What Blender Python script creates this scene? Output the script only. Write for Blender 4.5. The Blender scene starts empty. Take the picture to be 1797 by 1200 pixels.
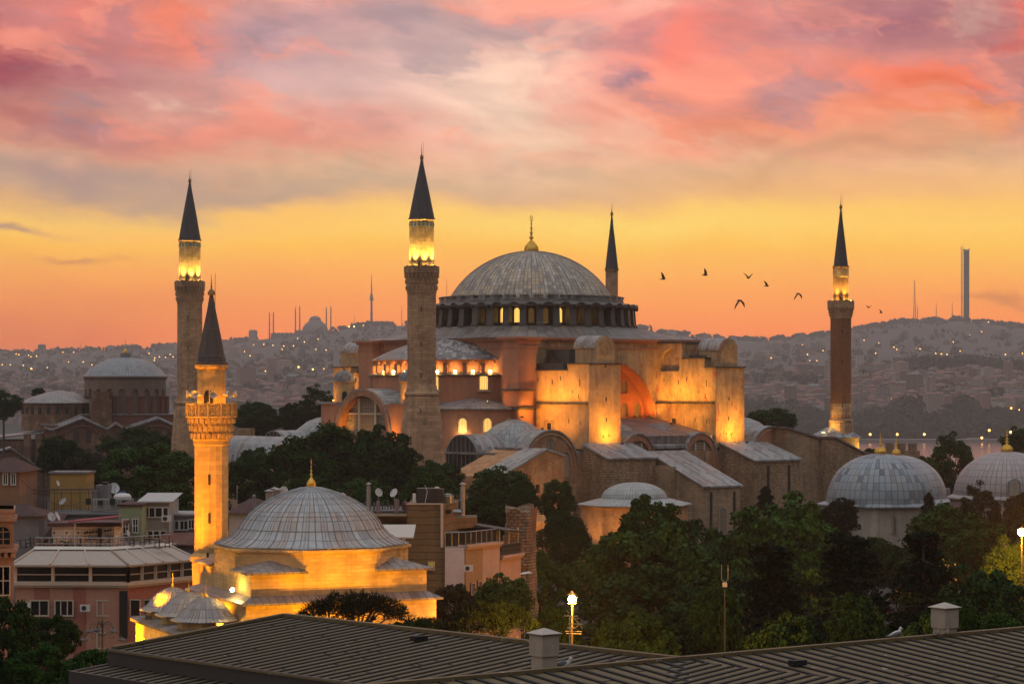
import bpy, math, random
from math import sin, cos, pi, atan2, sqrt, hypot, exp
from mathutils import Vector, Matrix
from mathutils.geometry import tessellate_polygon
from mathutils import noise as mnoise
random.seed(7)
SC = bpy.context.scene
COL = SC.collection
def rad(a): return a*pi/180
# ------------------------------------------------------------------ camera
F_PX, CX, HY, CAMZ = 4200.0, 898.5, 690.0, 29.0
cam = bpy.data.objects.new('camera', bpy.data.cameras.new('camera')); COL.objects.link(cam)
cam.location = (0, 0, CAMZ); cam.rotation_euler = (pi/2, 0, 0)
cam.data.sensor_width = 36; cam.data.lens = 36*F_PX/1797; cam.data.shift_y = 90/1797
cam.data.clip_start = 1; cam.data.clip_end = 40000
SC.camera = cam
SC.view_settings.view_transform = 'Standard'; SC.view_settings.look = 'None'
SC.view_settings.exposure = 0; SC.view_settings.gamma = 1; SC.view_settings.use_curve_mapping = False
SC.cycles.use_denoising = True
SC.cycles.max_bounces = 6; SC.cycles.diffuse_bounces = 3; SC.cycles.volume_bounces = 1
SC.cycles.transparent_max_bounces = 8; SC.cycles.sample_clamp_indirect = 4
def lin(r, g, b):
    f = lambda c: (c/255/12.92) if c/255 <= .04045 else ((c/255+.055)/1.055)**2.4
    return (f(r), f(g), f(b), 1)
def grey(v): return (v, v, v, 1)
# ------------------------------------------------------------------ node helper
class G:
    def __init__(s, nt): s.nt = nt; s.n = nt.nodes; s.l = nt.links
    def new(s, t, **kw):
        n = s.n.new(t)
        for k, v in kw.items(): setattr(n, k, v)
        return n
    def put(s, sock, v):
        if hasattr(v, 'is_output'): s.l.new(v, sock)
        elif v is not None: sock.default_value = v
    def m(s, op, a, b=None, c=None, clamp=False):
        n = s.new('ShaderNodeMath', operation=op, use_clamp=clamp)
        s.put(n.inputs[0], a)
        if b is not None: s.put(n.inputs[1], b)
        if c is not None: s.put(n.inputs[2], c)
        return n.outputs[0]
    def add(s, a, b): return s.m('ADD', a, b)
    def sub(s, a, b): return s.m('SUBTRACT', a, b)
    def mul(s, a, b): return s.m('MULTIPLY', a, b)
    def sstep(s, x, a, b, o0=0.0, o1=1.0):
        if a > b: a, b, o0, o1 = b, a, o1, o0
        n = s.new('ShaderNodeMapRange', interpolation_type='SMOOTHSTEP')
        s.put(n.inputs[0], x); n.inputs[1].default_value = a; n.inputs[2].default_value = b
        n.inputs[3].default_value = o0; n.inputs[4].default_value = o1
        return n.outputs[0]
    def mix(s, f, a, b, bt='MIX'):
        n = s.new('ShaderNodeMix', data_type='RGBA', blend_type=bt)
        s.put(n.inputs[0], f); s.put(n.inputs[6], a); s.put(n.inputs[7], b)
        return n.outputs[2]
    def xyz(s, v):
        n = s.new('ShaderNodeSeparateXYZ'); s.put(n.inputs[0], v); return n.outputs
    def vec(s, x, y, z):
        n = s.new('ShaderNodeCombineXYZ')
        for i, q in enumerate((x, y, z)): s.put(n.inputs[i], q)
        return n.outputs[0]
    def noise(s, v, scale=1.0, detail=3.0, rough=.55, dist=0.0):
        n = s.new('ShaderNodeTexNoise'); s.put(n.inputs['Vector'], v)
        n.inputs['Scale'].default_value = scale; n.inputs['Detail'].default_value = detail
        n.inputs['Roughness'].default_value = rough; n.inputs['Distortion'].default_value = dist
        return n.outputs['Fac']
    def white(s, v):
        n = s.new('ShaderNodeTexWhiteNoise', noise_dimensions='3D'); s.put(n.inputs['Vector'], v); return n.outputs['Value']
    def ramp(s, f, stops, interp='LINEAR'):
        n = s.new('ShaderNodeValToRGB'); s.put(n.inputs[0], f); r = n.color_ramp; r.interpolation = interp
        while len(r.elements) > 1: r.elements.remove(r.elements[-1])
        r.elements[0].position = stops[0][0]; r.elements[0].color = stops[0][1]
        for p, c in stops[1:]:
            e = r.elements.new(p); e.color = c
        return n.outputs[0]
    def vscale(s, v, sx, sy, sz):
        n = s.new('ShaderNodeVectorMath', operation='MULTIPLY'); s.put(n.inputs[0], v); n.inputs[1].default_value = (sx, sy, sz)
        return n.outputs[0]
# ------------------------------------------------------------------ world: dusk sky (horizon glow + lit cloud deck)
SC.world = bpy.data.worlds.new('World'); SC.world.use_nodes = True
def build_world():
    nt = SC.world.node_tree; nt.nodes.clear(); g = G(nt)
    d = g.new('ShaderNodeTexCoord').outputs['Generated']
    X, Y, Z = g.xyz(d)
    # gentle domain warp so every cloud edge is torn rather than round
    w1 = g.sub(g.noise(g.vec(g.mul(g.add(X, g.mul(Z, .5)), 11), g.mul(Z, 21), 3.1), 1.0, 5, .6), .5)
    w2 = g.sub(g.noise(g.vec(g.mul(g.add(X, g.mul(Z, .5)), 9), g.mul(Z, 22), 8.7), 1.0, 5, .6), .5)
    w3 = g.sub(g.noise(g.vec(g.mul(g.add(X, g.mul(Z, .8)), 40), g.mul(Z, 75), 1.7), 1.0, 4, .6), .5)
    u = g.add(X, g.add(g.mul(w1, .11), g.mul(w3, .024)))
    v = g.add(Z, g.add(g.mul(w2, .045), g.mul(w3, .011)))
    vb = g.add(Z, g.add(g.mul(w2, .012), g.mul(w3, .0016)))
    P = lambda py: (690-py)/4200
    st = [(590, (250, 146, 66)), (545, (252, 158, 72)), (490, (254, 174, 82)), (440, (254, 190, 88)), (400, (255, 205, 106)), (372, (252, 196, 110)),
          (350, (240, 184, 122)), (310, (228, 184, 142)), (270, (232, 186, 150)), (220, (240, 188, 160)), (150, (240, 190, 170)), (90, (242, 186, 168)), (10, (236, 168, 152))]
    base = g.ramp(g.mul(vb, 5.0), [(P(p)*5, lin(*c)) for p, c in st])
    def blob(col, px, py, rx, ry, k, src=None):
        nonlocal base
        a = g.mul(g.sub(u, (px-898.5)/4240), 4200.0/rx); b = g.mul(g.sub(v, P(py)), 4200.0/ry)
        e = g.m('POWER', 2.718, g.mul(g.add(g.mul(a, a), g.mul(b, b)), -1.0))
        base = g.mix(g.mul(e, k), base, lin(*col))
    # the dim left and the low, rosier left horizon
    blob((206, 122, 92), -80, 620, 330, 120, .75); blob((236, 150, 92), 200, 560, 420, 60, .4)
    blob((255, 214, 112), 1050, 395, 360, 34, .75); blob((255, 200, 104), 1600, 400, 340, 60, .4)
    blob((254, 190, 104), 350, 400, 330, 26, .7)
    blob((182, 152, 138), 120, 318, 330, 40, .95); blob((184, 156, 140), 430, 342, 260, 24, .7)
    blob((196, 166, 140), 740, 326, 240, 22, .6); blob((206, 168, 132), 1100, 318, 420, 26, .45)
    blob((172, 140, 128), 40, 405, 90, 9, .8); blob((196, 140, 110), 175, 462, 80, 6, .6)
    blob((226, 140, 116), 260, 235, 420, 44, .9); blob((198, 136, 120), 60, 232, 160, 22, .75)
    blob((190, 142, 136), 330, 150, 210, 66, .75); blob((240, 150, 128), 620, 215, 240, 42, .8)
    blob((160, 72, 82), -10, 110, 200, 120, 1.0); blob((176, 112, 118), 230, 60, 230, 70, .8)
    blob((255, 138, 104), 350, 50, 100, 70, 1.0); blob((236, 140, 124), 100, 60, 110, 40, .6); blob((235, 128, 108), 130, 20, 120, 26, .6)
    blob((186, 146, 152), 520, 90, 130, 80, .8); blob((150, 130, 144), 720, 34, 110, 40, .95)
    blob((214, 176, 170), 640, 150, 170, 60, .6); blob((255, 216, 190), 880, 150, 210, 120, .9); blob((255, 208, 182), 930, 80, 140, 70, .8)
    blob((222, 196, 166), 960, 225, 130, 60, .5)
    blob((250, 160, 150), 1000, 30, 160, 40, .6); blob((255, 132, 112), 1220, 95, 180, 90, 1.0); blob((255, 154, 126), 1330, 160, 200, 70, .9)
    blob((250, 146, 112), 1340, 225, 230, 44, .85); blob((180, 130, 138), 1120, 70, 50, 30, .5); blob((150, 118, 132), 1135, 140, 34, 18, .8)
    blob((170, 112, 120), 1500, 60, 190, 74, .95); blob((150, 92, 104), 1760, 60, 170, 70, .9); blob((250, 112, 84), 1775, 52, 60, 44, 1.0)
    blob((255, 124, 92), 1650, 165, 190, 52, 1.0); blob((250, 140, 84), 1700, 205, 170, 46, .8); blob((244, 150, 96), 1790, 240, 140, 34, .7)
    blob((178, 118, 112), 1790, 140, 60, 44, .6); blob((222, 160, 118), 1560, 262, 330, 40, .6); blob((244, 178, 114), 1500, 325, 420, 30, .5)
    blob((190, 130, 100), 1760, 522, 90, 9, .55)
    # torn patches of blue-grey shadow and of coral light inside the deck
    pq = g.vec(g.add(g.mul(u, 13), g.mul(v, 6)), g.mul(v, 30), 21.0); n1 = g.noise(pq, 1.0, 6, .55, .3); n2 = g.noise(g.vec(g.add(g.mul(u, 17), g.mul(v, 9)), g.mul(v, 38), 33.0), 1.0, 6, .55, .3); up_ = g.sstep(Z, .085, .115)
    base = g.mix(g.mul(g.mul(g.sstep(n1, .50, .68), up_), .6), base, lin(160, 138, 148))
    base = g.mix(g.mul(g.mul(g.sstep(n2, .50, .66), up_), .6), base, lin(255, 158, 130))
    base = g.mix(g.mul(g.mul(g.sstep(n1, .46, .30), up_), .35), base, lin(255, 214, 184))
    # finer streaks of light and shade inside the deck
    fl = g.noise(g.vec(g.mul(g.add(X, g.mul(Z, .9)), 20), g.mul(Z, 52), 5.5), 1.0, 6, .58, .8)
    fl2 = g.noise(g.vec(g.mul(g.add(X, g.mul(Z, .9)), 50), g.mul(Z, 150), 9.5), 1.0, 5, .6, .4)
    deck = g.sstep(Z, .070, .10)
    amp = g.add(g.mul(deck, .66), .05)
    f1 = g.add(1.0, g.mul(g.add(g.sub(fl, .5), g.mul(g.sub(fl2, .5), .35)), amp))
    base = g.mix(1.0, base, g.vec(f1, g.add(1.0, g.mul(g.sub(f1, 1.0), .9)), g.add(1.0, g.mul(g.sub(f1, 1.0), .8))), 'MULTIPLY')
    # this sky is seen through kilometres of built haze (see build_haze): let the light behind it be as strong as that needs
    path = g.m('MINIMUM', HAZE_LEN, g.m('DIVIDE', HAZE_TOP, g.m('MAXIMUM', Z, .012)))
    tr = g.m('POWER', 2.71828, g.mul(path, -HAZE_DENS)); veil = g.mix(1.0, HAZE_VEIL, g.vec(*(g.sub(1.0, tr),)*3), 'MULTIPLY')
    sb = g.new('ShaderNodeVectorMath', operation='SUBTRACT'); g.put(sb.inputs[0], base); g.put(sb.inputs[1], veil)
    iv = g.m('DIVIDE', 1.0, tr); mx = g.new('ShaderNodeVectorMath', operation='MAXIMUM'); g.put(mx.inputs[0], sb.outputs[0]); mx.inputs[1].default_value = (.01, .01, .01)
    base = g.mix(1.0, mx.outputs[0], g.vec(iv, iv, iv), 'MULTIPLY')
    sky = g.new('ShaderNodeTexSky', sky_type='NISHITA', sun_disc=False)
    sky.sun_elevation = rad(SUN_EL); sky.sun_rotation = rad(SUN_AZ); sky.altitude = 50
    nish = g.mix(1.0, sky.outputs[0], grey(.10), 'MULTIPLY')
    up = g.mix(1.0, nish, ZENITH, 'ADD')
    back = BACK
    rest = g.mix(g.sstep(Z, .15, .95), back, up)
    front = g.mul(g.sstep(Y, .35, .95), g.sstep(Z, .19, .55, 1.0, 0.0))
    col = g.mix(front, rest, base)
    col = g.mix(g.sstep(Z, -.06, -.005), grey(.05), col)
    bg = g.new('ShaderNodeBackground'); g.put(bg.inputs[0], col); bg.inputs[1].default_value = 1.0
    out = g.new('ShaderNodeOutputWorld'); g.l.new(bg.outputs[0], out.inputs[0])
HAZE_COL, HAZE_DENS, HAZE_ANI, HAZE_LEN, HAZE_TOP = (.93, .84, .79, 1), 8.3e-5, 0.2, 8700.0, 491.0
HAZE_VEIL = (.34, .25, .20, 1)
ZENITH = (.80, .80, .84, 1)
BACK = (.11, .085, .07, 1)
SUN_EL, SUN_AZ = 8.0, 246.0
build_world()
SC.world.cycles.sampling_method = 'MANUAL'; SC.world.cycles.sample_map_resolution = 1024
# the sun is down: only a weak, very broad dusk glow from behind the viewer's left
sl = bpy.data.lights.new('sun', 'SUN'); sl.energy = .22; sl.angle = rad(25); sl.color = (1, .86, .78)
sun = bpy.data.objects.new('sun', sl); COL.objects.link(sun); sun.location = (0, 0, 200)
sun.rotation_euler = (rad(82), 0, rad(-66))
# ------------------------------------------------------------------ mesh builder
class MB:
    def __init__(s): s.v = []; s.f = []; s.mi = []; s.M = None; s.cur = 0
    def add(s, vs, fs):
        o = len(s.v)
        if s.M is not None: vs = [tuple(s.M @ Vector(p)) for p in vs]
        s.v += [tuple(p) for p in vs]; s.f += [tuple(i+o for i in f) for f in fs]; s.mi += [s.cur]*len(fs)
        return s
    def box(s, x0, x1, y0, y1, z0, z1):
        return s.add([(x0,y0,z0),(x1,y0,z0),(x1,y1,z0),(x0,y1,z0),(x0,y0,z1),(x1,y0,z1),(x1,y1,z1),(x0,y1,z1)],
            [(0,3,2,1),(4,5,6,7),(0,1,5,4),(1,2,6,5),(2,3,7,6),(3,0,4,7)])
    def obox(s, c, sz, rz=0, rx=0):
        m = Matrix.Translation(c) @ Matrix.Rotation(rz, 4, 'Z') @ Matrix.Rotation(rx, 4, 'X')
        o = s.M; s.M = m if o is None else o @ m
        s.box(-sz[0]/2, sz[0]/2, -sz[1]/2, sz[1]/2, -sz[2]/2, sz[2]/2); s.M = o; return s
    def prism(s, poly, z0, z1):
        n = len(poly); a = z0 if isinstance(z0, (list, tuple)) else [z0]*n; b = z1 if isinstance(z1, (list, tuple)) else [z1]*n
        vs = [(p[0], p[1], a[i]) for i, p in enumerate(poly)] + [(p[0], p[1], b[i]) for i, p in enumerate(poly)]
        return s.add(vs, [tuple(range(n-1, -1, -1)), tuple(range(n, 2*n))] + [(i, (i+1) % n, n+(i+1) % n, n+i) for i in range(n)])
    def ext(s, prof, axis, a, b):
        # extrude a 2-D outline (u,z) along an axis: 'y' -> u is x ; 'x' -> u is y
        n = len(prof)
        P = (lambda u, z, t: (u, t, z)) if axis == 'y' else (lambda u, z, t: (t, u, z))
        vs = [P(u, z, a) for u, z in prof] + [P(u, z, b) for u, z in prof]
        return s.add(vs, [tuple(range(n)), tuple(range(2*n-1, n-1, -1))] + [(i, n+i, n+(i+1) % n, (i+1) % n) for i in range(n)])
    def rings(s, rs, closed=True, cap0=False, cap1=False):
        n = len(rs[0]); vs = [p for r in rs for p in r]; fs = []
        for k in range(len(rs)-1):
            for i in range(n if closed else n-1):
                j = (i+1) % n; fs.append((k*n+i, k*n+j, (k+1)*n+j, (k+1)*n+i))
        if cap0: fs.append(tuple(range(n-1, -1, -1)))
        if cap1: fs.append(tuple((len(rs)-1)*n+i for i in range(n)))
        return s.add(vs, fs)
    def lathe(s, prof, n=32, a0=0, a1=2*pi, c=(0, 0), rot=0, cap0=False, cap1=False):
        full = abs(a1-a0) > 6.28; m = n if full else n+1
        rs = [[(c[0]+max(r, .001)*cos(rot+a0+(a1-a0)*i/n), c[1]+max(r, .001)*sin(rot+a0+(a1-a0)*i/n), z) for i in range(m)] for r, z in prof]
        return s.rings(rs, full, cap0, cap1)
    def tube(s, p0, p1, r0, r1=None, n=6, caps=True):
        p0 = Vector(p0); p1 = Vector(p1); r1 = r0 if r1 is None else r1; d = (p1-p0)
        if d.length < 1e-6: return s
        d.normalize(); a = Vector((0, 0, 1)) if abs(d.z) < .9 else Vector((1, 0, 0)); u = d.cross(a).normalized(); w = d.cross(u)
        rs = [[p+(u*cos(2*pi*i/n)+w*sin(2*pi*i/n))*r for i in range(n)] for p, r in ((p0, r0), (p1, r1))]
        return s.rings(rs, True, caps, caps)
    def path(s, pts, r, n=5):
        for a, b in zip(pts, pts[1:]): s.tube(a, b, r, r, n)
        return s
    def ball(s, c, r, n=10, sz=1.0):
        k = n//2; return s.lathe([(r*sin(pi*i/k), c[2]-r*sz*cos(pi*i/k)) for i in range(k+1)], n, c=(c[0], c[1]))
    def wall(s, outer, holes, fn, depth):
        # a wall sheet with real openings: outline and holes in (u,z), fn(u,z,d) -> point, d metres behind the face
        loops = [outer]+holes; flat = [p for lp in loops for p in lp]
        tri = tessellate_polygon([[Vector((u, z, 0)) for u, z in lp] for lp in loops])
        fs = []
        for t in tri:
            (ax, ay), (bx, by), (cx, cy) = (flat[i] for i in t)
            fs.append(tuple(t) if (bx-ax)*(cy-ay)-(by-ay)*(cx-ax) > 0 else tuple(reversed(t)))
        s.add([fn(u, z, 0) for u, z in flat], fs)
        for lp in holes:
            n = len(lp)
            s.add([fn(u, z, 0) for u, z in lp]+[fn(u, z, depth) for u, z in lp], [(i, n+i, n+(i+1) % n, (i+1) % n) for i in range(n)])
        return s
    def build(s, name, mat, parent=None, loc=None, rz=None, smooth=False):
        me = bpy.data.meshes.new(name); me.from_pydata(s.v, [], s.f)
        mats = mat if isinstance(mat, (list, tuple)) else [mat]
        for m in mats: me.materials.append(m)
        if len(mats) > 1: me.polygons.foreach_set('material_index', s.mi)
        if smooth:
            me.polygons.foreach_set('use_smooth', [True]*len(me.polygons))
            try: me.set_sharp_from_angle(angle=rad(35))
            except Exception: pass
        me.update()
        o = bpy.data.objects.new(name, me); COL.objects.link(o)
        if parent: o.parent = parent
        if loc: o.location = loc
        if rz is not None: o.rotation_euler.z = rz
        return o
def arch(cx, z0, w, h, n=8, pointed=0.0):
    # window opening outline, counter-clockwise; pointed>0 lifts the crown to a point
    r = w/2; zs = z0+h-r*(1+pointed); pts = [(cx-r, z0), (cx+r, z0)]
    for i in range(n+1):
        t = pi*i/n; k = 1+pointed*(1-abs(cos(t)))**1.5
        pts.append((cx+r*cos(t), zs+r*sin(t)*k))
    return pts
def at(px, py, Y): return Vector(((px-CX)/F_PX*Y, Y, CAMZ+(HY-py)/F_PX*Y))
def tag(o, label=None, cat=None, group=None, kind=None):
    if label: o['label'] = label
    if cat: o['category'] = cat
    if group: o['group'] = group
    if kind: o['kind'] = kind
    return o
def thing(name, label, cat, loc=(0, 0, 0), rz=0, group=None):
    o = bpy.data.objects.new(name, None); COL.objects.link(o); o.empty_display_size = .5
    o.location = loc; o.rotation_euler = (0, 0, rz); return tag(o, label, cat, group)
def copy_tree(o, parent=None):
    c = o.copy(); COL.objects.link(c)
    if parent: c.parent = parent
    for ch in list(o.children): copy_tree(ch, c)
    return c
def dup(root, loc, rz=None, label=None, scale=None):
    c = copy_tree(root); c.location = loc
    if rz is not None: c.rotation_euler.z = rz
    if label: c['label'] = label
    if scale: c.scale = scale
    return c
def lamp(name, parent, loc, power, color=(1, .62, .14), target=None, angle=70, blend=.8, r=.25):
    l = bpy.data.lights.new(name, 'SPOT' if target is not None else 'POINT'); l.energy = power; l.color = color; l.shadow_soft_size = r
    o = bpy.data.objects.new(name, l); COL.objects.link(o); o.location = loc
    if parent: o.parent = parent
    if target is not None:
        l.spot_size = rad(angle); l.spot_blend = blend
        o.rotation_euler = (Vector(target)-Vector(loc)).to_track_quat('-Z', 'Y').to_euler()
    return o
# ------------------------------------------------------------------ materials
MATS = {}
def mat(name, fn, **kw):
    if name in MATS: return MATS[name]
    m = bpy.data.materials.new(name); m.use_nodes = True; m.node_tree.nodes.clear(); g = G(m.node_tree)
    b = g.new('ShaderNodeBsdfPrincipled'); o = g.new('ShaderNodeOutputMaterial'); g.l.new(b.outputs[0], o.inputs[0])
    fn(g, b, **kw); MATS[name] = m; return m
def objco(g): return g.new('ShaderNodeTexCoord').outputs['Object']
def bump(g, b, h, strength=.4, dist=.05):
    n = g.new('ShaderNodeBump'); n.inputs['Strength'].default_value = strength; n.inputs['Distance'].default_value = dist
    g.put(n.inputs['Height'], h); g.l.new(n.outputs[0], b.inputs['Normal'])
def f_plain(g, b, c=(.5, .5, .5), rough=.7, metal=0.0, var=.15, ns=1.5, bp=.0):
    co = objco(g); n = g.noise(co, ns, 5, .6)
    f = g.add(1-var, g.mul(n, 2*var))
    g.put(b.inputs['Base Color'], g.mix(1.0, (*c, 1), g.vec(f, f, f), 'MULTIPLY'))
    b.inputs['Roughness'].default_value = rough; b.inputs['Metallic'].default_value = metal
    if bp: bump(g, b, g.noise(co, ns*6, 4), bp, .05)
def f_plaster(g, b, c=(.5, .25, .15), c2=(.33, .2, .14), c3=None, rough=.9, ns=.22, streak=.5):
    co = objco(g); x, y, z = g.xyz(co)
    big = g.noise(co, ns, 6, .65, .4); st = g.noise(g.vec(g.mul(x, .8), g.mul(y, .8), g.mul(z, .13)), 1.0, 6, .68, .5)
    fine = g.noise(co, 2.6, 5, .7)
    k = g.sstep(g.add(g.mul(big, .65), g.mul(st, streak)), .38, .80)
    col = g.mix(k, (*c, 1), (*c2, 1))
    if c3: col = g.mix(g.sstep(g.noise(g.vscale(co, 1, 1, .6), ns*1.7, 5, .7, 1.0), .56, .63), col, (*c3, 1))
    crk = g.sstep(g.noise(g.vec(g.mul(x, 2.5), g.mul(y, 2.5), g.mul(z, .18)), 1.0, 3, .6), .66, .78)
    col = g.mix(g.mul(crk, .45), col, (*[q*.4 for q in c2], 1))
    f = g.add(.80, g.mul(fine, .4)); col = g.mix(1.0, col, g.vec(f, f, f), 'MULTIPLY')
    g.put(b.inputs['Base Color'], col); b.inputs['Roughness'].default_value = rough
    bump(g, b, g.add(fine, g.mul(big, 2)), .35, .04)
def f_masonry(g, b, c=(.36, .3, .22), c2=(.26, .2, .15), mort=(.2, .17, .13), bw=1.1, rh=.5, rough=.9, ms=.03, cyl=0.0, patch=None, stain=.5, sx=1.0):
    co = objco(g); x, y, z = g.xyz(co)
    uu = g.mul(g.m('ARCTAN2', y, x), cyl) if cyl else g.add(x, g.mul(y, sx))
    uu = g.add(uu, g.mul(g.sub(g.noise(co, .7, 3), .5), bw*.5)); zz = g.add(z, g.mul(g.sub(g.noise(co, .45, 3), .5), rh*.8))
    br = g.new('ShaderNodeTexBrick'); g.put(br.inputs['Vector'], g.vec(uu, zz, 0))
    br.inputs['Color1'].default_value = (*c, 1); br.inputs['Color2'].default_value = (*c2, 1); br.inputs['Mortar'].default_value = (*mort, 1)
    br.inputs['Scale'].default_value = 1; br.inputs['Mortar Size'].default_value = ms; br.inputs['Brick Width'].default_value = bw; br.inputs['Row Height'].default_value = rh
    br.inputs['Bias'].default_value = -.1
    big = g.noise(co, .28, 6, .65, .3); fine = g.noise(co, 2.2, 5, .7)
    st = g.noise(g.vec(g.mul(x, .9), g.mul(y, .9), g.mul(z, .08)), 1.0, 4, .6)
    col = br.outputs['Color']
    if patch: col = g.mix(g.sstep(g.noise(co, .35, 5, .7, .6), .5, .6), col, (*patch, 1))
    f = g.add(.62, g.mul(fine, .55)); f = g.mul(f, g.add(1+stain*.25, g.mul(g.sstep(g.add(g.mul(big, .6), g.mul(st, .5)), .4, .75), -stain)))
    g.put(b.inputs['Base Color'], g.mix(1.0, col, g.vec(g.mul(f, 1.22), g.mul(f, 1.04), g.mul(f, .82)), 'MULTIPLY')); b.inputs['Roughness'].default_value = rough
    bump(g, b, g.add(g.mul(br.outputs['Fac'], -1.0), fine), .4, .04)
def f_lead(g, b, n=0, dz=1.2, ang=0.0, w=.7, h=2.2, c=(.30, .32, .32), dark=(.13, .12, .12), rough=.48, var=.5, streak=.55, warm=(.34, .28, .23)):
    co = objco(g); x, y, z = g.xyz(co)
    if n:
        U = g.mul(g.add(g.m('ARCTAN2', y, x), pi), n/(2*pi)); rr = g.m('SQRT', g.add(g.mul(x, x), g.mul(y, y))); V = g.mul(g.sub(z, g.mul(rr, .6)), 1/dz)
        along = g.mul(g.sub(z, rr), .10)
    else:
        ca, sa = cos(ang), sin(ang)
        U = g.mul(g.add(g.mul(x, -sa), g.mul(y, ca)), 1/w); V = g.mul(g.add(g.mul(x, ca), g.add(g.mul(y, sa), z)), 1/h); along = g.mul(V, .25)
    fu = g.m('FLOOR', U); sh = g.mul(g.m('FRACT', g.mul(fu, .37)), .5 if not n else .0)
    V = g.add(V, sh); fv = g.m('FLOOR', V)
    pid = g.white(g.vec(fu, fv, 3.3)); pid2 = g.white(g.vec(fu, fv, 7.7))
    su = g.m('PINGPONG', U, .5); sv = g.m('PINGPONG', V, .5)
    seam = g.sstep(su, .03, .11, 1.0, 0.0); lap = g.sstep(sv, .02, .06, 1.0, 0.0)
    stn = g.noise(g.vec(g.mul(U, .9), along, 2.0), 1.0, 5, .65); big = g.noise(co, .15, 5, .6)
    fine = g.noise(co, 3.0, 4, .7)
    k = g.sstep(g.add(g.mul(stn, streak), g.add(g.mul(big, .5), g.mul(g.sub(pid, .5), var))), .42, .85)
    col = g.mix(k, (*c, 1), (*dark, 1))
    col = g.mix(g.mul(g.sstep(g.add(big, g.mul(g.sub(pid2, .5), .3)), .45, .7), .55), col, (*warm, 1))
    col = g.mix(g.mul(g.m('MAXIMUM', seam, lap), .6), col, (.07, .065, .06, 1))
    f = g.add(.75, g.mul(fine, .5)); col = g.mix(1.0, col, g.vec(f, f, f), 'MULTIPLY')
    g.put(b.inputs['Base Color'], col); g.put(b.inputs['Roughness'], g.add(rough-.1, g.mul(pid2, .25)))
    b.inputs['Metallic'].default_value = .15
    bump(g, b, g.add(g.mul(seam, 1.0), g.add(g.mul(lap, .5), g.mul(pid, .25))), .55, .06)
def f_emit(g, b, c=(1, .6, .15), s=5.0, base=(.1, .08, .05)):
    b.inputs['Base Color'].default_value = (*base, 1); b.inputs['Emission Color'].default_value = (*c, 1); b.inputs['Emission Strength'].default_value = s
def f_glass(g, b, c=(.012, .013, .016)):
    b.inputs['Base Color'].default_value = (*c, 1); b.inputs['Roughness'].default_value = .12
    n = g.noise(objco(g), .8, 2); bump(g, b, n, .05, .05)
def f_gold(g, b):
    n = g.noise(objco(g), 1.5, 4); g.put(b.inputs['Base Color'], g.mix(n, (.50, .27, .045, 1), (.85, .52, .10, 1)))
    b.inputs['Metallic'].default_value = .85; b.inputs['Roughness'].default_value = .42
def f_leaf(g, b, a=(.02, .04, .012), c=(.05, .09, .02), r=.6):
    i = g.new('ShaderNodeNewGeometry').outputs['Random Per Island']; o = g.new('ShaderNodeObjectInfo').outputs['Random']
    co = objco(g); n = g.noise(co, .5, 3)
    col = g.mix(g.add(g.mul(i, .65), g.mul(g.sub(n, .3), .7)), (*a, 1), (*c, 1))
    f = g.add(.7, g.mul(o, .6)); col = g.mix(1.0, col, g.vec(f, g.add(.75, g.mul(o, .5)), f), 'MULTIPLY')
    g.put(b.inputs['Base Color'], col); b.inputs['Roughness'].default_value = r; b.inputs['Specular IOR Level'].default_value = .04
def f_tile(g, b, c=(.22, .07, .04), ang=0.0, rh=.35):
    co = objco(g); x, y, z = g.xyz(co); U = g.add(g.mul(x, -sin(ang)), g.mul(y, cos(ang))); V = g.add(g.mul(x, cos(ang)), g.mul(y, sin(ang)))
    wv = g.m('PINGPONG', g.mul(U, 1/.24), .5); rw = g.m('FRACT', g.mul(V, 1/rh))
    n = g.noise(co, .6, 5, .7); w = g.white(g.vec(g.m('FLOOR', g.mul(U, 1/.24)), g.m('FLOOR', g.mul(V, 1/rh)), 1.0))
    f = g.mul(g.add(.5, g.mul(w, .5)), g.mul(g.add(.45, g.mul(wv, 1.1)), g.add(.5, n)))
    g.put(b.inputs['Base Color'], g.mix(1.0, (*c, 1), g.vec(f, f, f), 'MULTIPLY')); b.inputs['Roughness'].default_value = .85
    bump(g, b, g.add(wv, g.mul(rw, -.4)), .6, .06)
DARK = mat('dark_void', f_plain, c=(.008, .008, .009), rough=.6)
GLASS = mat('window_glass', f_glass)
GOLD = mat('gilded_copper', f_gold)
STEEL = mat('grey_metal', f_plain, c=(.30, .29, .28), rough=.45, metal=.6)
BLACKM = mat('black_metal', f_plain, c=(.02, .02, .022), rough=.5)
WHITEP = mat('white_paint', f_plain, c=(.62, .58, .54), rough=.6)
LAMPGLOW = mat('lamp_glow', f_emit, c=(1, .60, .15), s=6)
LAMPHOT = mat('lamp_white_hot', f_emit, c=(1, .80, .42), s=60)
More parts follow.
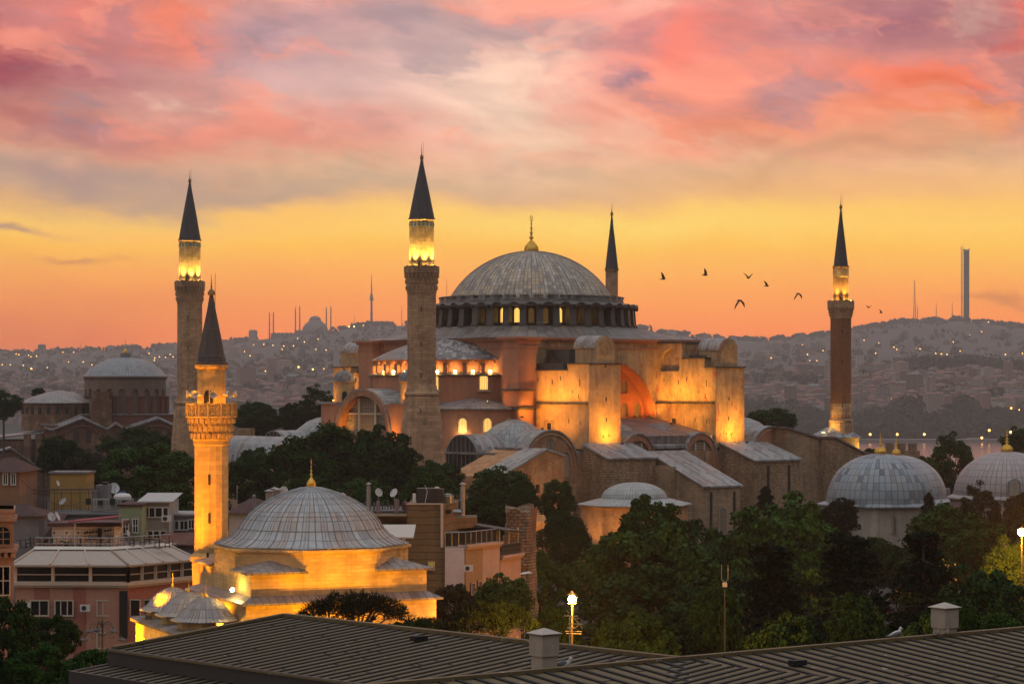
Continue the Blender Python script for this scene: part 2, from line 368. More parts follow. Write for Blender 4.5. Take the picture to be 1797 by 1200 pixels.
# ================================================================== terrain, water, air
def interp(tab, x):
    if x <= tab[0][0]: return tab[0][1]
    for (a, b), (c, d) in zip(tab, tab[1:]):
        if x <= c: return b+(d-b)*(x-a)/(c-a)
    return tab[-1][1]
SKYL = [(-900, 626), (-200, 622), (0, 621), (60, 619), (130, 616), (200, 613), (270, 610), (330, 606), (400, 602), (460, 595), (520, 588), (585, 582), (610, 576), (650, 571), (715, 571),
        (800, 571), (1000, 573), (1110, 572), (1150, 582), (1200, 588), (1260, 595), (1330, 599), (1400, 594), (1450, 588), (1520, 576), (1590, 566), (1680, 562), (1740, 568), (1800, 575), (1900, 580), (2600, 590)]
NEARG = [(-200, 6), (150, 6.5), (230, 5), (330, 1.5), (420, 0), (560, 1), (700, 3), (780, 0), (1000, -36), (1100, -42), (3120, -42), (3160, -33.8), (3230, -31)]
def ground_z(x, Y):
    if Y <= 3230: return interp(NEARG, Y)
    px = CX+x/max(Y, 1)*F_PX
    zc = CAMZ+(HY-interp(SKYL, px))/F_PX*7500
    tt = min((Y-3230)/(7500-3230), 1.0)
    # shore terrace, town slope, then the hill behind it
    prof = interp([(0, 0), (.04, .13), (.12, .24), (.2, .31), (.35, .41), (.5, .50), (.7, .68), (.88, .91), (1, 1)], tt)
    z = -31+(zc+31)*prof
    n = mnoise.noise(Vector((x/420, Y/420, .3)))*9+mnoise.noise(Vector((x/130, Y/130, 2.3)))*2.5
    z += n*min(1, tt*3)*(1-.75*max(0, (tt-.8)/.2))
    if Y > 7500: z -= (Y-7500)*.05
    return z
def build_ground():
    rows = [-150, -50, 0, 50, 100, 150, 200, 260, 330, 420, 500, 560, 640, 700, 780, 880, 1000, 1100, 2000, 3000, 3120, 3160, 3230]
    Y = 3230
    while Y < 8600: Y += 60+(Y-3230)*.008; rows.append(Y)
    m = MB(); n = 230; rs = []
    for Y in rows:
        w = (max(Y, 0)+420)*.42; rs.append([(-w+2*w*i/n, Y, ground_z(-w+2*w*i/n, Y)) for i in range(n+1)])
    m.rings(rs, False)
    m.f = [tuple(reversed(f)) for f in m.f]
    def f(g, b):
        co = objco(g); x, y, z = g.xyz(co); n1 = g.noise(co, .012, 6, .65); n2 = g.noise(co, .4, 5, .6); n3 = g.noise(co, .05, 5, .7)
        far = g.mix(g.sstep(n1, .40, .6), (.02, .027, .018, 1), (.06, .05, .04, 1)); far = g.mix(g.mul(n3, .8), far, (.03, .03, .027, 1))
        near = g.mix(n2, (.008, .009, .006, 1), (.022, .02, .016, 1))
        g.put(b.inputs['Base Color'], g.mix(g.sstep(y, 900, 3100), near, far)); b.inputs['Roughness'].default_value = .95
    tag(m.build('ground', mat('ground_earth', f)), kind='structure')
build_ground()
def f_water(g, b):
    co = objco(g); b.inputs['Base Color'].default_value = (.03, .04, .05, 1); b.inputs['Roughness'].default_value = .18
    bump(g, b, g.noise(g.vscale(co, .05, .12, 1), 1.0, 4, .6), .6, 1.2)
tag(MB().add([(-3500, 850, -35), (3500, 850, -35), (3500, 3300, -35), (-3500, 3300, -35)], [(0, 1, 2, 3)]).build('sea', mat('sea_water', f_water)), kind='structure')
# the evening air: one closed volume round everything
def build_haze():
    m = bpy.data.materials.new('evening_haze'); m.use_nodes = True; nt = m.node_tree; nt.nodes.clear(); g = G(nt)
    v = g.new('ShaderNodeVolumePrincipled'); o = g.new('ShaderNodeOutputMaterial'); g.l.new(v.outputs[0], o.inputs['Volume'])
    v.inputs['Color'].default_value = HAZE_COL; v.inputs['Density'].default_value = HAZE_DENS; v.inputs['Anisotropy'].default_value = HAZE_ANI
    b = MB().box(-4200, 4200, -160, 8700, -140, 520).build('haze', m); tag(b, kind='stuff')
build_haze()
# ================================================================== the great domed basilica
PINK = mat('rose_plaster', f_plaster, c=(.44, .19, .105), c2=(.29, .14, .085), rough=.92)
OCHRE = mat('ochre_plaster', f_plaster, c=(.58, .36, .165), c2=(.26, .155, .085), rough=.92, ns=.3, streak=.5)
WORN = mat('worn_ochre_plaster', f_plaster, c=(.52, .35, .17), c2=(.17, .12, .075), c3=(.34, .12, .06), rough=.95, ns=.3)
ORANGEP = mat('terracotta_plaster', f_plaster, c=(.38, .125, .042), c2=(.22, .075, .03), rough=.92)
BRICKW = mat('old_brick', f_masonry, c=(.36, .2, .13), c2=(.26, .14, .09), mort=(.33, .27, .2), bw=.5, rh=.16, ms=.012, patch=(.40, .28, .19))
ASHLAR = mat('grey_ashlar', f_masonry, c=(.35, .28, .21), c2=(.26, .205, .155), mort=(.17, .14, .11), bw=1.2, rh=.48)
RUBBLE = mat('banded_rubble', f_masonry, c=(.40, .31, .22), c2=(.24, .16, .115), mort=(.15, .115, .085), bw=.55, rh=.42, ms=.06)
GABLEB = mat('orange_brick', f_masonry, c=(.46, .25, .13), c2=(.36, .19, .10), mort=(.42, .28, .17), bw=.5, rh=.17, ms=.012, patch=(.50, .32, .19))
LEADV = mat('lead_sheet_south', f_lead, ang=-pi/2, w=.75, h=2.4)
LEADH = mat('lead_sheet_west', f_lead, ang=0.0, w=.75, h=2.4)
LEADD = mat('dark_lead', f_lead, ang=-pi/2, w=.8, h=1.6, c=(.075, .065, .058), dark=(.03, .027, .026), warm=(.09, .06, .045))
LEADBR = mat('brown_lead', f_lead, ang=-pi/2, w=.8, h=2.0, c=(.22, .18, .16), dark=(.12, .095, .085), warm=(.25, .17, .13))
DOMELEAD = mat('dome_lead', f_lead, n=116, dz=1.05, c=(.60, .54, .46), dark=(.22, .18, .14), var=.22, streak=1.05, warm=(.58, .42, .26))  # warm reflection of the sunset sky is painted into these lead tones
SEMILEAD = mat('semidome_lead', f_lead, n=110, dz=1.0, c=(.38, .35, .32), dark=(.11, .095, .09), var=.45, streak=1.0, warm=(.42, .33, .26))
RADLEAD = mat('small_dome_lead', f_lead, n=44, dz=1.3, c=(.31, .325, .32), dark=(.19, .185, .18), var=.5)
LATTICE = mat('pale_lattice', f_plain, c=(.46, .38, .28), rough=.8)
LITPANE = mat('lit_window_pane', f_emit, c=(1, .58, .12), s=1.7, base=(.3, .2, .1))
DIMPANE = mat('dim_window_pane', f_emit, c=(1, .5, .1), s=.10, base=(.1, .07, .04))
WCACHE = {}
def window(parent, x, y, z, facing, w, h, nx=4, nz=6, frame=None, pane=None, bar=.07, arched=True, fr=.12, name='window'):
    frame = frame or LATTICE; pane = pane or GLASS
    k = (round(w, 2), round(h, 2), nx, nz, frame.name, pane.name, arched, bar)
    if k not in WCACHE:
        m = MB(); r = w/2
        out = arch(0, 0, w, h, 10) if arched else [(-r, 0), (r, 0), (r, h), (-r, h)]
        ri = r-fr; inn = arch(0, fr, w-2*fr, h-2*fr, 10) if arched else [(-ri, fr), (ri, fr), (ri, h-fr), (-ri, h-fr)]
        m.wall(out, [inn], lambda u, zz, d: (u, -.10+d, zz), .14)
        top = lambda u: (h-r+sqrt(max(r*r-u*u, 0))-fr*.5) if arched else h-fr*.5
        for i in range(1, nx):
            u = -r+w*i/nx; m.box(u-bar/2, u+bar/2, -.06, .02, fr*.5, top(u))
        for i in range(1, nz):
            zz = h*i/nz; hw = r-fr*.5
            if arched and zz > h-r: hw = sqrt(max(r*r-(zz-h+r)**2, 0))-fr*.4
            if hw > .1: m.box(-hw, hw, -.055, .015, zz-bar/2, zz+bar/2)
        o = m.build(name, frame, parent)
        p = MB().add([(u, .03, zz) for u, zz in (arch(0, .02, w-.04, h-.04, 10) if arched else [(-r+.02, .02), (r-.02, .02), (r-.02, h-.02), (-r+.02, h-.02)])], [tuple(range(13 if arched else 4))]).build('pane', pane, o)
        WCACHE[k] = (o.data, p.data)
    else:
        a, b = WCACHE[k]; o = bpy.data.objects.new(name, a); COL.objects.link(o); o.parent = parent
        p = bpy.data.objects.new('pane', b); COL.objects.link(p); p.parent = o
    o.location = (x, y, z); o.rotation_euler.z = facing+pi/2
    return o
def finial(mb, x, y, z, h, r):
    # bulb, stacked beads and a crescent-like ring
    pr = [(r*.95, 0), (r*1.0, .03), (r*1.02, .10), (r*.85, .18), (r*.5, .26), (r*.22, .32), (r*.16, .38), (r*.36, .42), (r*.16, .46), (r*.12, .52), (r*.28, .555), (r*.12, .59), (r*.10, .66), (r*.22, .69), (r*.09, .72), (r*.07, .80), (r*.16, .825), (r*.05, .85), (.02, 1.0)]
    mb.lathe([(a, z+b*h) for a, b in pr], 20, c=(x, y))
    return mb
def half_disc(cx, zc, r, n=16, base=0.0):
    return [(cx-r, zc-base), (cx+r, zc-base)]+[(cx+r*cos(pi*i/n), zc+r*sin(pi*i/n)) for i in range(n+1)]
def vault(mb, cx, zc, r, axis, a, b, n=18, th=.25):
    # lead-covered barrel: a shell with thickness
    out = [(cx+r*cos(pi*i/n), zc+r*sin(pi*i/n)) for i in range(n+1)]; inn = [(cx+(r-th)*cos(pi*i/n), zc+(r-th)*sin(pi*i/n)) for i in range(n, -1, -1)]
    return mb.ext(out+inn, axis, a, b)
def build_basilica():
    hs = thing('domed_basilica', 'huge rose and ochre domed basilica with lead roofs, floodlit between the four tall minarets', 'basilica', (3.8, 470, 0), rad(40))
    B = lambda m, n, mt, p=hs, **k: m.build(n, mt, p, **k)
    # --- nave cube and corner piers
    m = MB().box(-22, 22, -18.9, 18.9, 0, 38.9)
    for sx in (-1, 1):
        for sy in (-1, 1):
            a, b = sorted((sx*19.7, sx*24)); c, d = sorted((sy*20, sy*24.5)); m.box(a, b, c, d, 0, 38.7)
            a, b = sorted((sx*21.2, sx*24.9)); c, d = sorted((sy*21.2, sy*25.4)); m.box(a, b, c, d, 0, 26.0); m.box(a, b, c, d, 26.6, 29.4)
    m.box(-22, 22, 19.1, 23, 0, 38.9)
    B(m, 'nave_block', PINK)
    def outl(o):
        q = [(-24-o, -24.5-o), (-19.7+o, -24.5-o), (-19.7+o, -23-o), (19.7-o, -23-o), (19.7-o, -24.5-o), (24+o, -24.5-o), (24+o, -20+o), (22+o, -20+o)]
        return q+[(x, -y) for x, y in reversed(q)][0:0]+[(22+o, 20-o), (24+o, 20-o), (24+o, 24.5+o), (19.7-o, 24.5+o), (19.7-o, 23+o), (-19.7+o, 23+o), (-19.7+o, 24.5+o), (-24-o, 24.5+o), (-24-o, 20-o), (-22-o, 20-o), (-22-o, -20+o), (-24-o, -20+o)]
    m = MB().prism(outl(.15), 37.3, 37.65).prism(outl(.35), 38.55, 38.95).prism(outl(.85), 38.95, 39.35)
    B(m, 'cornice', PINK)
    # ledges of lead on the corner piers
    m = MB()
    for sx in (-1, 1):
        for sy in (-1, 1):
            a, b = sorted((sx*21.0, sx*25.4)); c, d = sorted((sy*21.0, sy*25.9)); m.box(a, b, c, d, 26.0, 26.45); m.box(a, b, c, d, 29.4, 29.85)
    B(m, 'pier_ledge', LEADD)
    # lead apron between the cornice and the drum
    n = 80; sq = []
    for i in range(n):
        t = 2*pi*i/n+pi/4; k = 1/max(abs(cos(t)), abs(sin(t))); sq.append((23.2*k*cos(t), 23.4*k*sin(t), 39.36))
    ci = [(20.6*cos(2*pi*i/n+pi/4), 20.6*sin(2*pi*i/n+pi/4), 41.7) for i in range(n)]
    m = MB().rings([sq, [(a[0]*.5+b[0]*.5, a[1]*.5+b[1]*.5, 40.35) for a, b in zip(sq, ci)], ci])
    B(m, 'apron_roof', mat('apron_lead', f_lead, n=90, dz=2.2, c=(.19, .165, .145), dark=(.09, .075, .065), warm=(.24, .17, .12)), smooth=True)
    # --- drum: wall, forty fins, forty windows
    NW = 40; m = MB()
    for i in range(NW):
        t0 = 2*pi*i/NW; tc = t0+pi/NW; r = 17.75; hw = r*math.tan(pi/NW)
        fn = lambda u, z, d: ((r-d)*cos(tc)-u*sin(tc), (r-d)*sin(tc)+u*cos(tc), z)
        m.wall([(-hw, 41.5), (hw, 41.5), (hw, 46.3), (-hw, 46.3)], [arch(0, 42.3, 1.25, 3.0, 8)], fn, .55)
    B(m, 'drum_wall', mat('drum_plaster', f_plaster, c=(.20, .115, .075), c2=(.10, .07, .055)))
    m0 = MB()
    m0.ext([(17.6, 41.6), (20.75, 41.6), (20.55, 42.6), (20.35, 45.25), (17.6, 45.6)], 'y', -.62, .62)
    m0.box(20.2, 20.85, -.78, .78, 41.6, 42.1)
    fin = B(m0, 'drum_fin', LEADD)
    for i in range(NW):
        f = fin if i == 0 else copy_tree(fin, hs); f.rotation_euler.z = 2*pi*i/NW
        tc = 2*pi*i/NW+pi/NW
        # seen from the south-west most bays glow, a few stay dark
        vis = cos(tc+rad(40)-rad(270))
        lit = LITPANE if (i*7) % 5 in (1, 3, 4) else DIMPANE
        window(hs, 17.3*cos(tc), 17.3*sin(tc), 42.32, tc, 1.22, 2.95, 4, 7, pane=lit, bar=.05)
    m = MB().lathe([(17.3, 45.45), (20.9, 45.45), (20.95, 45.8), (18.3, 46.55), (18.0, 46.55)], 160)
    for i in range(NW):
        tc = 2*pi*i/NW+pi/NW; r0, r1, k = 17.6, 20.95, 7; rs = []
        for r in (r0, r1):
            hw = r*sin(pi/NW)*.80; ring = []
            for rr in (hw, hw-.22):
                ring += [(q*0+r*cos(tc)-rr*cos(pi*j/k)*sin(tc), r*sin(tc)+rr*cos(pi*j/k)*cos(tc), 45.1+rr*sin(pi*j/k)*.85) for j, q in ((j, 0) for j in (range(k+1) if rr == hw else range(k, -1, -1)))]
            rs.append(ring)
        m.rings(rs, True, True, True)
    B(m, 'drum_cornice', LEADD)
    m = MB()
    for i in range(NW):
        t = 2*pi*i/NW; m.M = Matrix.Rotation(t, 4, 'Z'); m.box(16.3, 18.05, -.78, .78, 46.3, 47.5); m.box(16.2, 18.2, -.9, .9, 47.5, 47.72)
    m.M = None; m.lathe([(18.0, 46.4), (18.0, 47.0), (16.2, 47.2)], 120)
    B(m, 'drum_crown', mat('crown_lead', f_lead, n=120, dz=.8, c=(.21, .20, .195), dark=(.09, .085, .08)))
    Rr = 18.45; zc = 56.9-Rr; pr = []
    for i in range(31):
        r = 16.35*(1-i/30.0); pr.append((r, zc+sqrt(Rr*Rr-r*r)-46.0))
    m = MB().lathe([(16.6, .95)]+pr, 160)
    for i in range(58): # raised lead rolls every second joint
        t = 2*pi*i/58
        m.path([((p[0]+.02)*cos(t), (p[0]+.02)*sin(t), p[1]+.02) for p in pr[:27:2]], .05, 4)
    B(m, 'main_dome', DOMELEAD, loc=(0, 0, 46), smooth=True)
    m = MB(); finial(m, 0, 0, 56.6, 7.0, 1.35)
    for i in range(14):
        t = 2*pi*i/14; m.path([(r*cos(t), r*sin(t), 56.6+z) for r, z in ((1.30, .05), (1.38, .6), (1.2, 1.2), (.72, 1.8), (.35, 2.2))], .10, 4)
    rg = [(0, .42*cos(2*pi*i/10), 63.3+.5*sin(2*pi*i/10)) for i in range(11)]; m.path(rg, .07, 5)
    B(m, 'finial', GOLD, smooth=True)
    # --- west and east semidomes with their tiers
    for sgn, A in ((-1, pi/2), (1, -pi/2)):
        cxs = sgn*18.0
        Rs = 31.0; pr = []
        for i in range(17):
            r = 16.6*(1-i/16.0); pr.append((r, 35.5+4.35*(1-(r/16.6)**2)))
        o = MB().lathe([(16.9, 35.25)]+pr, 70, A, A+pi); o.v = [(x, y, z-35) for x, y, z in o.v]
        B(o, 'semidome', SEMILEAD, loc=(cxs, 0, 35), smooth=True)
        m = MB(); nb = 15; r = 15.9; lamps = []
        for i in range(nb):
            tc = A+pi*(i+.5)/nb; hw = r*math.tan(pi/nb/2)
            fn = lambda u, z, d: (cxs+(r-d)*cos(tc)-u*sin(tc), (r-d)*sin(tc)+u*cos(tc), z)
            deep = sgn < 0 and i in (10,)
            m.wall([(-hw, 32.6), (hw, 32.6), (hw, 35.4), (-hw, 35.4)], [arch(0, 32.8, 2.1, 2.2, 8)], fn, .9)
            m.add([fn(u, z, .9) for u, z in arch(0, 32.75, 2.2, 2.3, 8)], [tuple(range(11))])
            lamps.append((tc, fn))
        m.lathe([(15.95, 35.38), (16.45, 35.45), (16.45, 35.6), (16.0, 35.7)], 60, A, A+pi, c=(cxs, 0))
        m.lathe([(17.4, 0), (17.4, 32.3)], 60, A, A+pi, c=(cxs, 0))
        B(m, 'semidome_drum', PINK)
        m = MB().lathe([(17.75, 32.2), (17.75, 32.4), (15.95, 32.95)], 60, A, A+pi, c=(cxs, 0))
        for i in range(nb+1):
            t = A+pi*i/nb; m.obox((cxs+16.35*cos(t), 16.35*sin(t), 34.35), (1.1, .75, .22), t); 
        B(m, 'tier_ledge', LEADD)
        m = MB()
        for i in range(nb+1):
            t = A+pi*i/nb; m.obox((cxs+16.3*cos(t), 16.3*sin(t), 33.5), (1.0, .65, 1.5), t)
        B(m, 'tier_pier', PINK)
        if sgn < 0:
            for i, (tc, fn) in enumerate(lamps):
                if i < 2: continue
                p = fn(0, 33.0, -.1); q = fn(0, 34.4, .8)
                fx = MB().box(-.22, .22, -.12, .12, 0, .22).build('floodlight', LAMPHOT, hs, loc=fn(0, 32.96, -.05), rz=tc+pi/2)
                lamp('niche_light', fx, (0, -.35, .5), 190, (1, .5, .07), r=.15)
            # lit window in the lower wall, with its sill
            tw = pi+.62
            for tw, lit in ((pi+.62, LITPANE), (pi+1.15, LITPANE), (pi-.45, DIMPANE)):
                w = window(hs, cxs+17.45*cos(tw), 17.45*sin(tw), 29.6, tw, 1.7, 3.0, 5, 7, pane=lit)
                MB().box(-1.2, 1.2, -.35, .1, -.3, -.05).build('sill', LATTICE, w)
        # exedrae: the lower half-round apses either side
        for sy in (-1, 1):
            cx, cy, r = sgn*26.5, sy*14.5, 9.6
            m = MB().lathe([(r, 0), (r, 26.1)], 48, c=(cx, cy)); B(m, 'exedra_wall', PINK, smooth=True)
            m = MB().lathe([(r+.45, 26.0), (r+.45, 26.25), (r*.55, 27.3), (.01, 28.2)], 48, c=(0, 0)); B(m, 'exedra_roof', mat('exedra_lead', f_lead, n=60, dz=2, c=(.24, .21, .20), dark=(.12, .10, .095)), loc=(cx, cy, 0), smooth=True)
            if sgn < 0:
                for k, t in enumerate((-2.95, -2.45, -1.98, -1.52, -1.06)):
                    t = t*1.0 if sy < 0 else -t
                    w = window(hs, cx+(r+.03)*cos(t), cy+(r+.03)*sin(t), 22.0, t, 1.65, 2.6, 6, 8, pane=(LITPANE if k in (1, 2) else DIMPANE))
                    if sy < 0 and k in (1, 2, 3):
                        fx = MB().box(-.3, .3, -.15, .15, 0, .2).build('floodlight', LAMPHOT, hs, loc=(cx+(r+.9)*cos(t), cy+(r+.9)*sin(t), 21.3), rz=t+pi/2)
                        lamp('sill_light', fx, (0, -.1, .35), 160, (1, .58, .12), r=.15)
    # --- south wall with the great arch, and the tympanum set back in it
    for sy in (-1, 1):
        fn = lambda u, z, d: (u, sy*(23-d), z)
        m = MB().wall([(-19.8, 18), (19.8, 18), (19.8, 38.6), (-19.8, 38.6)], [arch(0, 19, 24, 16, 36)], fn, 3.5)
        B(m, 'great_arch', WORN)
        ws = [(x, 24.3, 1.7, 2.9) for x in (-10.2, -6.8, -3.4, 0, 3.4, 6.8, 10.2)]+[(x, 29.0, 1.5, 2.5) for x in (-6.8, -3.4, 0, 3.4, 6.8)]
        m = MB().wall([(-12.3, 18), (12.3, 18), (12.3, 35.2), (-12.3, 35.2)], [arch(x, z, w, h, 8) for x, z, w, h in ws], lambda u, z, d: (u, sy*(19.6-d), z), .5)
        B(m, 'tympanum', ORANGEP)
        if sy < 0:
            for x, z, w, h in ws: window(hs, x, -19.2, z, -pi/2, w, h, 4, 6, frame=mat('bronze_lattice', f_plain, c=(.2, .14, .06)), pane=DIMPANE)
    # raised soffit of the arch shows as an orange band
    rs = []
    for r, y in ((11.97, -22.9), (11.97, -19.65)):
        rs.append([(r*cos(pi*i/40), y, 23+r*sin(pi*i/40)) for i in range(41)])
    B(MB().rings(rs, False), 'arch_soffit', ORANGEP)
    # --- four buttress towers
    def tower(sx, sy, tall):
        t = MB(); t.M = Matrix.Scale(sx, 4, (1, 0, 0)) @ Matrix.Scale(-sy, 4, (0, 1, 0))
        if tall: pf = [(-39, 19), (-23, 19), (-23, 38.5), (-30, 38.5), (-30, 35.5), (-36, 35.5), (-36, 33.8), (-39, 33.8)]
        else: pf = [(-39, 19), (-23, 19), (-23, 33.1), (-33.1, 33.1), (-33.1, 34.2), (-39, 34.2)]
        if tall:
            t.ext([(-39, 19), (-30, 19), (-30, 35.5), (-36, 35.5), (-36, 33.8), (-39, 33.8)], 'x', 12.1, 19.7)
            t.ext([(-30, 19), (-23, 19), (-23, 38.5), (-30, 38.5)], 'x', 12.9, 19.7)
            fn = lambda u, z, d: (12.1+d, u, z)
            t.wall([(-30, 19), (-30, 38.5), (-23, 38.5), (-23, 19)], [list(reversed(arch(-26.6, 33.2, 5.2, 4.3, 12)))], fn, .8)
            q = MB(); q.M = t.M; q.box(12.80, 12.89, -29.4, -23.8, 33.1, 37.9); B(q, 'niche_mural', mat('faded_mural', f_plaster, c=(.34, .24, .15), c2=(.14, .07, .045), c3=(.45, .36, .27), ns=.6))
            t.box(12.1, 12.9, -30, -29.95, 35.5, 38.5)
            t.add([(12.1, -30, 38.5), (12.9, -30, 38.5), (12.9, -23, 38.5), (12.1, -23, 38.5)], [(0, 1, 2, 3)])
        else: t.ext(pf, 'x', 12.1, 19.7)
        sh = 33.8 if tall else 34.2
        back = -36 if tall else -33.1
        t.ext([(13.55, sh), (17.85, sh)]+[(15.7+2.15*cos(pi*i/16), 37.1+2.15*sin(pi*i/16)) for i in range(17)], 'y', -39.06, -38.55)
        t.box(13.6, 17.8, -38.55, -33.1, sh, 37.1)
        tw = B(t, 'buttress_tower', (WORN if tall else OCHRE))
        q = MB(); q.M = t.M
        vault(q, 15.7, 37.1, 2.32, 'y', -38.7, -32.8)
        q.ext(half_disc(15.7, 37.1, 2.2), 'y', -33.3, -33.15)
        B(q, 'barrel_roof', mat('barrel_lead', f_lead, ang=0, w=.7, h=3.0, c=(.36, .32, .29), dark=(.17, .14, .13)), tw)
        q = MB(); q.M = t.M
        if tall:
            q.box(11.85, 19.95, -39.25, -36, 33.8, 34.05); q.box(11.85, 19.95, -36.25, -30, 35.5, 35.75); q.box(11.85, 19.95, -30.25, -23, 38.5, 38.75); q.box(13.5, 19, -35.2, -30.4, 35.75, 36.2)
        else:
            q.box(11.85, 19.95, -39.25, -33.0, 34.2, 34.42); q.box(11.85, 19.95, -33.3, -23, 33.1, 33.35)
            q.box(13, 19.2, -31.5, -24, 33.35, 34.5); q.box(13.2, 17.0, -30.5, -24.2, 34.5, 37.0)
        B(q, 'step_ledge', LEADD, tw)
        q = MB(); q.M = t.M; q.ext([(-38.6, 27.0), (-38.6, 27.25), (-23, 27.25), (-23, 27.0)], 'x', 19.7, 20.05); q.ext([(-38.6, 27.0), (-38.6, 27.25), (-23, 27.25), (-23, 27.0)], 'x', 11.75, 12.1)
        q.box(19.6, 19.9, -38.5, -23, 27.25, 27.5); q.box(11.9, 12.2, -38.5, -23, 27.25, 27.5)
        B(q, 'string_course', LEADD, tw)
        q = MB(); q.M = t.M # rose relief
        for rr, k in ((1.35, 28), (1.18, 28)): q.path([(15.7+rr*cos(2*pi*i/k), -39.07, 37.1+rr*sin(2*pi*i/k)) for i in range(k+1)], .06, 4)
        for j in range(6):
            a = pi*j/3; q.path([(15.7+.45*cos(a)+.33*cos(2*pi*i/10), -39.07, 37.1+.45*sin(a)+.33*sin(2*pi*i/10)) for i in range(11)], .045, 4)
        B(q, 'rose_relief', OCHRE, tw)
        q = MB(); q.M = t.M # slits in the front and in the long side
        for x, z, h in ((15.7, 33.6, 1.5), (15.6, 27.6, .7), (15.5, 23.9, .7), (16.3, 21.0, .45), (14.9, 21.2, .4)): q.box(x-.13, x+.13, -39.03, -38.9, z, z+h)
        for y, z, h in ((-36.5, 30.2, 1.3), (-34.5, 29.0, .5), (-31.2, 31.3, .8), (-29, 30.6, .9), (-25, 31.2, .7), (-33.5, 23.6, .8), (-36.6, 23.3, .8), (-36.2, 28.0, .9)):
            for sd in (19.67, 12.07): q.box(sd, sd+.06, y-.1, y+.1, z, z+h)
        if not tall: q.box(19.66, 19.74, -28.6, -27.6, 21.3, 23.6)
        else: q.box(12.06, 12.14, -28.2, -27.2, 21.8, 24.2)
        B(q, 'slit_window', DARK, tw)
        if sy < 0 and not tall:
            q = MB(); q.M = t.M; q.path([(19.72, -29.3, 21), (19.72, -29.3, 24.0), (19.72, -26.9, 24.0), (19.72, -26.9, 21)], .13, 4); B(q, 'door_frame', WORN, tw)
        return tw
    tower(-1, -1, False); tower(1, -1, True); tower(-1, 1, False); tower(1, 1, False)
    # --- lower body: aisles, galleries, narthex
    B(MB().box(-41, 42, -39, 39, 0, 18.3), 'aisle_block', BRICKW)
    B(MB().box(-41.3, -19.7, -38.6, 38.6, 18.3, 18.7).box(19.7, 42.3, -38.6, 38.6, 18.3, 18.7).box(-19.7, 19.7, 23, 38.6, 18.3, 20.5), 'aisle_roof', LEADV)
    B(MB().ext([(-23, 18), (-38.5, 18), (-38.5, 21.2), (-23, 24.2)], 'x', -12.1, 12.1), 'gallery_roof', LEADBR)
    # the two gallery bays between the towers
    def hump(cx, r, z, n=14): return [(cx+r*cos(pi*i/n), z+r*sin(pi*i/n)) for i in range(n+1)]
    top = [(12.1, 10), (12.1, 18.8)]+hump(8.0, 3.9, 17.6)[1:-1]+hump(-8.0, 3.9, 17.6)[1:-1]+[(-12.1, 18.8), (-12.1, 10)]
    holes = [[(cx-3.1, 12.5), (cx+3.1, 12.5)]+hump(cx, 3.1, 17.3, 12) for cx in (-8.0, 8.0)]
    B(MB().wall(list(reversed(top))[::-1], holes, lambda u, z, d: (u, -39.15+d, z), .7), 'gallery_front', PINK)
    for cx in (-8.0, 8.0):
        pn = MB().add([(cx+u, -38.52, z) for u, z in [(-3.15, 12.4), (3.15, 12.4)]+hump(0, 3.15, 17.3, 12)], [tuple(range(15))])
        w = B(pn, 'window', mat('grey_pane', f_plain, c=(.06, .055, .05), rough=.3))
        q = MB()
        for u in (-1.15, 1.15): q.box(cx+u-.2, cx+u+.2, -39.0, -38.6, 12.4, 19.9)
        q.box(cx-3.1, cx+3.1, -38.95, -38.6, 14.6, 14.9)
        for i in range(1, 16):
            u = -3.1+6.2*i/16; q.box(cx+u-.045, cx+u+.045, -38.7, -38.56, 12.4, 17.3+sqrt(max(3.1**2-u*u, 0)))
        for i in range(1, 17):
            z = 12.5+.48*i; hw = 3.1 if z < 17.3 else sqrt(max(3.1**2-(z-17.3)**2, 0)); q.box(cx-hw, cx+hw, -38.7, -38.56, z-.045, z+.045)
        q.build('lattice', LATTICE, w)
    m = MB()
    for cx in (-8.0, 8.0): vault(m, cx, 17.6, 4.15, 'y', -39.4, -29.0)
    m.ext([(-39.3, 18.9), (-39.3, 19.4), (-33, 21.5), (-33, 18.9)], 'x', -3.9, 3.9)
    B(m, 'gallery_vault', LEADD if False else LEADV)
    m = MB().lathe([(3.9, 21.3), (3.6, 21.75), (2.6, 22.8), (1.2, 23.45), (.01, 23.65)], 40); m.v = [(x, y, z-21) for x, y, z in m.v]
    sd = B(m, 'shallow_dome', mat('brown_dome_lead', f_lead, n=40, dz=.9, c=(.24, .21, .19), dark=(.14, .115, .10)), loc=(5.6, -30.5, 21), smooth=True)
    c = sd.copy(); COL.objects.link(c); c.location = (-5.6, -30.5, 21)
    # west and east bays of the south front
    for cx, r, zs, mt, wn in ((-29.0, 6.1, 16.2, BRICKW, ((-29.0, 17.6, 1.9, 3.4), (-25.5, 14.4, 1.8, 4.2), (-32.6, 14.4, 1.8, 4.2))), (27.0, 5.3, 17.2, PINK, ((27.6, 15.3, 1.9, 4.4), (24.6, 15.3, 1.9, 3.6), (30.4, 15.3, 1.6, 3.4)))):
        out = [(cx-r-.2, 8), (cx+r+.2, 8), (cx+r+.2, zs)]+hump(cx, r, zs, 20)[1:-1]+[(cx-r-.2, zs)]
        B(MB().wall(out, [arch(x, z, w, h, 8) for x, z, w, h in wn], lambda u, z, d: (u, -39.25+d, z), .5), 'bay_front', mt)
        q = MB().path([(cx+(r-.5)*cos(pi*i/20), -39.3, zs+(r-.5)*sin(pi*i/20)) for i in range(21)], .22, 5); B(q, 'bay_moulding', mt)
        for x, z, w, h in wn: window(hs, x, -38.95, z, -pi/2, w, h, 6, 9, bar=.08)
        B(vault(MB(), cx, zs, r+.3, 'y', -39.45, -29.5, 24), 'bay_vault', mat('vault_lead', f_lead, ang=0, w=.85, h=2.2))
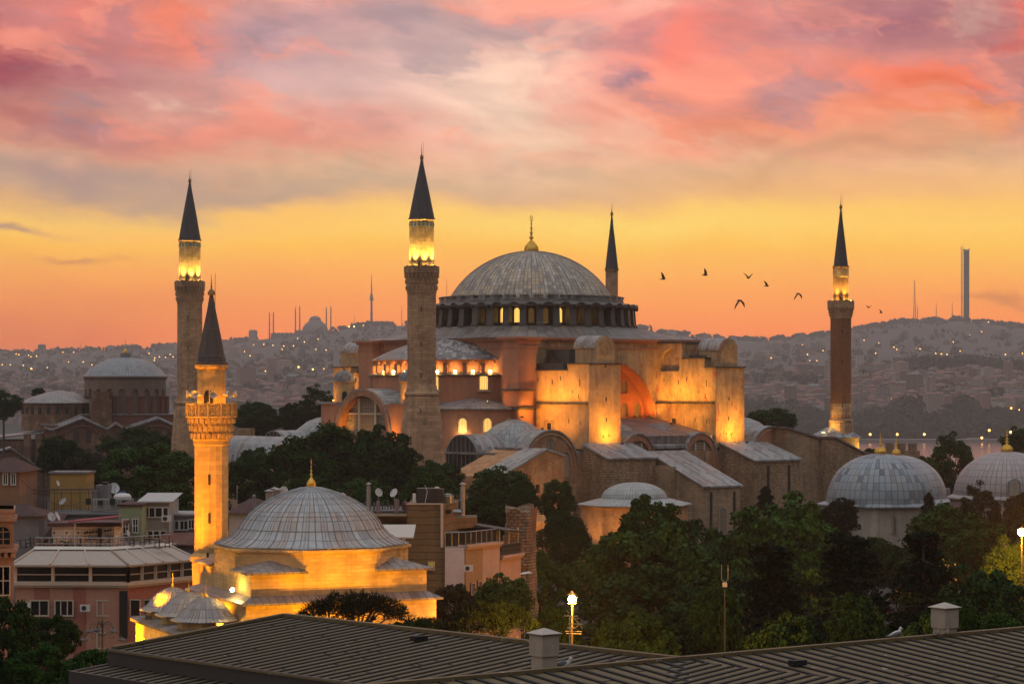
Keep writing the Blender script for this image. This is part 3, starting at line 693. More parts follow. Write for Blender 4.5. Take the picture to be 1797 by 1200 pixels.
    m = MB().lathe([(7.0, 18.6), (6.7, 19.6), (5.4, 21.8), (3.3, 23.4), (1.4, 24.15), (.01, 24.35)], 56); m.v = [(x, y, z-18.5) for x, y, z in m.v]
    sd = B(m, 'aisle_dome', RADLEAD, loc=(-29, -29.3, 18.5), smooth=True)
    for x, y in ((29, -29.3), (-29, 29.3), (29, 29.3)):
        c = sd.copy(); COL.objects.link(c); c.location = (x, y, 18.5)
    for sy in (-1, 1):
        B(vault(MB(), sy*29.2, 17.2, 4.6, 'x', -41.2, -34), 'west_vault', LEADV)
        B(MB().ext(half_disc(sy*29.2, 17.2, 4.3, base=1.5), 'x', -41.0, -40.8), 'vault_glazing', mat('dark_glazing', f_plain, c=(.03, .03, .032), rough=.25))
        q = MB()
        for i in range(-3, 4): q.box(-41.12, -41.0, sy*29.2+i*1.2-.05, sy*29.2+i*1.2+.05, 16, 17.2+sqrt(max(4.3**2-(i*1.2)**2, 0)))
        B(q, 'glazing_bar', STEEL)
    # --- west front with the great window
    out = [(-13.4, 8), (13.4, 8), (13.4, 27.0), (8.9, 27.0)]+[(8.6*cos(a), 21.0+8.6*sin(a)) for a in [rad(44)+rad(92)*i/18 for i in range(19)]]+[(-8.9, 27.0), (-13.4, 27.0)]
    hole = [(-7.4, 21.6), (7.4, 21.6)]+[(7.4*cos(pi*i/24), 21.6+7.1*sin(pi*i/24)) for i in range(25)]
    B(MB().wall(list(reversed([(-u, z) for u, z in out])) if False else out, [hole[2:]], lambda u, z, d: (-41.0+d, -u, z), 1.9).box(-39.1, -24, -13.4, -13.0, 8, 27).box(-39.1, -24, 13.0, 13.4, 8, 27).box(-41, -39.1, -13.4, -13.38, 8, 27).box(-41, -39.1, 13.38, 13.4, 8, 27), 'west_front', PINK)
    rg = []
    for r, x in ((8.75, -41.25), (8.75, -40.9), (7.35, -40.9), (7.35, -41.25)): rg.append([(x, r*cos(rad(-12)+rad(204)*i/30), 21.3+r*.985*sin(rad(-12)+rad(204)*i/30)) for i in range(31)])
    B(MB().rings(rg+[rg[0]], False), 'west_arch_band', mat('brick_arch_band', f_masonry, c=(.40, .22, .14), c2=(.30, .16, .1), bw=.3, rh=.2, ms=.01))
    pn = MB().add([(-39.3, -u, z) for u, z in [(-7.4, 20.5), (7.4, 20.5), (7.4, 21.6)]+[(7.4*cos(pi*i/24), 21.6+7.1*sin(pi*i/24)) for i in range(25)]+[(-7.4, 21.6)]], [tuple(range(29))])
    w = B(pn, 'west_window', mat('west_pane', f_plain, c=(.09, .07, .05), rough=.3)); q = MB()
    for u in (-2.55, 2.55): q.box(-40.1, -39.4, u-.3, u+.3, 20.5, 27.9); q.box(-40.25, -39.3, u-.55, u+.55, 27.5, 28.1)
    q.box(-40.0, -39.4, -7.4, 7.4, 25.0, 25.35)
    hz = lambda u: 21.6+sqrt(max(1-(u/7.4)**2, 0))*7.1
    for i in range(1, 30):
        u = -7.4+14.8*i/30; q.box(-39.55, -39.32, u-.055, u+.055, 20.5, hz(u))
    for i in range(1, 19):
        z = 20.6+.45*i; hw = 7.4 if z < 21.6 else 7.4*sqrt(max(1-((z-21.6)/7.1)**2, 0)); q.box(-39.55, -39.32, -hw, hw, z-.055, z+.055)
    q.build('lattice', LATTICE, w)
    m = vault(MB(), 0, 21.0, 8.85, 'x', -41.3, -24, 26)
    B(m, 'west_barrel', LEADH)
    B(MB().box(-41.4, -24, -13.7, -8.6, 27.0, 27.35).box(-41.4, -24, 8.6, 13.7, 27.0, 27.35), 'west_flat_roof', LEADH)
    B(MB().box(-40.9, -24, -13.2, 13.2, 5, 21.0).box(-41.9, -40.9, -13.4, 13.4, 19.9, 20.4), 'narthex', PINK)
    for y in (10.0, -10.4): # domed stair turrets
        m = MB().lathe([(1.95, 27.2), (1.95, 30.9), (2.15, 31.0), (2.15, 31.25)], 28, c=(-38, y)); tr = B(m, 'stair_turret', OCHRE, smooth=True)
        m = MB().lathe([(2.2, 0), (2.1, .7), (1.5, 1.6), (.7, 2.05), (.25, 2.2), (.2, 2.6), (.01, 2.7)], 28); m.build('turret_dome', mat('turret_lead', f_lead, n=24, dz=.9, c=(.16, .15, .145), dark=(.08, .075, .07)), tr, loc=(-38, y, 31.2), smooth=True)
        q = MB(); q.M = Matrix.Translation((-38, y, 0)) @ Matrix.Rotation(rad(235), 4, 'Z'); q.ext([(u, z) for u, z in arch(0, 27.3, .9, 2.1, 6)], 'x', 1.85, 1.98); q.build('turret_door', DARK, tr)
    # --- masonry buttress blocks stepping down on the south side
    def shed(x0, x1, yb, yf, zb, zf, mw, z0=0.0, name='buttress_block', over=.35):
        m = MB().ext([(yf, z0), (yb, z0), (yb, zb), (yf, zf)], 'x', x0, x1); o = B(m, name, mw)
        sl = (zb-zf)/(yb-yf); q = MB().ext([(yf-over, zf-over*sl), (yb, zb), (yb, zb+.3), (yf-over, zf-over*sl+.3)], 'x', x0-over, x1+over); q.build('shed_roof', LEADV, o); return o
    shed(-21.2, -9.6, -39, -45.6, 19.8, 17.4, RUBBLE)
    o = shed(13.2, 25.4, -39, -48.0, 19.6, 16.5, RUBBLE)
    q = MB()
    for x in (16.8, 22.4): q.box(x-.3, x+.3, -48.08, -47.9, 2, 15.6); 
    q.build('slit_window', DARK, o)
    o = shed(-8.8, .3, -42.5, -57, 18.3, 12.5, ASHLAR, z0=0)
    q = MB()
    for x in (-7.0, -1.2): q.box(x-.28, x+.28, -57.07, -56.9, 3, 11.6)
    q.build('slit_window', DARK, o)
    w = window(hs, -4.1, -57.06, 2.2, -pi/2, 2.4, 6.8, 8, 18, bar=.06)
    m = MB().box(-10.2, -8.8, -50, -41, 0, 16.0); B(m, 'buttress_rib', ASHLAR)
    # big sloping eastern wall
    m = MB().ext([(27.5, 0), (37.5, 0), (36.0, 20.2), (27.5, 22.3)], 'y', -43, -39.3); B(m, 'sloping_wall', ASHLAR)
    m = MB().ext([(35.0, 0), (56, 0), (55, 16.2), (44, 17.4), (36.5, 20.3)], 'y', -47, -40); B(m, 'sloping_wall', RUBBLE)
    q = MB()
    for (x0, z0), (x1, z1), y0 in (((26.9, 22.35), (36.6, 20.1), -43.3), ((36.2, 20.4), (44, 17.45), -47.3), ((44, 17.45), (55.5, 16.1), -47.3)): q.add([(x0, y0, z0), (x1, y0, z1), (x1, -39, z1), (x0, -39, z0), (x0, y0, z0+.35), (x1, y0, z1+.35), (x1, -39, z1+.35), (x0, -39, z0+.35)], [(0, 3, 2, 1), (4, 5, 6, 7), (0, 1, 5, 4), (1, 2, 6, 5), (2, 3, 7, 6), (3, 0, 4, 7)])
    B(q, 'coping', LEADBR)
    # --- gabled annex at the south-west corner
    x0, xr, x1, yf, yb = -49.3, -39.2, -35.3, -50, -36
    out = [(x0, 0), (x1, 0), (x1, 18.2), (xr+1.6, 19.2), (xr-1.2, 19.3), (x0, 15.1)]
    holes = [[(a-w/2, z), (a+w/2, z), (a+w/2, z+h), (a-w/2, z+h)] for a, z, w, h in ((-41.2, 12.1, .9, 1.5), (-39.2, 12.1, .8, 1.4), (-45.5, 12.0, 1.9, 1.4), (-47.4, 12.1, 1.0, 1.3), (-46.2, 15.1, .5, .6), (-44.9, 15.2, .45, .8))]
    an = B(MB().wall(out, holes, lambda u, z, d: (u, yf+d, z), .45).box(x0, x1, yf+.45, yb, 0, 15.0).add([(x0, yf, 0), (x0, yf+.5, 0), (x0, yf+.5, 15.1), (x0, yf, 15.1)], [(0, 1, 2, 3)]).add([(x1, yf, 0), (x1, yf+.5, 0), (x1, yf+.5, 18.2), (x1, yf, 18.2)], [(0, 1, 2, 3)]).ext([(x0, 15.0), (x1, 15.0), (x1, 18.15), (xr, 19.2)], 'y', yf+.45, yb), 'gabled_annex', GABLEB)
    for a, w, z, h in [(hh[0][0], hh[1][0]-hh[0][0], hh[0][1], hh[2][1]-hh[0][1]) for hh in holes]: MB().add([(a, yf+.42, z), (a+w, yf+.42, z), (a+w, yf+.42, z+h), (a, yf+.42, z+h)], [(0, 1, 2, 3)]).build('window', DARK, an)
    q = MB().ext([(x0-.5, 14.85), (xr, 19.3), (xr, 19.65), (x0-.5, 15.2)], 'y', yf-.3, yb-8).ext([(xr, 19.3), (x1+.4, 18.1), (x1+.4, 18.45), (xr, 19.65)], 'y', yf-.3, yb)
    q.build('annex_roof', mat('annex_lead', f_lead, ang=pi, w=.8, h=2.6, c=(.33, .32, .30)), an)
    q = MB()
    for cx, r, zs in ((-39.3, 2.6, 15.2), (-44.2, 2.4, 12.9)): q.path([(cx+r*cos(pi*i/14), yf-.02, zs+r*sin(pi*i/14)) for i in range(15)], .12, 4)
    for z in (14.6, 11.0): q.box(x0, x1, yf-.05, yf+.02, z, z+.12)
    q.box(-48.6, -46.6, yf-.5, yf, 13.9, 14.1)
    q.build('blind_arch', GABLEB, an)
    window(hs, -40.6, yf-.03, 7.2, -pi/2, 2.0, 3.4, 6, 9, bar=.09)
    B(MB().box(-34.9, -32.4, -49, -40, 0, 13.4), 'buttress_pier', ASHLAR)
    # low courtyard wing running north behind the trees
    B(MB().box(-52, -42, 9, 36, 0, 15.6), 'courtyard_wing', ASHLAR)
    B(vault(MB(), -47, 15.4, 5.4, 'y', 8.6, 36.4), 'courtyard_roof', LEADH)
    for x, y in ((-43, 36.5), (-43, 33.0)): B(MB().lathe([(1.4, 14), (1.4, 19.2), (1.55, 19.3), (1.2, 20.3), (.01, 20.8)], 16, c=(x, y)), 'lantern', BRICKW)
    # --- floodlights: every fixture carries its own lamp
    Y1 = (1, .41, .04); Y2 = (1, .34, .025)
    def flood(x, y, z, tx, ty, tz, p, col=Y1, ang=140, blend=1.0, r=.5, out=3.2):
        a = atan2(ty-y, tx-x)
        d = hypot(tx-x, ty-y); k = max(out, d)/d; x, y = tx-(tx-x)*k, ty-(ty-y)*k
        m = MB().box(-.3, .3, .04, .14, 0, .3).box(-.3, .3, -.14, .04, 0, .05); m.cur = 1; m.add([(-.27, .035, .06), (.27, .035, .06), (.27, .035, .27), (-.27, .035, .27)], [(0, 1, 2, 3)])
        o = m.build('floodlight', [BLACKM, LAMPGLOW], hs, loc=(x, y, z), rz=a+pi/2)
        l = lamp('flood_beam', hs, (x, y, z+.5), p*.78, col, (tx, ty, tz), ang, blend, r); return o
    # south-west tower, long west side: above and below the string course
    for y, p in ((-36.5, 1300), (-32.5, 1500), (-28.5, 1700), (-25, 1500)): flood(-21.2, y, 27.0, -19.7, y, 31.0, p*1.2, out=3.2)
    flood(-24.5, -27.5, 24.6, -19.7, -27.0, 26.4, 4200, out=6); flood(-24, -33, 22.5, -19.7, -32.5, 26, 3200, out=6)
    # fronts of the two towers
    flood(-15.6, -41.6, 19.9, -15.6, -39, 24.5, 7500, out=4.2); flood(16.0, -41.8, 19.7, 16.0, -39, 24.5, 9500, out=4.2)
    # recess under the great arch
    for x in (2.0, 6.4, 10.2): flood(x, -22.0, 24.4, x, -19.6, 27.5, 1300, Y2)
    flood(9.6, -24.0, 24.2, 11.9, -21.3, 29, 1500, (1, .42, .06))
    flood(-6.0, -24.0, 24.3, -4.0, -19.6, 28, 1500, Y2)
    # south-east tower, long west side
    for y, p in ((-26.4, 1900), (-30, 1700), (-33.5, 1600), (-36.8, 1300)): flood(10.4, y, 27.0, 12.1, y, 31, p*1.2, out=3.2)
    flood(9.0, -33.5, 23.2, 12.1, -33.8, 26.4, 4200, out=6); flood(9.4, -27.0, 24.2, 12.1, -27.0, 26.4, 2400, Y2, out=5)
    # west side
    flood(-37.9, 13.0, 27.5, -38.4, 10.5, 29.5, 420, ang=130); flood(-41.0, 11.0, 27.5, -39.0, 10.2, 29.3, 500, ang=130); flood(-40.9, -12.6, 27.5, -38.4, -10.8, 29.5, 700, ang=130)
    flood(-26, 30.0, 27.6, -19.7, 31.5, 31, 2600); flood(-22.4, 36, 27.4, -19.7, 36, 31, 1300)
    flood(-41.6, 6.0, 20.6, -40.0, 7.3, 24.5, 1400, ang=120); flood(-42.6, -9.8, 20.5, -41, -10.6, 23.0, 1500, ang=110)
    flood(-39.9, 0, 20.9, -39.3, 0, 24, 260, ang=130)
    flood(-28, -20.5, 27.4, -24, -24.5, 30, 700, Y2)
    flood(-27.5, -27.2, 22.6, -24.5, -23.5, 25.5, 900, Y1)
    # warm street light climbing the annex
    flood(-42, -57.5, 3.0, -40.5, -50, 9.5, 3400, (1, .50, .12), ang=110)
    return hs
HSOBJ = build_basilica()
# ================================================================== minarets
SLATE = mat('spire_lead', f_lead, n=22, dz=2.4, c=(.060, .055, .058), dark=(.032, .03, .032), warm=(.08, .06, .05), var=.35, rough=.5)
MSTONE = mat('minaret_stone', f_masonry, c=(.44, .31, .215), c2=(.29, .20, .14), mort=(.19, .15, .11), bw=1.3, rh=.55, cyl=2.6, ms=.02)
MBRICK = mat('minaret_brick', f_masonry, c=(.25, .115, .06), c2=(.18, .085, .045), mort=(.22, .12, .07), bw=.5, rh=.16, cyl=2.0, ms=.012, stain=.3)
GLASST = mat('turquoise_glass', f_emit, c=(.10, .35, .38), s=.12, base=(.02, .07, .08))
def flute(prof, n=32, k=.04):
    # polygonal shaft with shallow edge ribs
    rs = []
    for r, z in prof: rs.append([((r*(1+(k if i % 2 == 0 else 0)))*cos(2*pi*i/n), (r*(1+(k if i % 2 == 0 else 0)))*sin(2*pi*i/n), z) for i in range(n)])
    return rs
def minaret(label, px, Y, shaft, base, balcony, upper, cone, tip, fin, stone, upmat, nlights=8, power=7000, lcol=(1, .72, .13), panes=True, square=None, wd=1.0, label_cat='minaret'):
    x = (px-CX)/F_PX*Y
    t = thing('minaret', label, 'minaret', (x, Y, 0)); k = Y/F_PX; zz = lambda py: CAMZ+(HY-py)*k
    # base: battered plinth
    (b0r, b0y), (b1r, b1y) = base; sr, sy = shaft
    m = MB()
    zb = ground_z(x, Y)-.5
    m.lathe([(b0r*1.03, zb), (b0r*1.03, zz(b0y)-.2), (b0r, zz(b0y)), (b1r+.2, zz(b1y)-.5)], 16, rot=pi/16); m.build('plinth', stone, t)
    m = MB().lathe([(b1r+.02, zz(b1y)-.6), (b1r+.32, zz(b1y)-.3), (b1r+.32, zz(b1y)), (b1r, zz(b1y)+.3)], 24); m.build('base_moulding', stone, t)
    by_top, by_bot, br, cor_y = balcony
    m = MB().rings(flute([(b1r, zz(b1y)+.2), (sr, zz(b1y)+1.5), (sr, zz(cor_y))], 32, .02)); m.build('shaft', upmat[0] if isinstance(upmat, tuple) else stone, t)
    # corbels and balcony
    zc, zbt, ztp = zz(cor_y), zz(by_bot), zz(by_top); st = 5
    pr = [(sr, zc-.4), (sr+.12, zc-.3), (sr+.12, zc)]
    for i in range(st+1):
        f = i/st; r = sr+.12+(br-sr-.22)*(f**1.35); pr += [(r, zc+(zbt-zc)*f), (r+.06, zc+(zbt-zc)*f+.12)]
    m = MB().lathe(pr, 32)
    for ring in range(3): # carved stalactite teeth
        f = (ring+.6)/3; r = sr+.15+(br-sr-.22)*(f**1.35)
        for i in range(24): a = 2*pi*(i+.5*(ring % 2))/24; m.obox((r*cos(a), r*sin(a), zc+(zbt-zc)*f), (.32, .26, (zbt-zc)*.22), a)
    m.build('corbel', stone, t)
    m = MB().lathe([(br-.1, zbt), (br+.06, zbt), (br+.06, zbt+.15), (br, zbt+.18), (br, ztp-.12), (br+.07, ztp-.1), (br+.07, ztp), (br-.16, ztp), (br-.16, zbt+.2), (upper[0]*.8, zbt+.2)], 32)
    for i in range(16): a = 2*pi*i/16; m.obox(((br+.02)*cos(a), (br+.02)*sin(a), (zbt+ztp)/2), (.14, .22, ztp-zbt), a)
    m.build('balcony', stone, t)
    # upper shaft and spire
    ur, uy = upper; zc0 = zz(cone[1])
    m = MB().rings(flute([(ur, zbt), (ur, zc0-.35), (ur+.18, zc0-.2), (ur+.18, zc0)], 32, .02)); m.build('upper_shaft', upmat[1] if isinstance(upmat, tuple) else stone, t)
    if panes:
        m = MB()
        for i in range(18):
            a = 2*pi*i/18; m.obox((ur*1.012*cos(a), ur*1.012*sin(a), zc0-1.0), (.12, .34, .55), a)
        m.build('glazed_band', GLASST, t)
    zt = zz(tip)
    sp = MB().lathe([(cone[0]+.12, 0), (cone[0]+.12, .16), (cone[0], .2), (cone[0]*.62, (zt-zc0)*.42), (cone[0]*.30, (zt-zc0)*.74), (.10, zt-zc0)], 24).build('spire', SLATE, t, loc=(0, 0, zc0), smooth=True)
    m = MB(); finial(m, 0, 0, zt-.3, zz(fin)-zt+.3, .30); m.tube((.28, 0, zt-2.2), (.30, 0, zz(fin)+.1), .025, .02, 4); m.build('finial', mat('weathered_gilt', f_plain, c=(.25, .14, .05), metal=.5, rough=.5), t, smooth=True)
    q = MB(); q.M = Matrix.Rotation(rad(-95), 4, 'Z'); q.ext([(u, z) for u, z in arch(0, zbt+.25, .7, 1.9, 6)], 'x', ur*.97, ur*1.01); q.build('balcony_door', DARK, t)
    m = MB()
    for z in (zc-3, zc-9, zz(b1y)+3, zz(b1y)-3):
        m.obox((0, -(sr*1.0 if z > zz(b1y) else b1r+.9)+.02, z), (.16, .2, .8))
    m.build('slit_window', DARK, t)
    for i in range(nlights):
        a = 2*pi*(i+.37)/nlights-pi/2; rr = br-.42
        fx = MB().box(-.13, .13, -.13, .13, 0, .42).box(-.2, .2, -.2, .2, .40, .62).build('floodlight', [BLACKM], t, loc=(rr*cos(a), rr*sin(a), ztp-.45))
        lamp('balcony_glow', t, ((ur+.42)*cos(a), (ur+.45)*sin(a), ztp+.12), power*.05, lcol, r=.1)
        lamp('balcony_beam', t, ((br-.12)*cos(a), (br-.12)*sin(a), ztp+.30), power*.8, lcol, (ur*.93*cos(a), ur*.93*sin(a), zbt+(zc0-zbt)*.75), 75, 1.0, .1)
    return t
# label, px, Y, shaft (r,y), base, balcony(top,bottom,r,corbel y), upper(r), cone(r,y), tip, finial
minaret('thick grey stone minaret with battered base and bright balcony, in front of the basilica', 740, 410, (2.42, 600), ((4.3, 818), (2.72, 690)), (468, 480, 2.95, 512), (2.08, 468), (2.2, 385), 277, 250, MSTONE, None)
minaret('grey stone minaret standing just behind the glowing orange minaret', 333, 467, (2.40, 600), ((4.25, 840), (2.72, 706)), (494, 504, 2.90, 530), (2.08, 494), (2.16, 422), 317, 297, MSTONE, None, power=5500)
minaret('slender pale minaret half hidden behind the great dome', 1073.5, 532, (1.75, 600), ((3.4, 760), (1.9, 700)), (560, 568, 2.4, 580), (1.36, 530), (1.45, 473), 376, 354, MSTONE, None, nlights=0, panes=False)
mb_ = minaret('red brick minaret with lit balcony, standing alone to the right of the basilica', 1475.5, 480, (2.05, 600), ((3.0, 790), (2.12, 737)), (528, 541, 2.6, 556), (1.52, 528), (1.45, 468), 364, 341, MSTONE, (MBRICK, MBRICK), nlights=6, power=4500, panes=False)
def brick_minaret_base():
    k = 480/F_PX
    MB().box(-4.9, 2.4, -3.2, 4, -.5, 20.2).build('base_block', ASHLAR, mb_, rz=rad(20))
    MB().rings([[(-5.2, -3.5, 20.2), (2.7, -3.5, 20.2), (2.7, 4.3, 20.2), (-5.2, 4.3, 20.2)], [(-2.2, -.8, 22.2), (1.2, -.8, 22.2), (1.2, 1.6, 22.2), (-2.2, 1.6, 22.2)]], True, False, True).build('base_roof', LEADV, mb_, rz=rad(20))
    MB().lathe([(2.3, 20.4), (2.12, 22.5), (2.10, 27.0)], 24).build('stone_collar', MSTONE, mb_)
    MB().lathe([(1.53, 52.3), (1.62, 52.35), (1.62, 53.9), (1.53, 54)], 24).build('marble_band', MSTONE, mb_)
    fx = MB().box(-.3, .3, -.15, .15, 0, .2).build('floodlight', LAMPGLOW, mb_, loc=(-3.9, -3.2, 21.1)); lamp('shaft_beam', mb_, (-3.8, -3.3, 21.8), 1400, (1, .6, .12), (0, -1, 24), 120, 1, .3)
    lamp('shaft_beam', mb_, (4.8, -2.5, 17.0), 2600, (1, .62, .12), (1.8, -1, 22), 110, 1, .3)
    MB().box(-.5, .5, -.2, .2, 0, .25).build('floodlight', LAMPGLOW, mb_, loc=(4.9, -2.7, 16.3))
brick_minaret_base()
# ================================================================== tombs and baptistery
TOMBL = mat('tomb_lead', f_lead, n=54, dz=1.55, c=(.24, .28, .31), dark=(.085, .095, .115), warm=(.31, .30, .27), var=.9, streak=.3)
TOMBL2 = mat('tomb_lead_plain', f_lead, n=60, dz=1.5, c=(.32, .33, .335), dark=(.22, .22, .22), warm=(.33, .29, .27), var=.35)
TOMBLAT = mat('tomb_lattice', f_plain, c=(.20, .165, .13), rough=.8)
MARBLE = mat('pale_marble', f_plaster, c=(.46, .39, .31), c2=(.27, .23, .19), ns=.3, streak=.75)
def dome_house(name, label, cat, px, Y, dome_r, z_apex, z_spring, eave_r, z_eave, body_r, mbody, mlead, nside=16, rot=0, fin=None, wins=(), prof='round', eave_drop=.5, ground=None):
    x = (px-CX)/F_PX*Y; t = thing(name, label, cat, (x, Y, 0)); h = z_apex-z_spring
    zg = ground_z(x, Y)-1 if ground is None else ground
    m = MB().lathe([(body_r, zg), (body_r, z_eave-.5), (body_r+.15, z_eave-.45), (body_r+.15, z_eave-.25), (body_r, z_eave-.2), (body_r*.98, z_eave+.1)], nside, rot=rot)
    m.build('wall', mbody, t)
    MB().lathe([(eave_r, z_eave-.12), (eave_r, z_eave+.05), (dome_r+.25, z_eave+eave_drop), (dome_r, z_eave+eave_drop)], max(nside, 48) if nside > 8 else nside, rot=rot).build('eave_roof', mlead, t)
    pr = []
    for i in range(21):
        a = pi/2*i/20; pr.append((dome_r*cos(a)**.94 if i < 20 else .01, h*sin(a)))
    MB().lathe([(dome_r, -.6)]+pr, 72).build('dome', mlead, t, loc=(0, 0, z_spring), smooth=True)
    if fin:
        MB_ = MB(); finial(MB_, 0, 0, z_apex-.05, fin[0], fin[1])
        for i in range(12): a = 2*pi*i/12; MB_.path([(fin[1]*1.0*r*cos(a), fin[1]*r*sin(a), z_apex+q*fin[0]) for r, q in ((.97, .01), (1.03, .1), (.85, .18), (.45, .27))], .07, 4)
        MB_.build('finial', GOLD, t, smooth=True)
    for a, z, w, hh, nx, nz in wins:
        window(t, (body_r*cos(pi/nside)+.05)*cos(a), (body_r*cos(pi/nside)+.05)*sin(a), z, a, w, hh, nx, nz, frame=TOMBLAT, bar=.06)
    return t
A0 = -pi/2
tb = dome_house('domed_tomb', 'domed tomb with patchwork grey lead roof and pale marble wall, nearest beside the basilica', 'tomb', 1545, 390, 8.75, 19.2, 11.5, 10.4, 10.9, 9.6, MARBLE, TOMBL, 8, rad(-90-12-22.5+22.5), (3.6, .95), [(A0-rad(9.5), 6.5, 1.7, 3.2, 7, 11), (A0-rad(-2), 6.5, 1.7, 3.2, 7, 11)], ground=-2)
for ang in (-44, 32):
    a = A0+rad(ang); window(tb, 9.15*cos(a), 9.15*sin(a), 6.5, a, 1.7, 3.2, 7, 11, frame=TOMBLAT, bar=.06)
dome_house('domed_tomb', 'grey lead domed tomb partly hidden behind the patchwork dome', 'tomb', 1573, 416, 8.6, 18.3, 11.0, 9.6, 10.3, 9.2, MARBLE, TOMBL2, 16, 0, (3.4, .72), ground=-2)
t3 = dome_house('domed_tomb', 'rosy grey lead domed tomb at the right edge, dormer window low on its dome', 'tomb', 1767, 400, 8.8, 19.3, 12.0, 9.9, 11.6, 9.5, mat('mauve_plaster', f_plaster, c=(.38, .27, .24), c2=(.27, .2, .18)), mat('tomb_lead_rosy', f_lead, n=60, dz=1.5, c=(.33, .29, .28), dark=(.24, .21, .21), warm=(.36, .29, .27), var=.3), 16, 0, (3.9, .95), ground=-2)
MB().lathe([(8.9, 11.2), (8.9, 12.6)], 48).build('drum', t3.children[0].data.materials[0], t3)
m = MB().ext([(-1.1, 12.2), (1.1, 12.2)]+[(1.1*cos(pi*i/10), 14.0+1.1*sin(pi*i/10)) for i in range(11)], 'y', -8.95, -5.5); dm = m.build('dormer', TOMBL2, t3, rz=rad(-4))
window(t3, 8.97*sin(rad(-4)), -9.0*cos(rad(-4)), 12.4, A0-rad(4), 1.25, 2.2, 5, 9, bar=.1)
MB().box(7.9, 9.2, -.9, .9, 9.5, 12.5).build('dormer', TOMBL2, bpy.data.objects['domed_tomb.001'])
bp = dome_house('domed_baptistery', 'low lead domed baptistery glowing orange below its eaves, among trees at the basilica foot', 'baptistery', 1113, 395, 5.5, 14.35, 11.6, 9.7, 10.75, 8.9, GABLEB, mat('baptistery_lead', f_lead, n=64, dz=1.2, c=(.36, .375, .36), dark=(.24, .245, .235), warm=(.38, .35, .3), var=.3), 8, rad(6), None, [(A0-rad(44), 4.6, 1.9, 4.4, 6, 14)], ground=-2, eave_drop=1.0)
for ang in (-50, -15, 25):
    a = A0+rad(ang); lamp('eave_light', bp, (11.6*cos(a), 11.6*sin(a), 4.0), 1300, (1, .52, .12), (8.6*cos(a), 8.6*sin(a), 9.0), 110, 1, .3)
    MB().tube((0, 0, -1), (0, 0, 3.7), .05).box(-.2, .2, -.15, .15, 3.6, 3.9).build('floodlight', BLACKM, bp, loc=(11.6*cos(a), 11.6*sin(a), 0))
# crenellated city wall on the shore, seen between the tombs
def city_wall(label, pts, h, t, mt, merlon=True):
    (ax, ay), (bx, by) = pts; L = hypot(bx-ax, by-ay); o = thing('stone_wall', label, 'wall', (ax, ay, 0), atan2(by-ay, bx-ax))
    MB().box(0, L, -t/2, t/2, -2, h).build('wall', mt, o)
    if merlon:
        m = MB(); n = max(2, int(L/2.6))
        for i in range(n): m.box(L*(i+.2)/n, L*(i+.75)/n, -t/2, t/2, h, h+1.5)
        m.build('merlon', mt, o)
    return o
p0, p1 = at(1552, 800, 505), at(1612, 800, 500)
city_wall('crenellated stone wall visible between the gilded tomb finials', ((p0.x, 505), (p1.x, 500)), 17.0, 1.2, RUBBLE)
p0, p1 = at(402, 760, 520), at(444, 760, 516)
city_wall('old stone wall stump behind the long lead roof at left', ((p0.x, 520), (p1.x, 516)), 21.5, 1.2, RUBBLE, False)
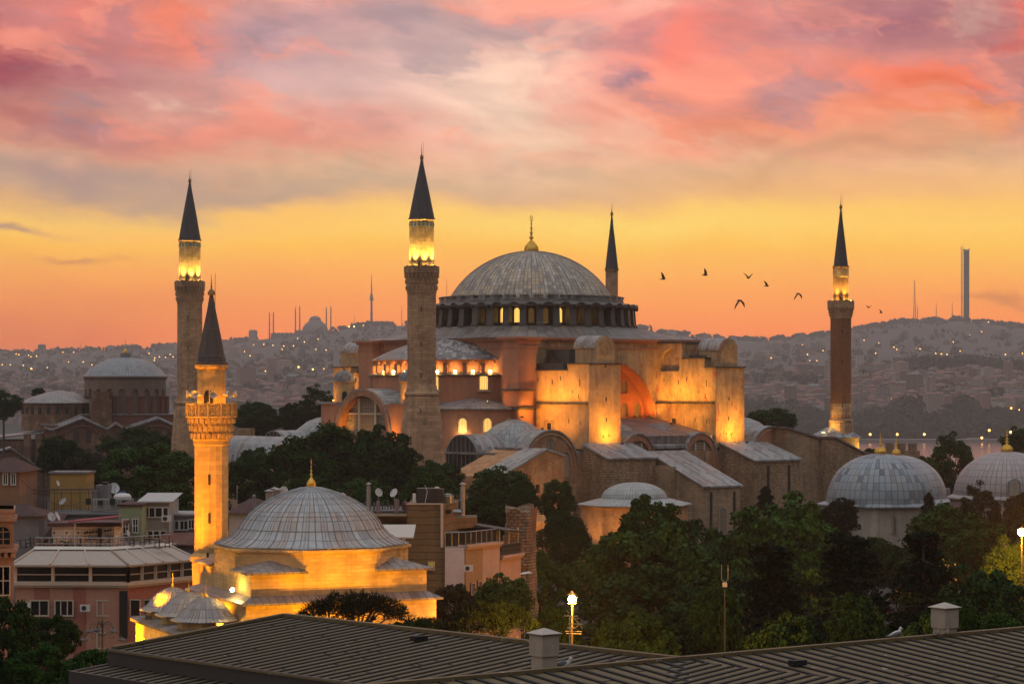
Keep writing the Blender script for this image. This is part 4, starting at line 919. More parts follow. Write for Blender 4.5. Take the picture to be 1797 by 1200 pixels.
# ================================================================== second church far left
def build_irene():
    Y = 640; k = Y/F_PX; ox = (85-CX)*k
    t = thing('brick_church', 'dark red brick church with shallow lead dome on an arcaded drum, at far left', 'church', (ox, Y-6, 0), rad(14))
    IB = mat('church_brick', f_masonry, c=(.15, .075, .052), c2=(.10, .05, .036), mort=(.13, .095, .07), bw=.6, rh=.3, ms=.03, patch=(.19, .14, .10)); IP = mat('church_plaster', f_plaster, c=(.20, .13, .092), c2=(.13, .088, .068)); IR = mat('church_red', f_plaster, c=(.17, .055, .036), c2=(.11, .045, .033))
    IL = mat('church_lead', f_lead, ang=-pi/2, w=.9, h=2.6, c=(.27, .26, .26), dark=(.16, .15, .15))
    S = 36.0 # length of the long south side
    MB().box(0, S, 0, 30, 0, 20.5).build('body', IB, t)
    # south front with two great arches and zigzag gables
    za = lambda py: CAMZ+(HY-py)*k
    wins = [(x, 15.6, 1.7, 3.7) for x in (8.4, 11.6)]+[(x, 11.5, 1.7, 3.0) for x in (5.6, 8.4, 11.6, 14.6)]+[(x, 15.0, 1.7, 3.6) for x in (26.6, 33.0)]+[(29.8, 15.6, 1.7, 3.8)]+[(x, 11.5, 1.7, 3.0) for x in (23.4, 26.6, 29.8, 33.0)]+[(18.8, 16.4, 1.1, 2.2)]
    out = [(0, 0), (S, 0), (S, 19.3), (30.0, 22.0), (21.2, 19.2), (18.8, 20.6), (16.4, 19.2), (10.0, 22.1), (2.0, 19.0), (0, 19.6)]
    MB().wall(out, [arch(x, z, w, h, 8) for x, z, w, h in wins], lambda u, z, d: (u, -.6+d, z), .5).build('south_front', IB, t)
    for x, z, w, h in wins: window(t, x, -.2, z, A0, w, h, 5, 9, frame=mat('rust_lattice', f_plain, c=(.10, .07, .055)), pane=GLASS, bar=.12)
    for cx in (10.0, 29.8):
        q = MB()
        for r in (6.6, 5.7): q.path([(cx+r*cos(pi*i/24), -.68, 14.2+r*1.08*sin(pi*i/24)) for i in range(25)], .3, 5)
        q.build('arch_band', IR, t)
    q = MB()
    for (a, za_), (b, zb_) in zip(out[2:-1], out[3:]): q.add([(a, -1.2, za_+.05), (b, -1.2, zb_+.05), (b, 8, zb_+1.5), (a, 8, za_+1.5), (a, -1.2, za_+.4), (b, -1.2, zb_+.4), (b, 8, zb_+1.8), (a, 8, za_+1.8)], [(0, 1, 2, 3), (4, 7, 6, 5), (0, 4, 5, 1), (2, 6, 7, 3)])
    q.build('zigzag_roof', IL, t)
    MB().box(-.5, S+.3, 4, 30, 20.5, 20.9).build('flat_roof', IL, t)
    cx, cy = 22.5, 14.0
    MB().box(cx-12.5, cx+13.0, 2.5, 26, 20, 23.2).build('dome_base', IR, t)
    MB().box(cx-12.9, cx+13.3, 2.2, 26.3, 23.2, 23.5).build('ledge', IL, t)
    d = MB(); n = 20; R_ = 10.9
    for i in range(n):
        tc = 2*pi*(i+.5)/n; hw = R_*math.tan(pi/n); fn = lambda u, z, dd: (cx+(R_-dd)*cos(tc)-u*sin(tc), cy+(R_-dd)*sin(tc)+u*cos(tc), z)
        d.wall([(-hw, 23), (hw, 23), (hw, 33.2), (-hw, 33.2)], [arch(0, 23.6, 1.7, 6.6, 8)], fn, .5); d.add([fn(u, z, .5) for u, z in arch(0, 23.5, 1.8, 6.8, 8)], [tuple(range(11))])
    d.lathe([(10.9, 32.6), (11.4, 33.2), (11.4, 33.6), (10.6, 33.7)], 60, c=(cx, cy)); d.build('drum', IP, t)
    for i in range(n):
        a = 2*pi*i/n; MB().obox((cx+11.2*cos(a), cy+11.2*sin(a), 25.7), (1.3, 1.15, 4.6), a).obox((cx+11.25*cos(a), cy+11.25*sin(a), 28.1), (1.6, 1.4, .25), a).build('drum_pier', IR, t)
    MB().lathe([(11.3, 0), (9.6, 1.9), (7.2, 3.6), (4.6, 4.7), (1.6, 5.15), (1.5, 5.2), (1.5, 6.3), (.01, 6.3)], 64).build('dome', mat('church_dome_lead', f_lead, n=76, dz=.9, c=(.24, .25, .26), dark=(.13, .13, .135), var=.3), t, loc=(cx, cy, 33.6), smooth=True)
    finial(MB(), cx, cy, 39.8, 4.6, .6).build('finial', GOLD, t, smooth=True)
    # lower western dome
    MB().lathe([(10.2, 19), (10.2, 26.3)], 40, c=(5.0, 15)).build('west_drum', IB, t)
    q = MB()
    for i in range(26): a = 2*pi*i/26; q.obox((5+10.15*cos(a), 15+10.15*sin(a), 24.4), (.4, .9, 1.8), a)
    q.build('drum_window', DARK, t)
    MB().lathe([(10.8, 0), (10.7, .25), (7.5, 1.7), (3.5, 3.0), (.01, 3.6)], 56).build('west_dome', mat('church_cone_lead', f_lead, n=56, dz=.8, c=(.26, .225, .21), dark=(.15, .13, .125)), t, loc=(5, 15, 26.3), smooth=True)
    m = MB()
    for x in (-4.4, -1.4): m.box(x-.9, x+.9, -2.5, .5, 0, 18.2)
    for x in (15.2, ): m.box(x-3.0, x+2.6, 1.0, 5.5, 19, 27.5); m.box(x-2.2, x+2.0, 1.2, 5.3, 27.5, 29.5)
    m.build('buttress', IB, t)
    MB().box(-18, 0, 2, 24, 0, 16.5).build('narthex', IB, t)
    MB().ext([(-18.6, 16.3), (.2, 18.4), (.2, 18.8), (-18.6, 16.7)], 'y', 1.5, 24).build('narthex_roof', IL, t)
    MB().ext([(-22, 10.8), (-9, 14.4), (-4, 10.6), (-4, 0), (-22, 0)], 'y', -14, -3).build('porch', IB, t)
    MB().ext([(-22.6, 10.9), (-9, 14.7), (-3.2, 10.5), (-3.2, 10.9), (-9, 15.1), (-22.6, 11.3)], 'y', -14.6, -2.6).build('porch_roof', IL, t)
build_irene()
# ================================================================== small mosque in front
PALE = mat('pale_limestone', f_masonry, c=(.52, .40, .21), c2=(.37, .285, .15), mort=(.34, .27, .17), bw=.8, rh=.27, ms=.012, stain=.45)
ML = mat('mosque_lead', f_lead, n=72, dz=1.0, c=(.34, .36, .365), dark=(.17, .165, .165), warm=(.40, .31, .24), var=.3, streak=.5)
MLS = mat('mosque_lead_flat', f_lead, ang=-pi/2, w=.6, h=1.8, c=(.24, .20, .175), dark=(.11, .095, .085), warm=(.27, .2, .15))
def build_mosque():
    cx0, cy0 = -18.75, 172.0; zg = ground_z(cx0, cy0)-.2
    t = thing('small_mosque', 'small limestone mosque with one flared lead dome, glowing orange in the lower left', 'mosque', (cx0, cy0, zg), rad(23))
    B = lambda m, n, mt, **k: m.build(n, mt, t, loc=(0, 0, -zg), **k)
    S = 13.5; c = S/2
    B(MB().box(-.55, S+.55, -.55, S+.55, zg, 13.85), 'base_wall', PALE)
    q = MB().rings([[(-.95, -.95, 13.8), (S+.95, -.95, 13.8), (S+.95, S+.95, 13.8), (-.95, S+.95, 13.8)], [(-.95, -.95, 13.95), (S+.95, -.95, 13.95), (S+.95, S+.95, 13.95), (-.95, S+.95, 13.95)], [(-.0, -.0, 14.4), (S, 0, 14.4), (S, S, 14.4), (0, S, 14.4)]], True, True)
    B(q, 'ledge_roof', MLS)
    B(MB().box(0, S, 0, S, 14.0, 15.95), 'square_tier', PALE)
    k = c*math.tan(pi/8); oc = [(c+c/cos(pi/8)*cos(pi/8+pi/4*i), c+c/cos(pi/8)*sin(pi/8+pi/4*i)) for i in range(8)]
    B(MB().prism([(c+(x-c)*1.003, c+(y-c)*1.003) for x, y in oc], 15.0, 17.62), 'octagon_tier', PALE)
    for sx in (0, 1):
        for sy in (0, 1):
            f = lambda x, y: ((S-x if sx else x), (S-y if sy else y)); o = .42; L = c-k
            # sloping corner roof in front of each diagonal face
            P0 = [f(-o, -o), f(L+.25, -o), f(L+.25, 0), f(0, L+.25), f(-o, L+.25)]
            vs = [(*P0[0], 15.95), (*P0[1], 15.95), (*f(L, .1), 16.1), (*f(.1, L), 16.1), (*P0[4], 15.95), (*f(L*.80, L*.80), 16.75), (*P0[0], 16.12), (*P0[1], 16.12), (*P0[4], 16.12), (*f(L*.55, L*.55), 16.9)]
            m = MB().add(vs, [(0, 1, 2, 3, 4), (0, 6, 7, 1), (4, 8, 6, 0), (6, 9, 7), (6, 8, 9), (7, 9, 2, 1), (8, 4, 3, 9), (9, 5, 2), (9, 3, 5)]); B(m, 'corner_roof', MLS)
    # dome: eight-sided flared skirt swelling into a round shell
    prof = [(7.05, 0), (7.12, .12), (6.45, .36), (5.85, .78), (5.45, 1.25), (5.15, 1.75), (4.7, 2.3), (4.2, 2.75), (3.6, 3.15), (2.95, 3.5), (2.25, 3.82), (1.5, 4.08), (.8, 4.28), (.01, 4.45)]
    rs = []; n = 96
    for i, (r, z) in enumerate(prof):
        w = max(0, 1-i/4.5); ring = []
        for j in range(n):
            a = 2*pi*j/n; d = ((a) % (pi/4))-pi/8; ro = r*cos(pi/8)/cos(d)*1.045
            rr = r*(1-w)+ro*w*1.0; ring.append((rr*cos(a+pi/8), rr*sin(a+pi/8), z))
        rs.append(ring)
    m = MB().rings(rs, True, True)
    for j in range(0, n, 2):
        m.path([(rs[i][j][0]*1.004, rs[i][j][1]*1.004, rs[i][j][2]+.02) for i in range(1, 13)], .028, 4)
    for i in (4, 6, 9):
        m.path([(x*1.003, y*1.003, z+.02) for x, y, z in rs[i]]+[(rs[i][0][0], rs[i][0][1], rs[i][0][2]+.02)], .018, 4)
    m.build('dome', ML, t, loc=(c, c, 17.6-zg), smooth=True)
    B(MB().prism([(c+(x-c)*1.035, c+(y-c)*1.035) for x, y in oc], 17.42, 17.6), 'eave_moulding', PALE)
    m = MB(); finial(m, c, c, 21.95, 2.15, .34); B(m, 'finial', GOLD, smooth=True)
    # porch with three small domes
    xa, xb, ya, yb = -5.0, -.55, -.3, S+.3
    hs_ = [list(arch(y, zg+.2, 2.7, 4.6, 10, .3)) for y in (2.2, 6.75, 11.3)]
    m = MB().wall([(ya, zg), (yb, zg), (yb, 11.7), (ya, 11.7)], hs_, lambda u, z, d: (xa+d, u, z), .5)
    m.v = m.v; m.wall([(xa, zg), (xb, zg), (xb, 11.7), (xa, 11.7)], [arch(-2.8, zg+.2, 2.6, 4.5, 10, .3)], lambda u, z, d: (u, ya+d, z), .5)
    m.box(xa, xb, yb-.4, yb, zg, 11.7); B(m, 'porch_wall', PALE)
    B(MB().rings([[(xa-.35, ya-.35, 11.65), (xb, ya-.35, 11.65), (xb, yb+.35, 11.65), (xa-.35, yb+.35, 11.65)], [(xa-.35, ya-.35, 11.85), (xb, ya-.35, 11.85), (xb, yb+.35, 11.85), (xa-.35, yb+.35, 11.85)], [(xa+.6, ya+.5, 12.1), (xb, ya+.5, 12.2), (xb, yb-.5, 12.2), (xa+.6, yb-.5, 12.1)]], True, True, True), 'porch_roof', MLS)
    pd = [(2.42, 0), (2.45, .08), (2.12, .22), (1.85, .5), (1.6, .85), (1.2, 1.25), (.75, 1.52), (.3, 1.68), (.01, 1.72)]
    for y in (2.2, 6.75, 11.3):
        B(MB().lathe([(2.05, 11.9), (2.05, 12.62)], 8, c=(-2.75, y), rot=pi/8), 'porch_drum', PALE)
        rs = []
        for i, (r, z) in enumerate(pd):
            w = max(0, 1-i/3.5)
            rs.append([((r*(1-w)+r*w*cos(pi/8)/cos(((2*pi*j/48) % (pi/4))-pi/8)*1.05)*cos(2*pi*j/48+pi/8), (r*(1-w)+r*w*cos(pi/8)/cos(((2*pi*j/48) % (pi/4))-pi/8)*1.05)*sin(2*pi*j/48+pi/8), z) for j in range(48)])
        m = MB().rings(rs, True, True)
        for j in range(0, 48, 2): m.path([(rs[i][j][0]*1.005, rs[i][j][1]*1.005, rs[i][j][2]+.012) for i in range(1, 8)], .018, 4)
        d = m.build('porch_dome', mat('porch_lead', f_lead, n=24, dz=.8, c=(.36, .32, .29), dark=(.2, .17, .15), warm=(.42, .32, .24), var=.3), t, loc=(-2.75, y, 12.6-zg), smooth=True)
        m = MB(); finial(m, 0, 0, 1.65, 1.15, .16); m.build('finial', GOLD, d, smooth=True)
    # lit interior of the porch and the projectors
    OR = (1, .42, .0)
    def proj(x, y, z, tx, ty, tz, p, ang, col=OR, r=.12):
        MB().box(-.22, .22, -.12, .12, -.12, .2).build('projector', BLACKM, t, loc=(x, y, z-.25-zg), rz=atan2(ty-y, tx-x)-pi/2)
        lamp('projector_beam', t, (x, y, z-zg), p, col, (tx, ty, tz-zg), ang, .45, r)
    for y in (2.2, 6.75, 11.3): lamp('porch_lamp', t, (-3.2, y, 9.6-zg), 420, (1, .55, .08), r=.15)
    proj(2.6, -8.0, zg+.8, 3.4, 0, 15.6, 12000, 56); proj(9.9, -8.0, zg+.8, 10.2, 0, 15.6, 4000, 60); proj(6.4, -9.5, zg+.8, 6.6, 0, 15.8, 12000, 44)
    proj(-1.6, 4.5, 12.7, .3, 4.2, 14.6, 900, 130); proj(-1.6, 9.0, 12.7, .3, 9.4, 14.6, 900, 130)
    proj(-3.6, 4.6, 12.45, 0, 2.0, 15.8, 2200, 95); proj(-3.8, 9.1, 12.45, 0, 7.5, 16.2, 2200, 95)
    proj(-2.4, .1, 12.3, 0, .8, 14.5, 300, 120, (1, .55, .06))
    proj(-9.0, 4.0, zg+.9, -5, 5.0, 10.5, 2200, 90, (1, .52, .06)); proj(-9.0, 10.5, zg+.9, -5, 9.5, 10.5, 2200, 90, (1, .52, .06))
    MB().ball((0, 0, 0), .16, 10).build('lamp_bulb', LAMPHOT, t, loc=(-.75, 2.2, 14.75-zg)); lamp('bulb_light', t, (-1.1, 2.2, 14.9-zg), 260, (1, .6, .08), r=.12)
    return t
build_mosque()
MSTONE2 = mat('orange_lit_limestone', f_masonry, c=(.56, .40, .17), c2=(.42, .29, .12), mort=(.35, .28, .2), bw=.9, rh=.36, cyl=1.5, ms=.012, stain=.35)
mm = minaret('glowing orange stone minaret of the small mosque, loudspeakers above its pierced balcony', 371, 187, (1.30, 800), ((1.42, 1040), (1.34, 975)), (708, 733, 1.85, 773), (1.09, 708), (1.17, 640), 511, 482, MSTONE2, None, nlights=0, panes=False)
def dress_minaret():
    t = mm; k = 187/F_PX; zz = lambda py: CAMZ+(HY-py)*k; zt, zb = zz(708), zz(733)
    m = MB() # pierced railing: posts, rails and lattice crosses
    for i in range(12):
        a0, a1 = 2*pi*i/12, 2*pi*(i+1)/12; r = 1.95; p = lambda a, z: (r*cos(a), r*sin(a), z); e0, e1 = a0+.05, a1-.05; am = (a0+a1)/2
        m.tube(p(a0, zb), p(a0, zt+.15), .07, .07, 6)
        for z in (zb+.1, zt-.02): m.path([p(a0, z), p(am, z), p(a1, z)], .05, 4)
        m.path([p(e0, zb+.15), p(am, (zb+zt)/2), p(e1, zt-.1)], .03, 4); m.path([p(e0, zt-.1), p(am, (zb+zt)/2), p(e1, zb+.15)], .03, 4)
        m.path([(r*cos(am+.16*cos(q)), r*sin(am+.16*cos(q)), (zb+zt)/2+.3*sin(q)) for q in [2*pi*j/8 for j in range(9)]], .028, 4)
    m.build('railing', MSTONE2, t)
    for i in range(8): # loudspeakers
        a = 2*pi*(i+.25)/8; r = 1.5; m = MB(); rs = []
        for d, rr in ((-.25, .10), (0, .12), (.2, .14), (.42, .30), (.45, .31), (.40, .26), (.2, .08)): rs.append([((r+d)*cos(a)-rr*cos(q)*sin(a), (r+d)*sin(a)+rr*cos(q)*cos(a), zt+.72+rr*sin(q)) for q in [2*pi*j/12 for j in range(12)]])
        m.rings(rs, True, True, True).tube((1.1*cos(a), 1.1*sin(a), zt+.72), (r*cos(a), r*sin(a), zt+.72), .04).build('loudspeaker', mat('horn_grey', f_plain, c=(.5, .46, .42), rough=.5), t)
    OR = (1, .36, .0)
    zt0 = t.location.z
    for (x, y, z, tz, p) in ((-6.8, -6.2, ground_z(-30, 181)+.5, 20, 34000), (-3.6, -8.6, 12.7, 22, 19000), (-7.6, -2.5, ground_z(-31, 184)+.5, 21, 22000)):
        MB().box(-.22, .22, -.14, .14, -.3, .0).build('projector', BLACKM, t, loc=(x, y, z-.2)); lamp('shaft_beam', t, (x, y, z), p, OR, (0, 0, tz), 60, .8, .2)
    for i in (0, 1, 2, 3, 4):
        a = -pi/2+(i-2)*.75; lamp('balcony_beam', t, (1.62*cos(a), 1.62*sin(a), zb+.35), 240, OR, (1.0*cos(a), 1.0*sin(a), zb+2.4), 120, 1, .08)
    MB().ball((0, 0, 0), .12, 8).build('lamp_bulb', LAMPGLOW, t, loc=(1.0, -1.35, zb+.55))
dress_minaret()
# ================================================================== houses and roofs of the near town
def X(px, Y): return (px-CX)/F_PX*Y
def Z(py, Y): return CAMZ+(HY-py)/F_PX*Y
def place(name, label, cat, px, Y, group=None, zb=None):
    x = X(px, Y); t = thing(name, label, cat, (x, Y, ground_z(x, Y) if zb is None else zb), 0, group); return t
def P(t, m, name, mt, parent=None, **k): # world-coordinate mesh under thing t
    o = m.build(name, mt, parent or t, loc=-Vector(t.location) if parent is None or parent is t else None, **k); return o
def pbox(m, p0, p1, y0, y1, Y, depth, dY=0): # frontal box from pixel edges (y0 top, y1 bottom)
    return m.box(X(p0, Y), X(p1, Y), Y+dY, Y+dY+depth, Z(y1, Y), Z(y0, Y))
def sash(t, px, py, w, h, Y, nx=2, nz=1, frame=None, pane=None, facing=-pi/2, proud=.03, name='window', bar=.06, fr=.08):
    # rectangular window by its pixel centre/bottom, w and h in metres, hung on the wall plane of t
    x = X(px, Y); o = window(t, x-t.location.x, Y-t.location.y-proud, Z(py, Y)-t.location.z, facing, w, h, nx, nz, frame or WHITEP, pane or GLASS, bar, False, fr, name); return o
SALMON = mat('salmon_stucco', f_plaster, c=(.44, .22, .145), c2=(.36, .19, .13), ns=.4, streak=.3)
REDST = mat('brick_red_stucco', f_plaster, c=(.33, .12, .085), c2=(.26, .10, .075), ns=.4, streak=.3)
CREAM = mat('cream_trim', f_plain, c=(.50, .40, .31), rough=.8)
TILE = mat('red_roof_tile', f_tile)
TILED = mat('dark_roof_tile', f_tile, c=(.10, .035, .025))
SIDING = mat('brown_siding', f_masonry, c=(.15, .115, .066), c2=(.135, .103, .058), mort=(.06, .045, .028), bw=60, rh=.62, ms=.035, stain=.35)
PINKW = mat('pink_stucco', f_plaster, c=(.50, .32, .25), c2=(.38, .26, .2), ns=.4)
CONC = mat('grey_concrete', f_plaster, c=(.22, .20, .19), c2=(.14, .125, .12), ns=.5)
def hotel():
    Y = 196; t = place('corner_hotel', 'salmon corner hotel with glazed top floor and white roof terrace, lower left', 'hotel', 130, Y)
    # plan: frontal left wing, then a wing turning back to the right
    a = (X(27, Y), Y); b = (X(150, Y), Y); c = (X(226, Y), Y-.4); d = (X(342, 202.5), 202.5); e = (d[0]+1, 212); f = (a[0], 210); zb = 4
    plan = [a, b, c, d, e, f]; zc = Z(1030, Y); zt = Z(1021, Y); z0 = Z(990, Y)
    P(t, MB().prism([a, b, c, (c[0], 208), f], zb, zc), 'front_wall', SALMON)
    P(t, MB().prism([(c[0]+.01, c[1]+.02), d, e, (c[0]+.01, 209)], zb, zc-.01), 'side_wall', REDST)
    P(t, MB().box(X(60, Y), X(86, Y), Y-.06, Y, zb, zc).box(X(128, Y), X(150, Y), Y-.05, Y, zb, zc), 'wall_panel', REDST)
    off = lambda o: [(a[0]-.1, a[1]-o), (b[0], b[1]-o), (c[0]+o*.3, c[1]-o), (d[0]+o*.5, d[1]-o), e, f]
    P(t, MB().prism(off(.25), zc, zc+.18).prism(off(.4), zc+.18, zt), 'cornice', CREAM)
    # glazed floor: posts, dark panes, sloping translucent roof with ribs
    P(t, MB().prism(off(-.15), zt, z0-.05), 'glazing', mat('smoked_glass', f_glass, c=(.015, .012, .01)))
    m = MB()
    ed = [((a[0], a[1]), (c[0], c[1]), 3), ((c[0], c[1]), (d[0], d[1]), 5)]
    for p, q, n in ed:
        for i in range(n+1):
            x = p[0]+(q[0]-p[0])*i/n; y = p[1]+(q[1]-p[1])*i/n; m.box(x-.13, x+.13, y-.05, y+.16, zt, z0)
    P(t, m, 'glazing_post', CREAM)
    m = MB()
    for p, q, n in ed:
        for z in (zt+.02, zt+.62, z0-.2):
            m.tube((p[0], p[1]+.05, z), (q[0], q[1]+.05, z), .045, n=4)
    P(t, m, 'glazing_rail', CREAM)
    zr = Z(964, 200); back = lambda p, k: (p[0]+k, p[1]+3.2)
    fr = [(a[0]-.3, a[1]-.4), (c[0]+.1, c[1]-.5), (d[0]+.3, d[1]-.4)]; bk = [(X(58, 199), 199), (X(196, 199), 198.6), (X(300, 204), 204.0)]
    m = MB().add([(*fr[0], z0), (*fr[1], z0), (*fr[2], z0), (*bk[2], zr), (*bk[1], zr), (*bk[0], zr), (*fr[0], z0-.14), (*fr[1], z0-.14), (*fr[2], z0-.14)], [(0, 1, 4, 5), (1, 2, 3, 4), (6, 7, 1, 0), (7, 8, 2, 1)])
    P(t, m, 'conservatory_roof', mat('fabric_roof', f_plain, c=(.36, .30, .25), rough=.8))
    m = MB()
    for (p, q, r, s, n) in ((fr[0], fr[1], bk[0], bk[1], 3), (fr[1], fr[2], bk[1], bk[2], 4)):
        for i in range(n+1):
            u = i/n; A_ = (p[0]+(q[0]-p[0])*u, p[1]+(q[1]-p[1])*u, z0+.06); B_ = (r[0]+(s[0]-r[0])*u, r[1]+(s[1]-r[1])*u, zr+.06); m.tube(A_, B_, .09, n=4)
    P(t, m, 'roof_rib', CREAM)
    P(t, MB().prism([bk[0], bk[1], bk[2], (bk[2][0], 212), (bk[0][0], 212)], zr-.2, zr+.05), 'terrace_floor', CONC)
    P(t, MB().add([(bk[0][0], bk[0][1]-.1, zr+.1), (bk[1][0], bk[1][1]-.1, zr+.1), (bk[2][0], bk[2][1]-.1, zr+.1), (bk[2][0], bk[2][1]+.7, zr+.3), (bk[1][0], bk[1][1]+.7, zr+.3), (bk[0][0], bk[0][1]+.7, zr+.3)], [(0, 1, 4, 5), (1, 2, 3, 4)]), 'gutter_strip', mat('translucent_sheet', f_plain, c=(.55, .5, .42), rough=.5))
    m = MB(); n = 22
    for i in range(n+1):
        u = i/n; p = (bk[0][0]+(bk[1][0]-bk[0][0])*u*2, bk[0][1]+.9+(bk[1][1]-bk[0][1])*u*2) if u < .5 else (bk[1][0]+(bk[2][0]-bk[1][0])*(u*2-1), bk[1][1]+.9+(bk[2][1]-bk[1][1])*(u*2-1))
        m.tube((p[0], p[1], zr), (p[0], p[1], zr+1.0), .045, n=4)
    P(t, m, 'railing_post', mat('orange_wood', f_plain, c=(.34, .15, .06)))
    m = MB()
    for z in (zr+.5, zr+1.0): m.path([(bk[0][0], bk[0][1]+.9, z), (bk[1][0], bk[1][1]+.9, z), (bk[2][0], bk[2][1]+.9, z)], .035, 4)
    P(t, m, 'railing', STEEL)
    # windows
    for px, py, nx in ((70, 1081, 2), (113, 1081, 3), (187, 1081, 3), (187, 1138, 3), (113, 1138, 3)): sash(t, px, py, 1.62, 1.38, Y, nx, 1, CREAM, bar=.09, fr=.12, proud=.12)
    for px, Yc, py in ((240, 196.5, 1081), (264, 198, 1081), (300, 200, 1078)): sash(t, px, py, .95, 1.5, Yc, 1, 1, CREAM, fr=.12, proud=.75, pane=GLASS)
    P(t, MB().box(X(212, Y), X(226, Y), Y-.75, Y-.62, Z(1118, Y), Z(1035, Y)), 'banner', mat('black_banner', f_plain, c=(.006, .006, .006), rough=.8))
    tm = cm = None
    for i, px in enumerate((36, 45, 60, 75, 160, 175, 218, 236, 262, 280)): # terrace tables and chairs, each its own thing
        Yc = 201+(i % 3)*.8; x = X(px, Yc)
        if tm is None:
            m = MB().box(-.3, .3, -.3, .3, .68, .73).tube((0, 0, 0), (0, 0, .7), .04).box(-.22, .22, -.22, .22, 0, .03); tb_ = m.build('terrace_table', BLACKM); tm = tb_.data
            m = MB().box(-.2, .2, -.2, .2, .4, .46).box(.15, .2, -.2, .2, .46, .95)
            for dx in (-.18, .18):
                for dy in (-.18, .18): m.tube((dx, dy, 0), (dx, dy, .42), .02, n=4)
            ch_ = m.build('terrace_chair', BLACKM); cm = ch_.data
        else:
            tb_ = bpy.data.objects.new('terrace_table', tm); COL.objects.link(tb_); ch_ = bpy.data.objects.new('terrace_chair', cm); COL.objects.link(ch_)
        tb_.location = (x, Yc, zr+.06); ch_.location = (x+.65, Yc, zr+.06)
        tag(tb_, 'small black table on the corner hotel roof terrace', 'table', 'tables on the hotel terrace'); tag(ch_, 'small black chair on the corner hotel roof terrace', 'chair', 'chairs on the hotel terrace')
hotel()
def roof_cabin():
    Y = 205; t = place('roof_cabin', 'white clapboard cabin with dark red awning on the hotel terrace', 'cabin', 150, Y, zb=Z(964, 204))
    zb = t.location.z
    sid = mat('white_clapboard', f_masonry, c=(.78, .68, .60), c2=(.74, .64, .56), mort=(.35, .29, .25), bw=50, rh=.28, ms=.02)
    z0, z1 = zb, Z(923, Y)
    P(t, MB().box(X(91, Y), X(146, Y), Y, Y+4, z0, z1).box(X(146, Y)+.01, X(202, Y), Y-.4, Y+4, z0, z1-.02), 'wall', sid)
    P(t, MB().box(X(173, Y), X(180, Y), Y-.46, Y-.4, z0, Z(926, Y)), 'doorway', DARK)
    P(t, MB().box(X(84, Y), X(145, Y), Y-.3, Y+4, z1, Z(917, Y)).box(X(145, Y), X(215, Y), Y-.9, Y+4, z1+.02, Z(916, Y)), 'fascia', mat('maroon_board', f_plain, c=(.085, .03, .025)))
    m = MB().add([(X(131, Y), Y-3.2, Z(915, Y-3)), (X(216, Y), Y-3.2, Z(906, Y-3)), (X(217, Y), Y+.2, Z(903, Y)), (X(134, Y), Y+.2, Z(911, Y)), (X(131, Y), Y-3.2, Z(917, Y-3)), (X(216, Y), Y-3.2, Z(908, Y-3))], [(0, 1, 2, 3), (4, 5, 1, 0)])
    P(t, m, 'awning', mat('red_awning', f_plain, c=(.25, .035, .04), rough=.8))
    P(t, MB().tube((X(131.5, Y-3), Y-3, zb), (X(131.5, Y-3), Y-3, Z(916, Y-3)), .07).tube((X(215, Y-3), Y-3, zb), (X(215, Y-3), Y-3, Z(909, Y-3)), .05), 'awning_post', CREAM)
    m = MB()
    for px, py in ((97, 934), (119, 934), (139, 934), (151, 934), (155, 933), (160, 933), (165, 932), (171, 932), (186, 931), (191, 930), (196, 929)): m.ball((X(px, Y), Y-.5, Z(py, Y)), .10, 6); m.tube((X(px, Y)-.09, Y-.5, Z(py, Y)-.1), (X(px, Y)+.05, Y-.5, Z(py, Y)+.14), .025)
    P(t, m, 'wall_ornament', mat('dark_red_glaze', f_plain, c=(.06, .015, .015), rough=.4))
    m = MB()
    for a, b_, c_, d_ in ((149, 153, 939, 948), (156, 166, 938, 946), (168, 171, 937, 946), (186, 200, 936, 943)): m.box(X(a, Y), X(b_, Y), Y-.5, Y-.41, Z(d_, Y), Z(c_, Y))
    P(t, m, 'picture', mat('faded_picture', f_plain, c=(.33, .25, .16), ns=5, var=.5))
    pt = thing('potted_plant', 'spiky potted plant before the white clapboard cabin', 'plant', (X(116, 203), 203, zb)); m = MB(); x, y = X(116, 203), 203
    for i in range(16):
        a = i*2.4; m.path([(x, y, zb+.3), (x+.35*cos(a), y+.3*sin(a), zb+.75), (x+.75*cos(a), y+.6*sin(a), zb+.55+.3*(i % 3))], .03, 3)
    m.lathe([(.18, zb), (.25, zb+.35), (.22, zb+.35)], 10, c=(x, y)); P(pt, m, 'plant', mat('dark_leafage', f_plain, c=(.015, .022, .012)))
    bn = thing('bench', 'long dark red bench before the white clapboard cabin', 'bench', (X(110, Y), Y-1, zb)); P(bn, MB().box(X(80, Y), X(146, Y), Y-1.2, Y-.7, zb, zb+.45).box(X(144, Y), X(145.5, Y), Y-1.2, Y-.7, zb, zb+1.0), 'seat', mat('red_wood', f_plain, c=(.14, .045, .03)))
roof_cabin()
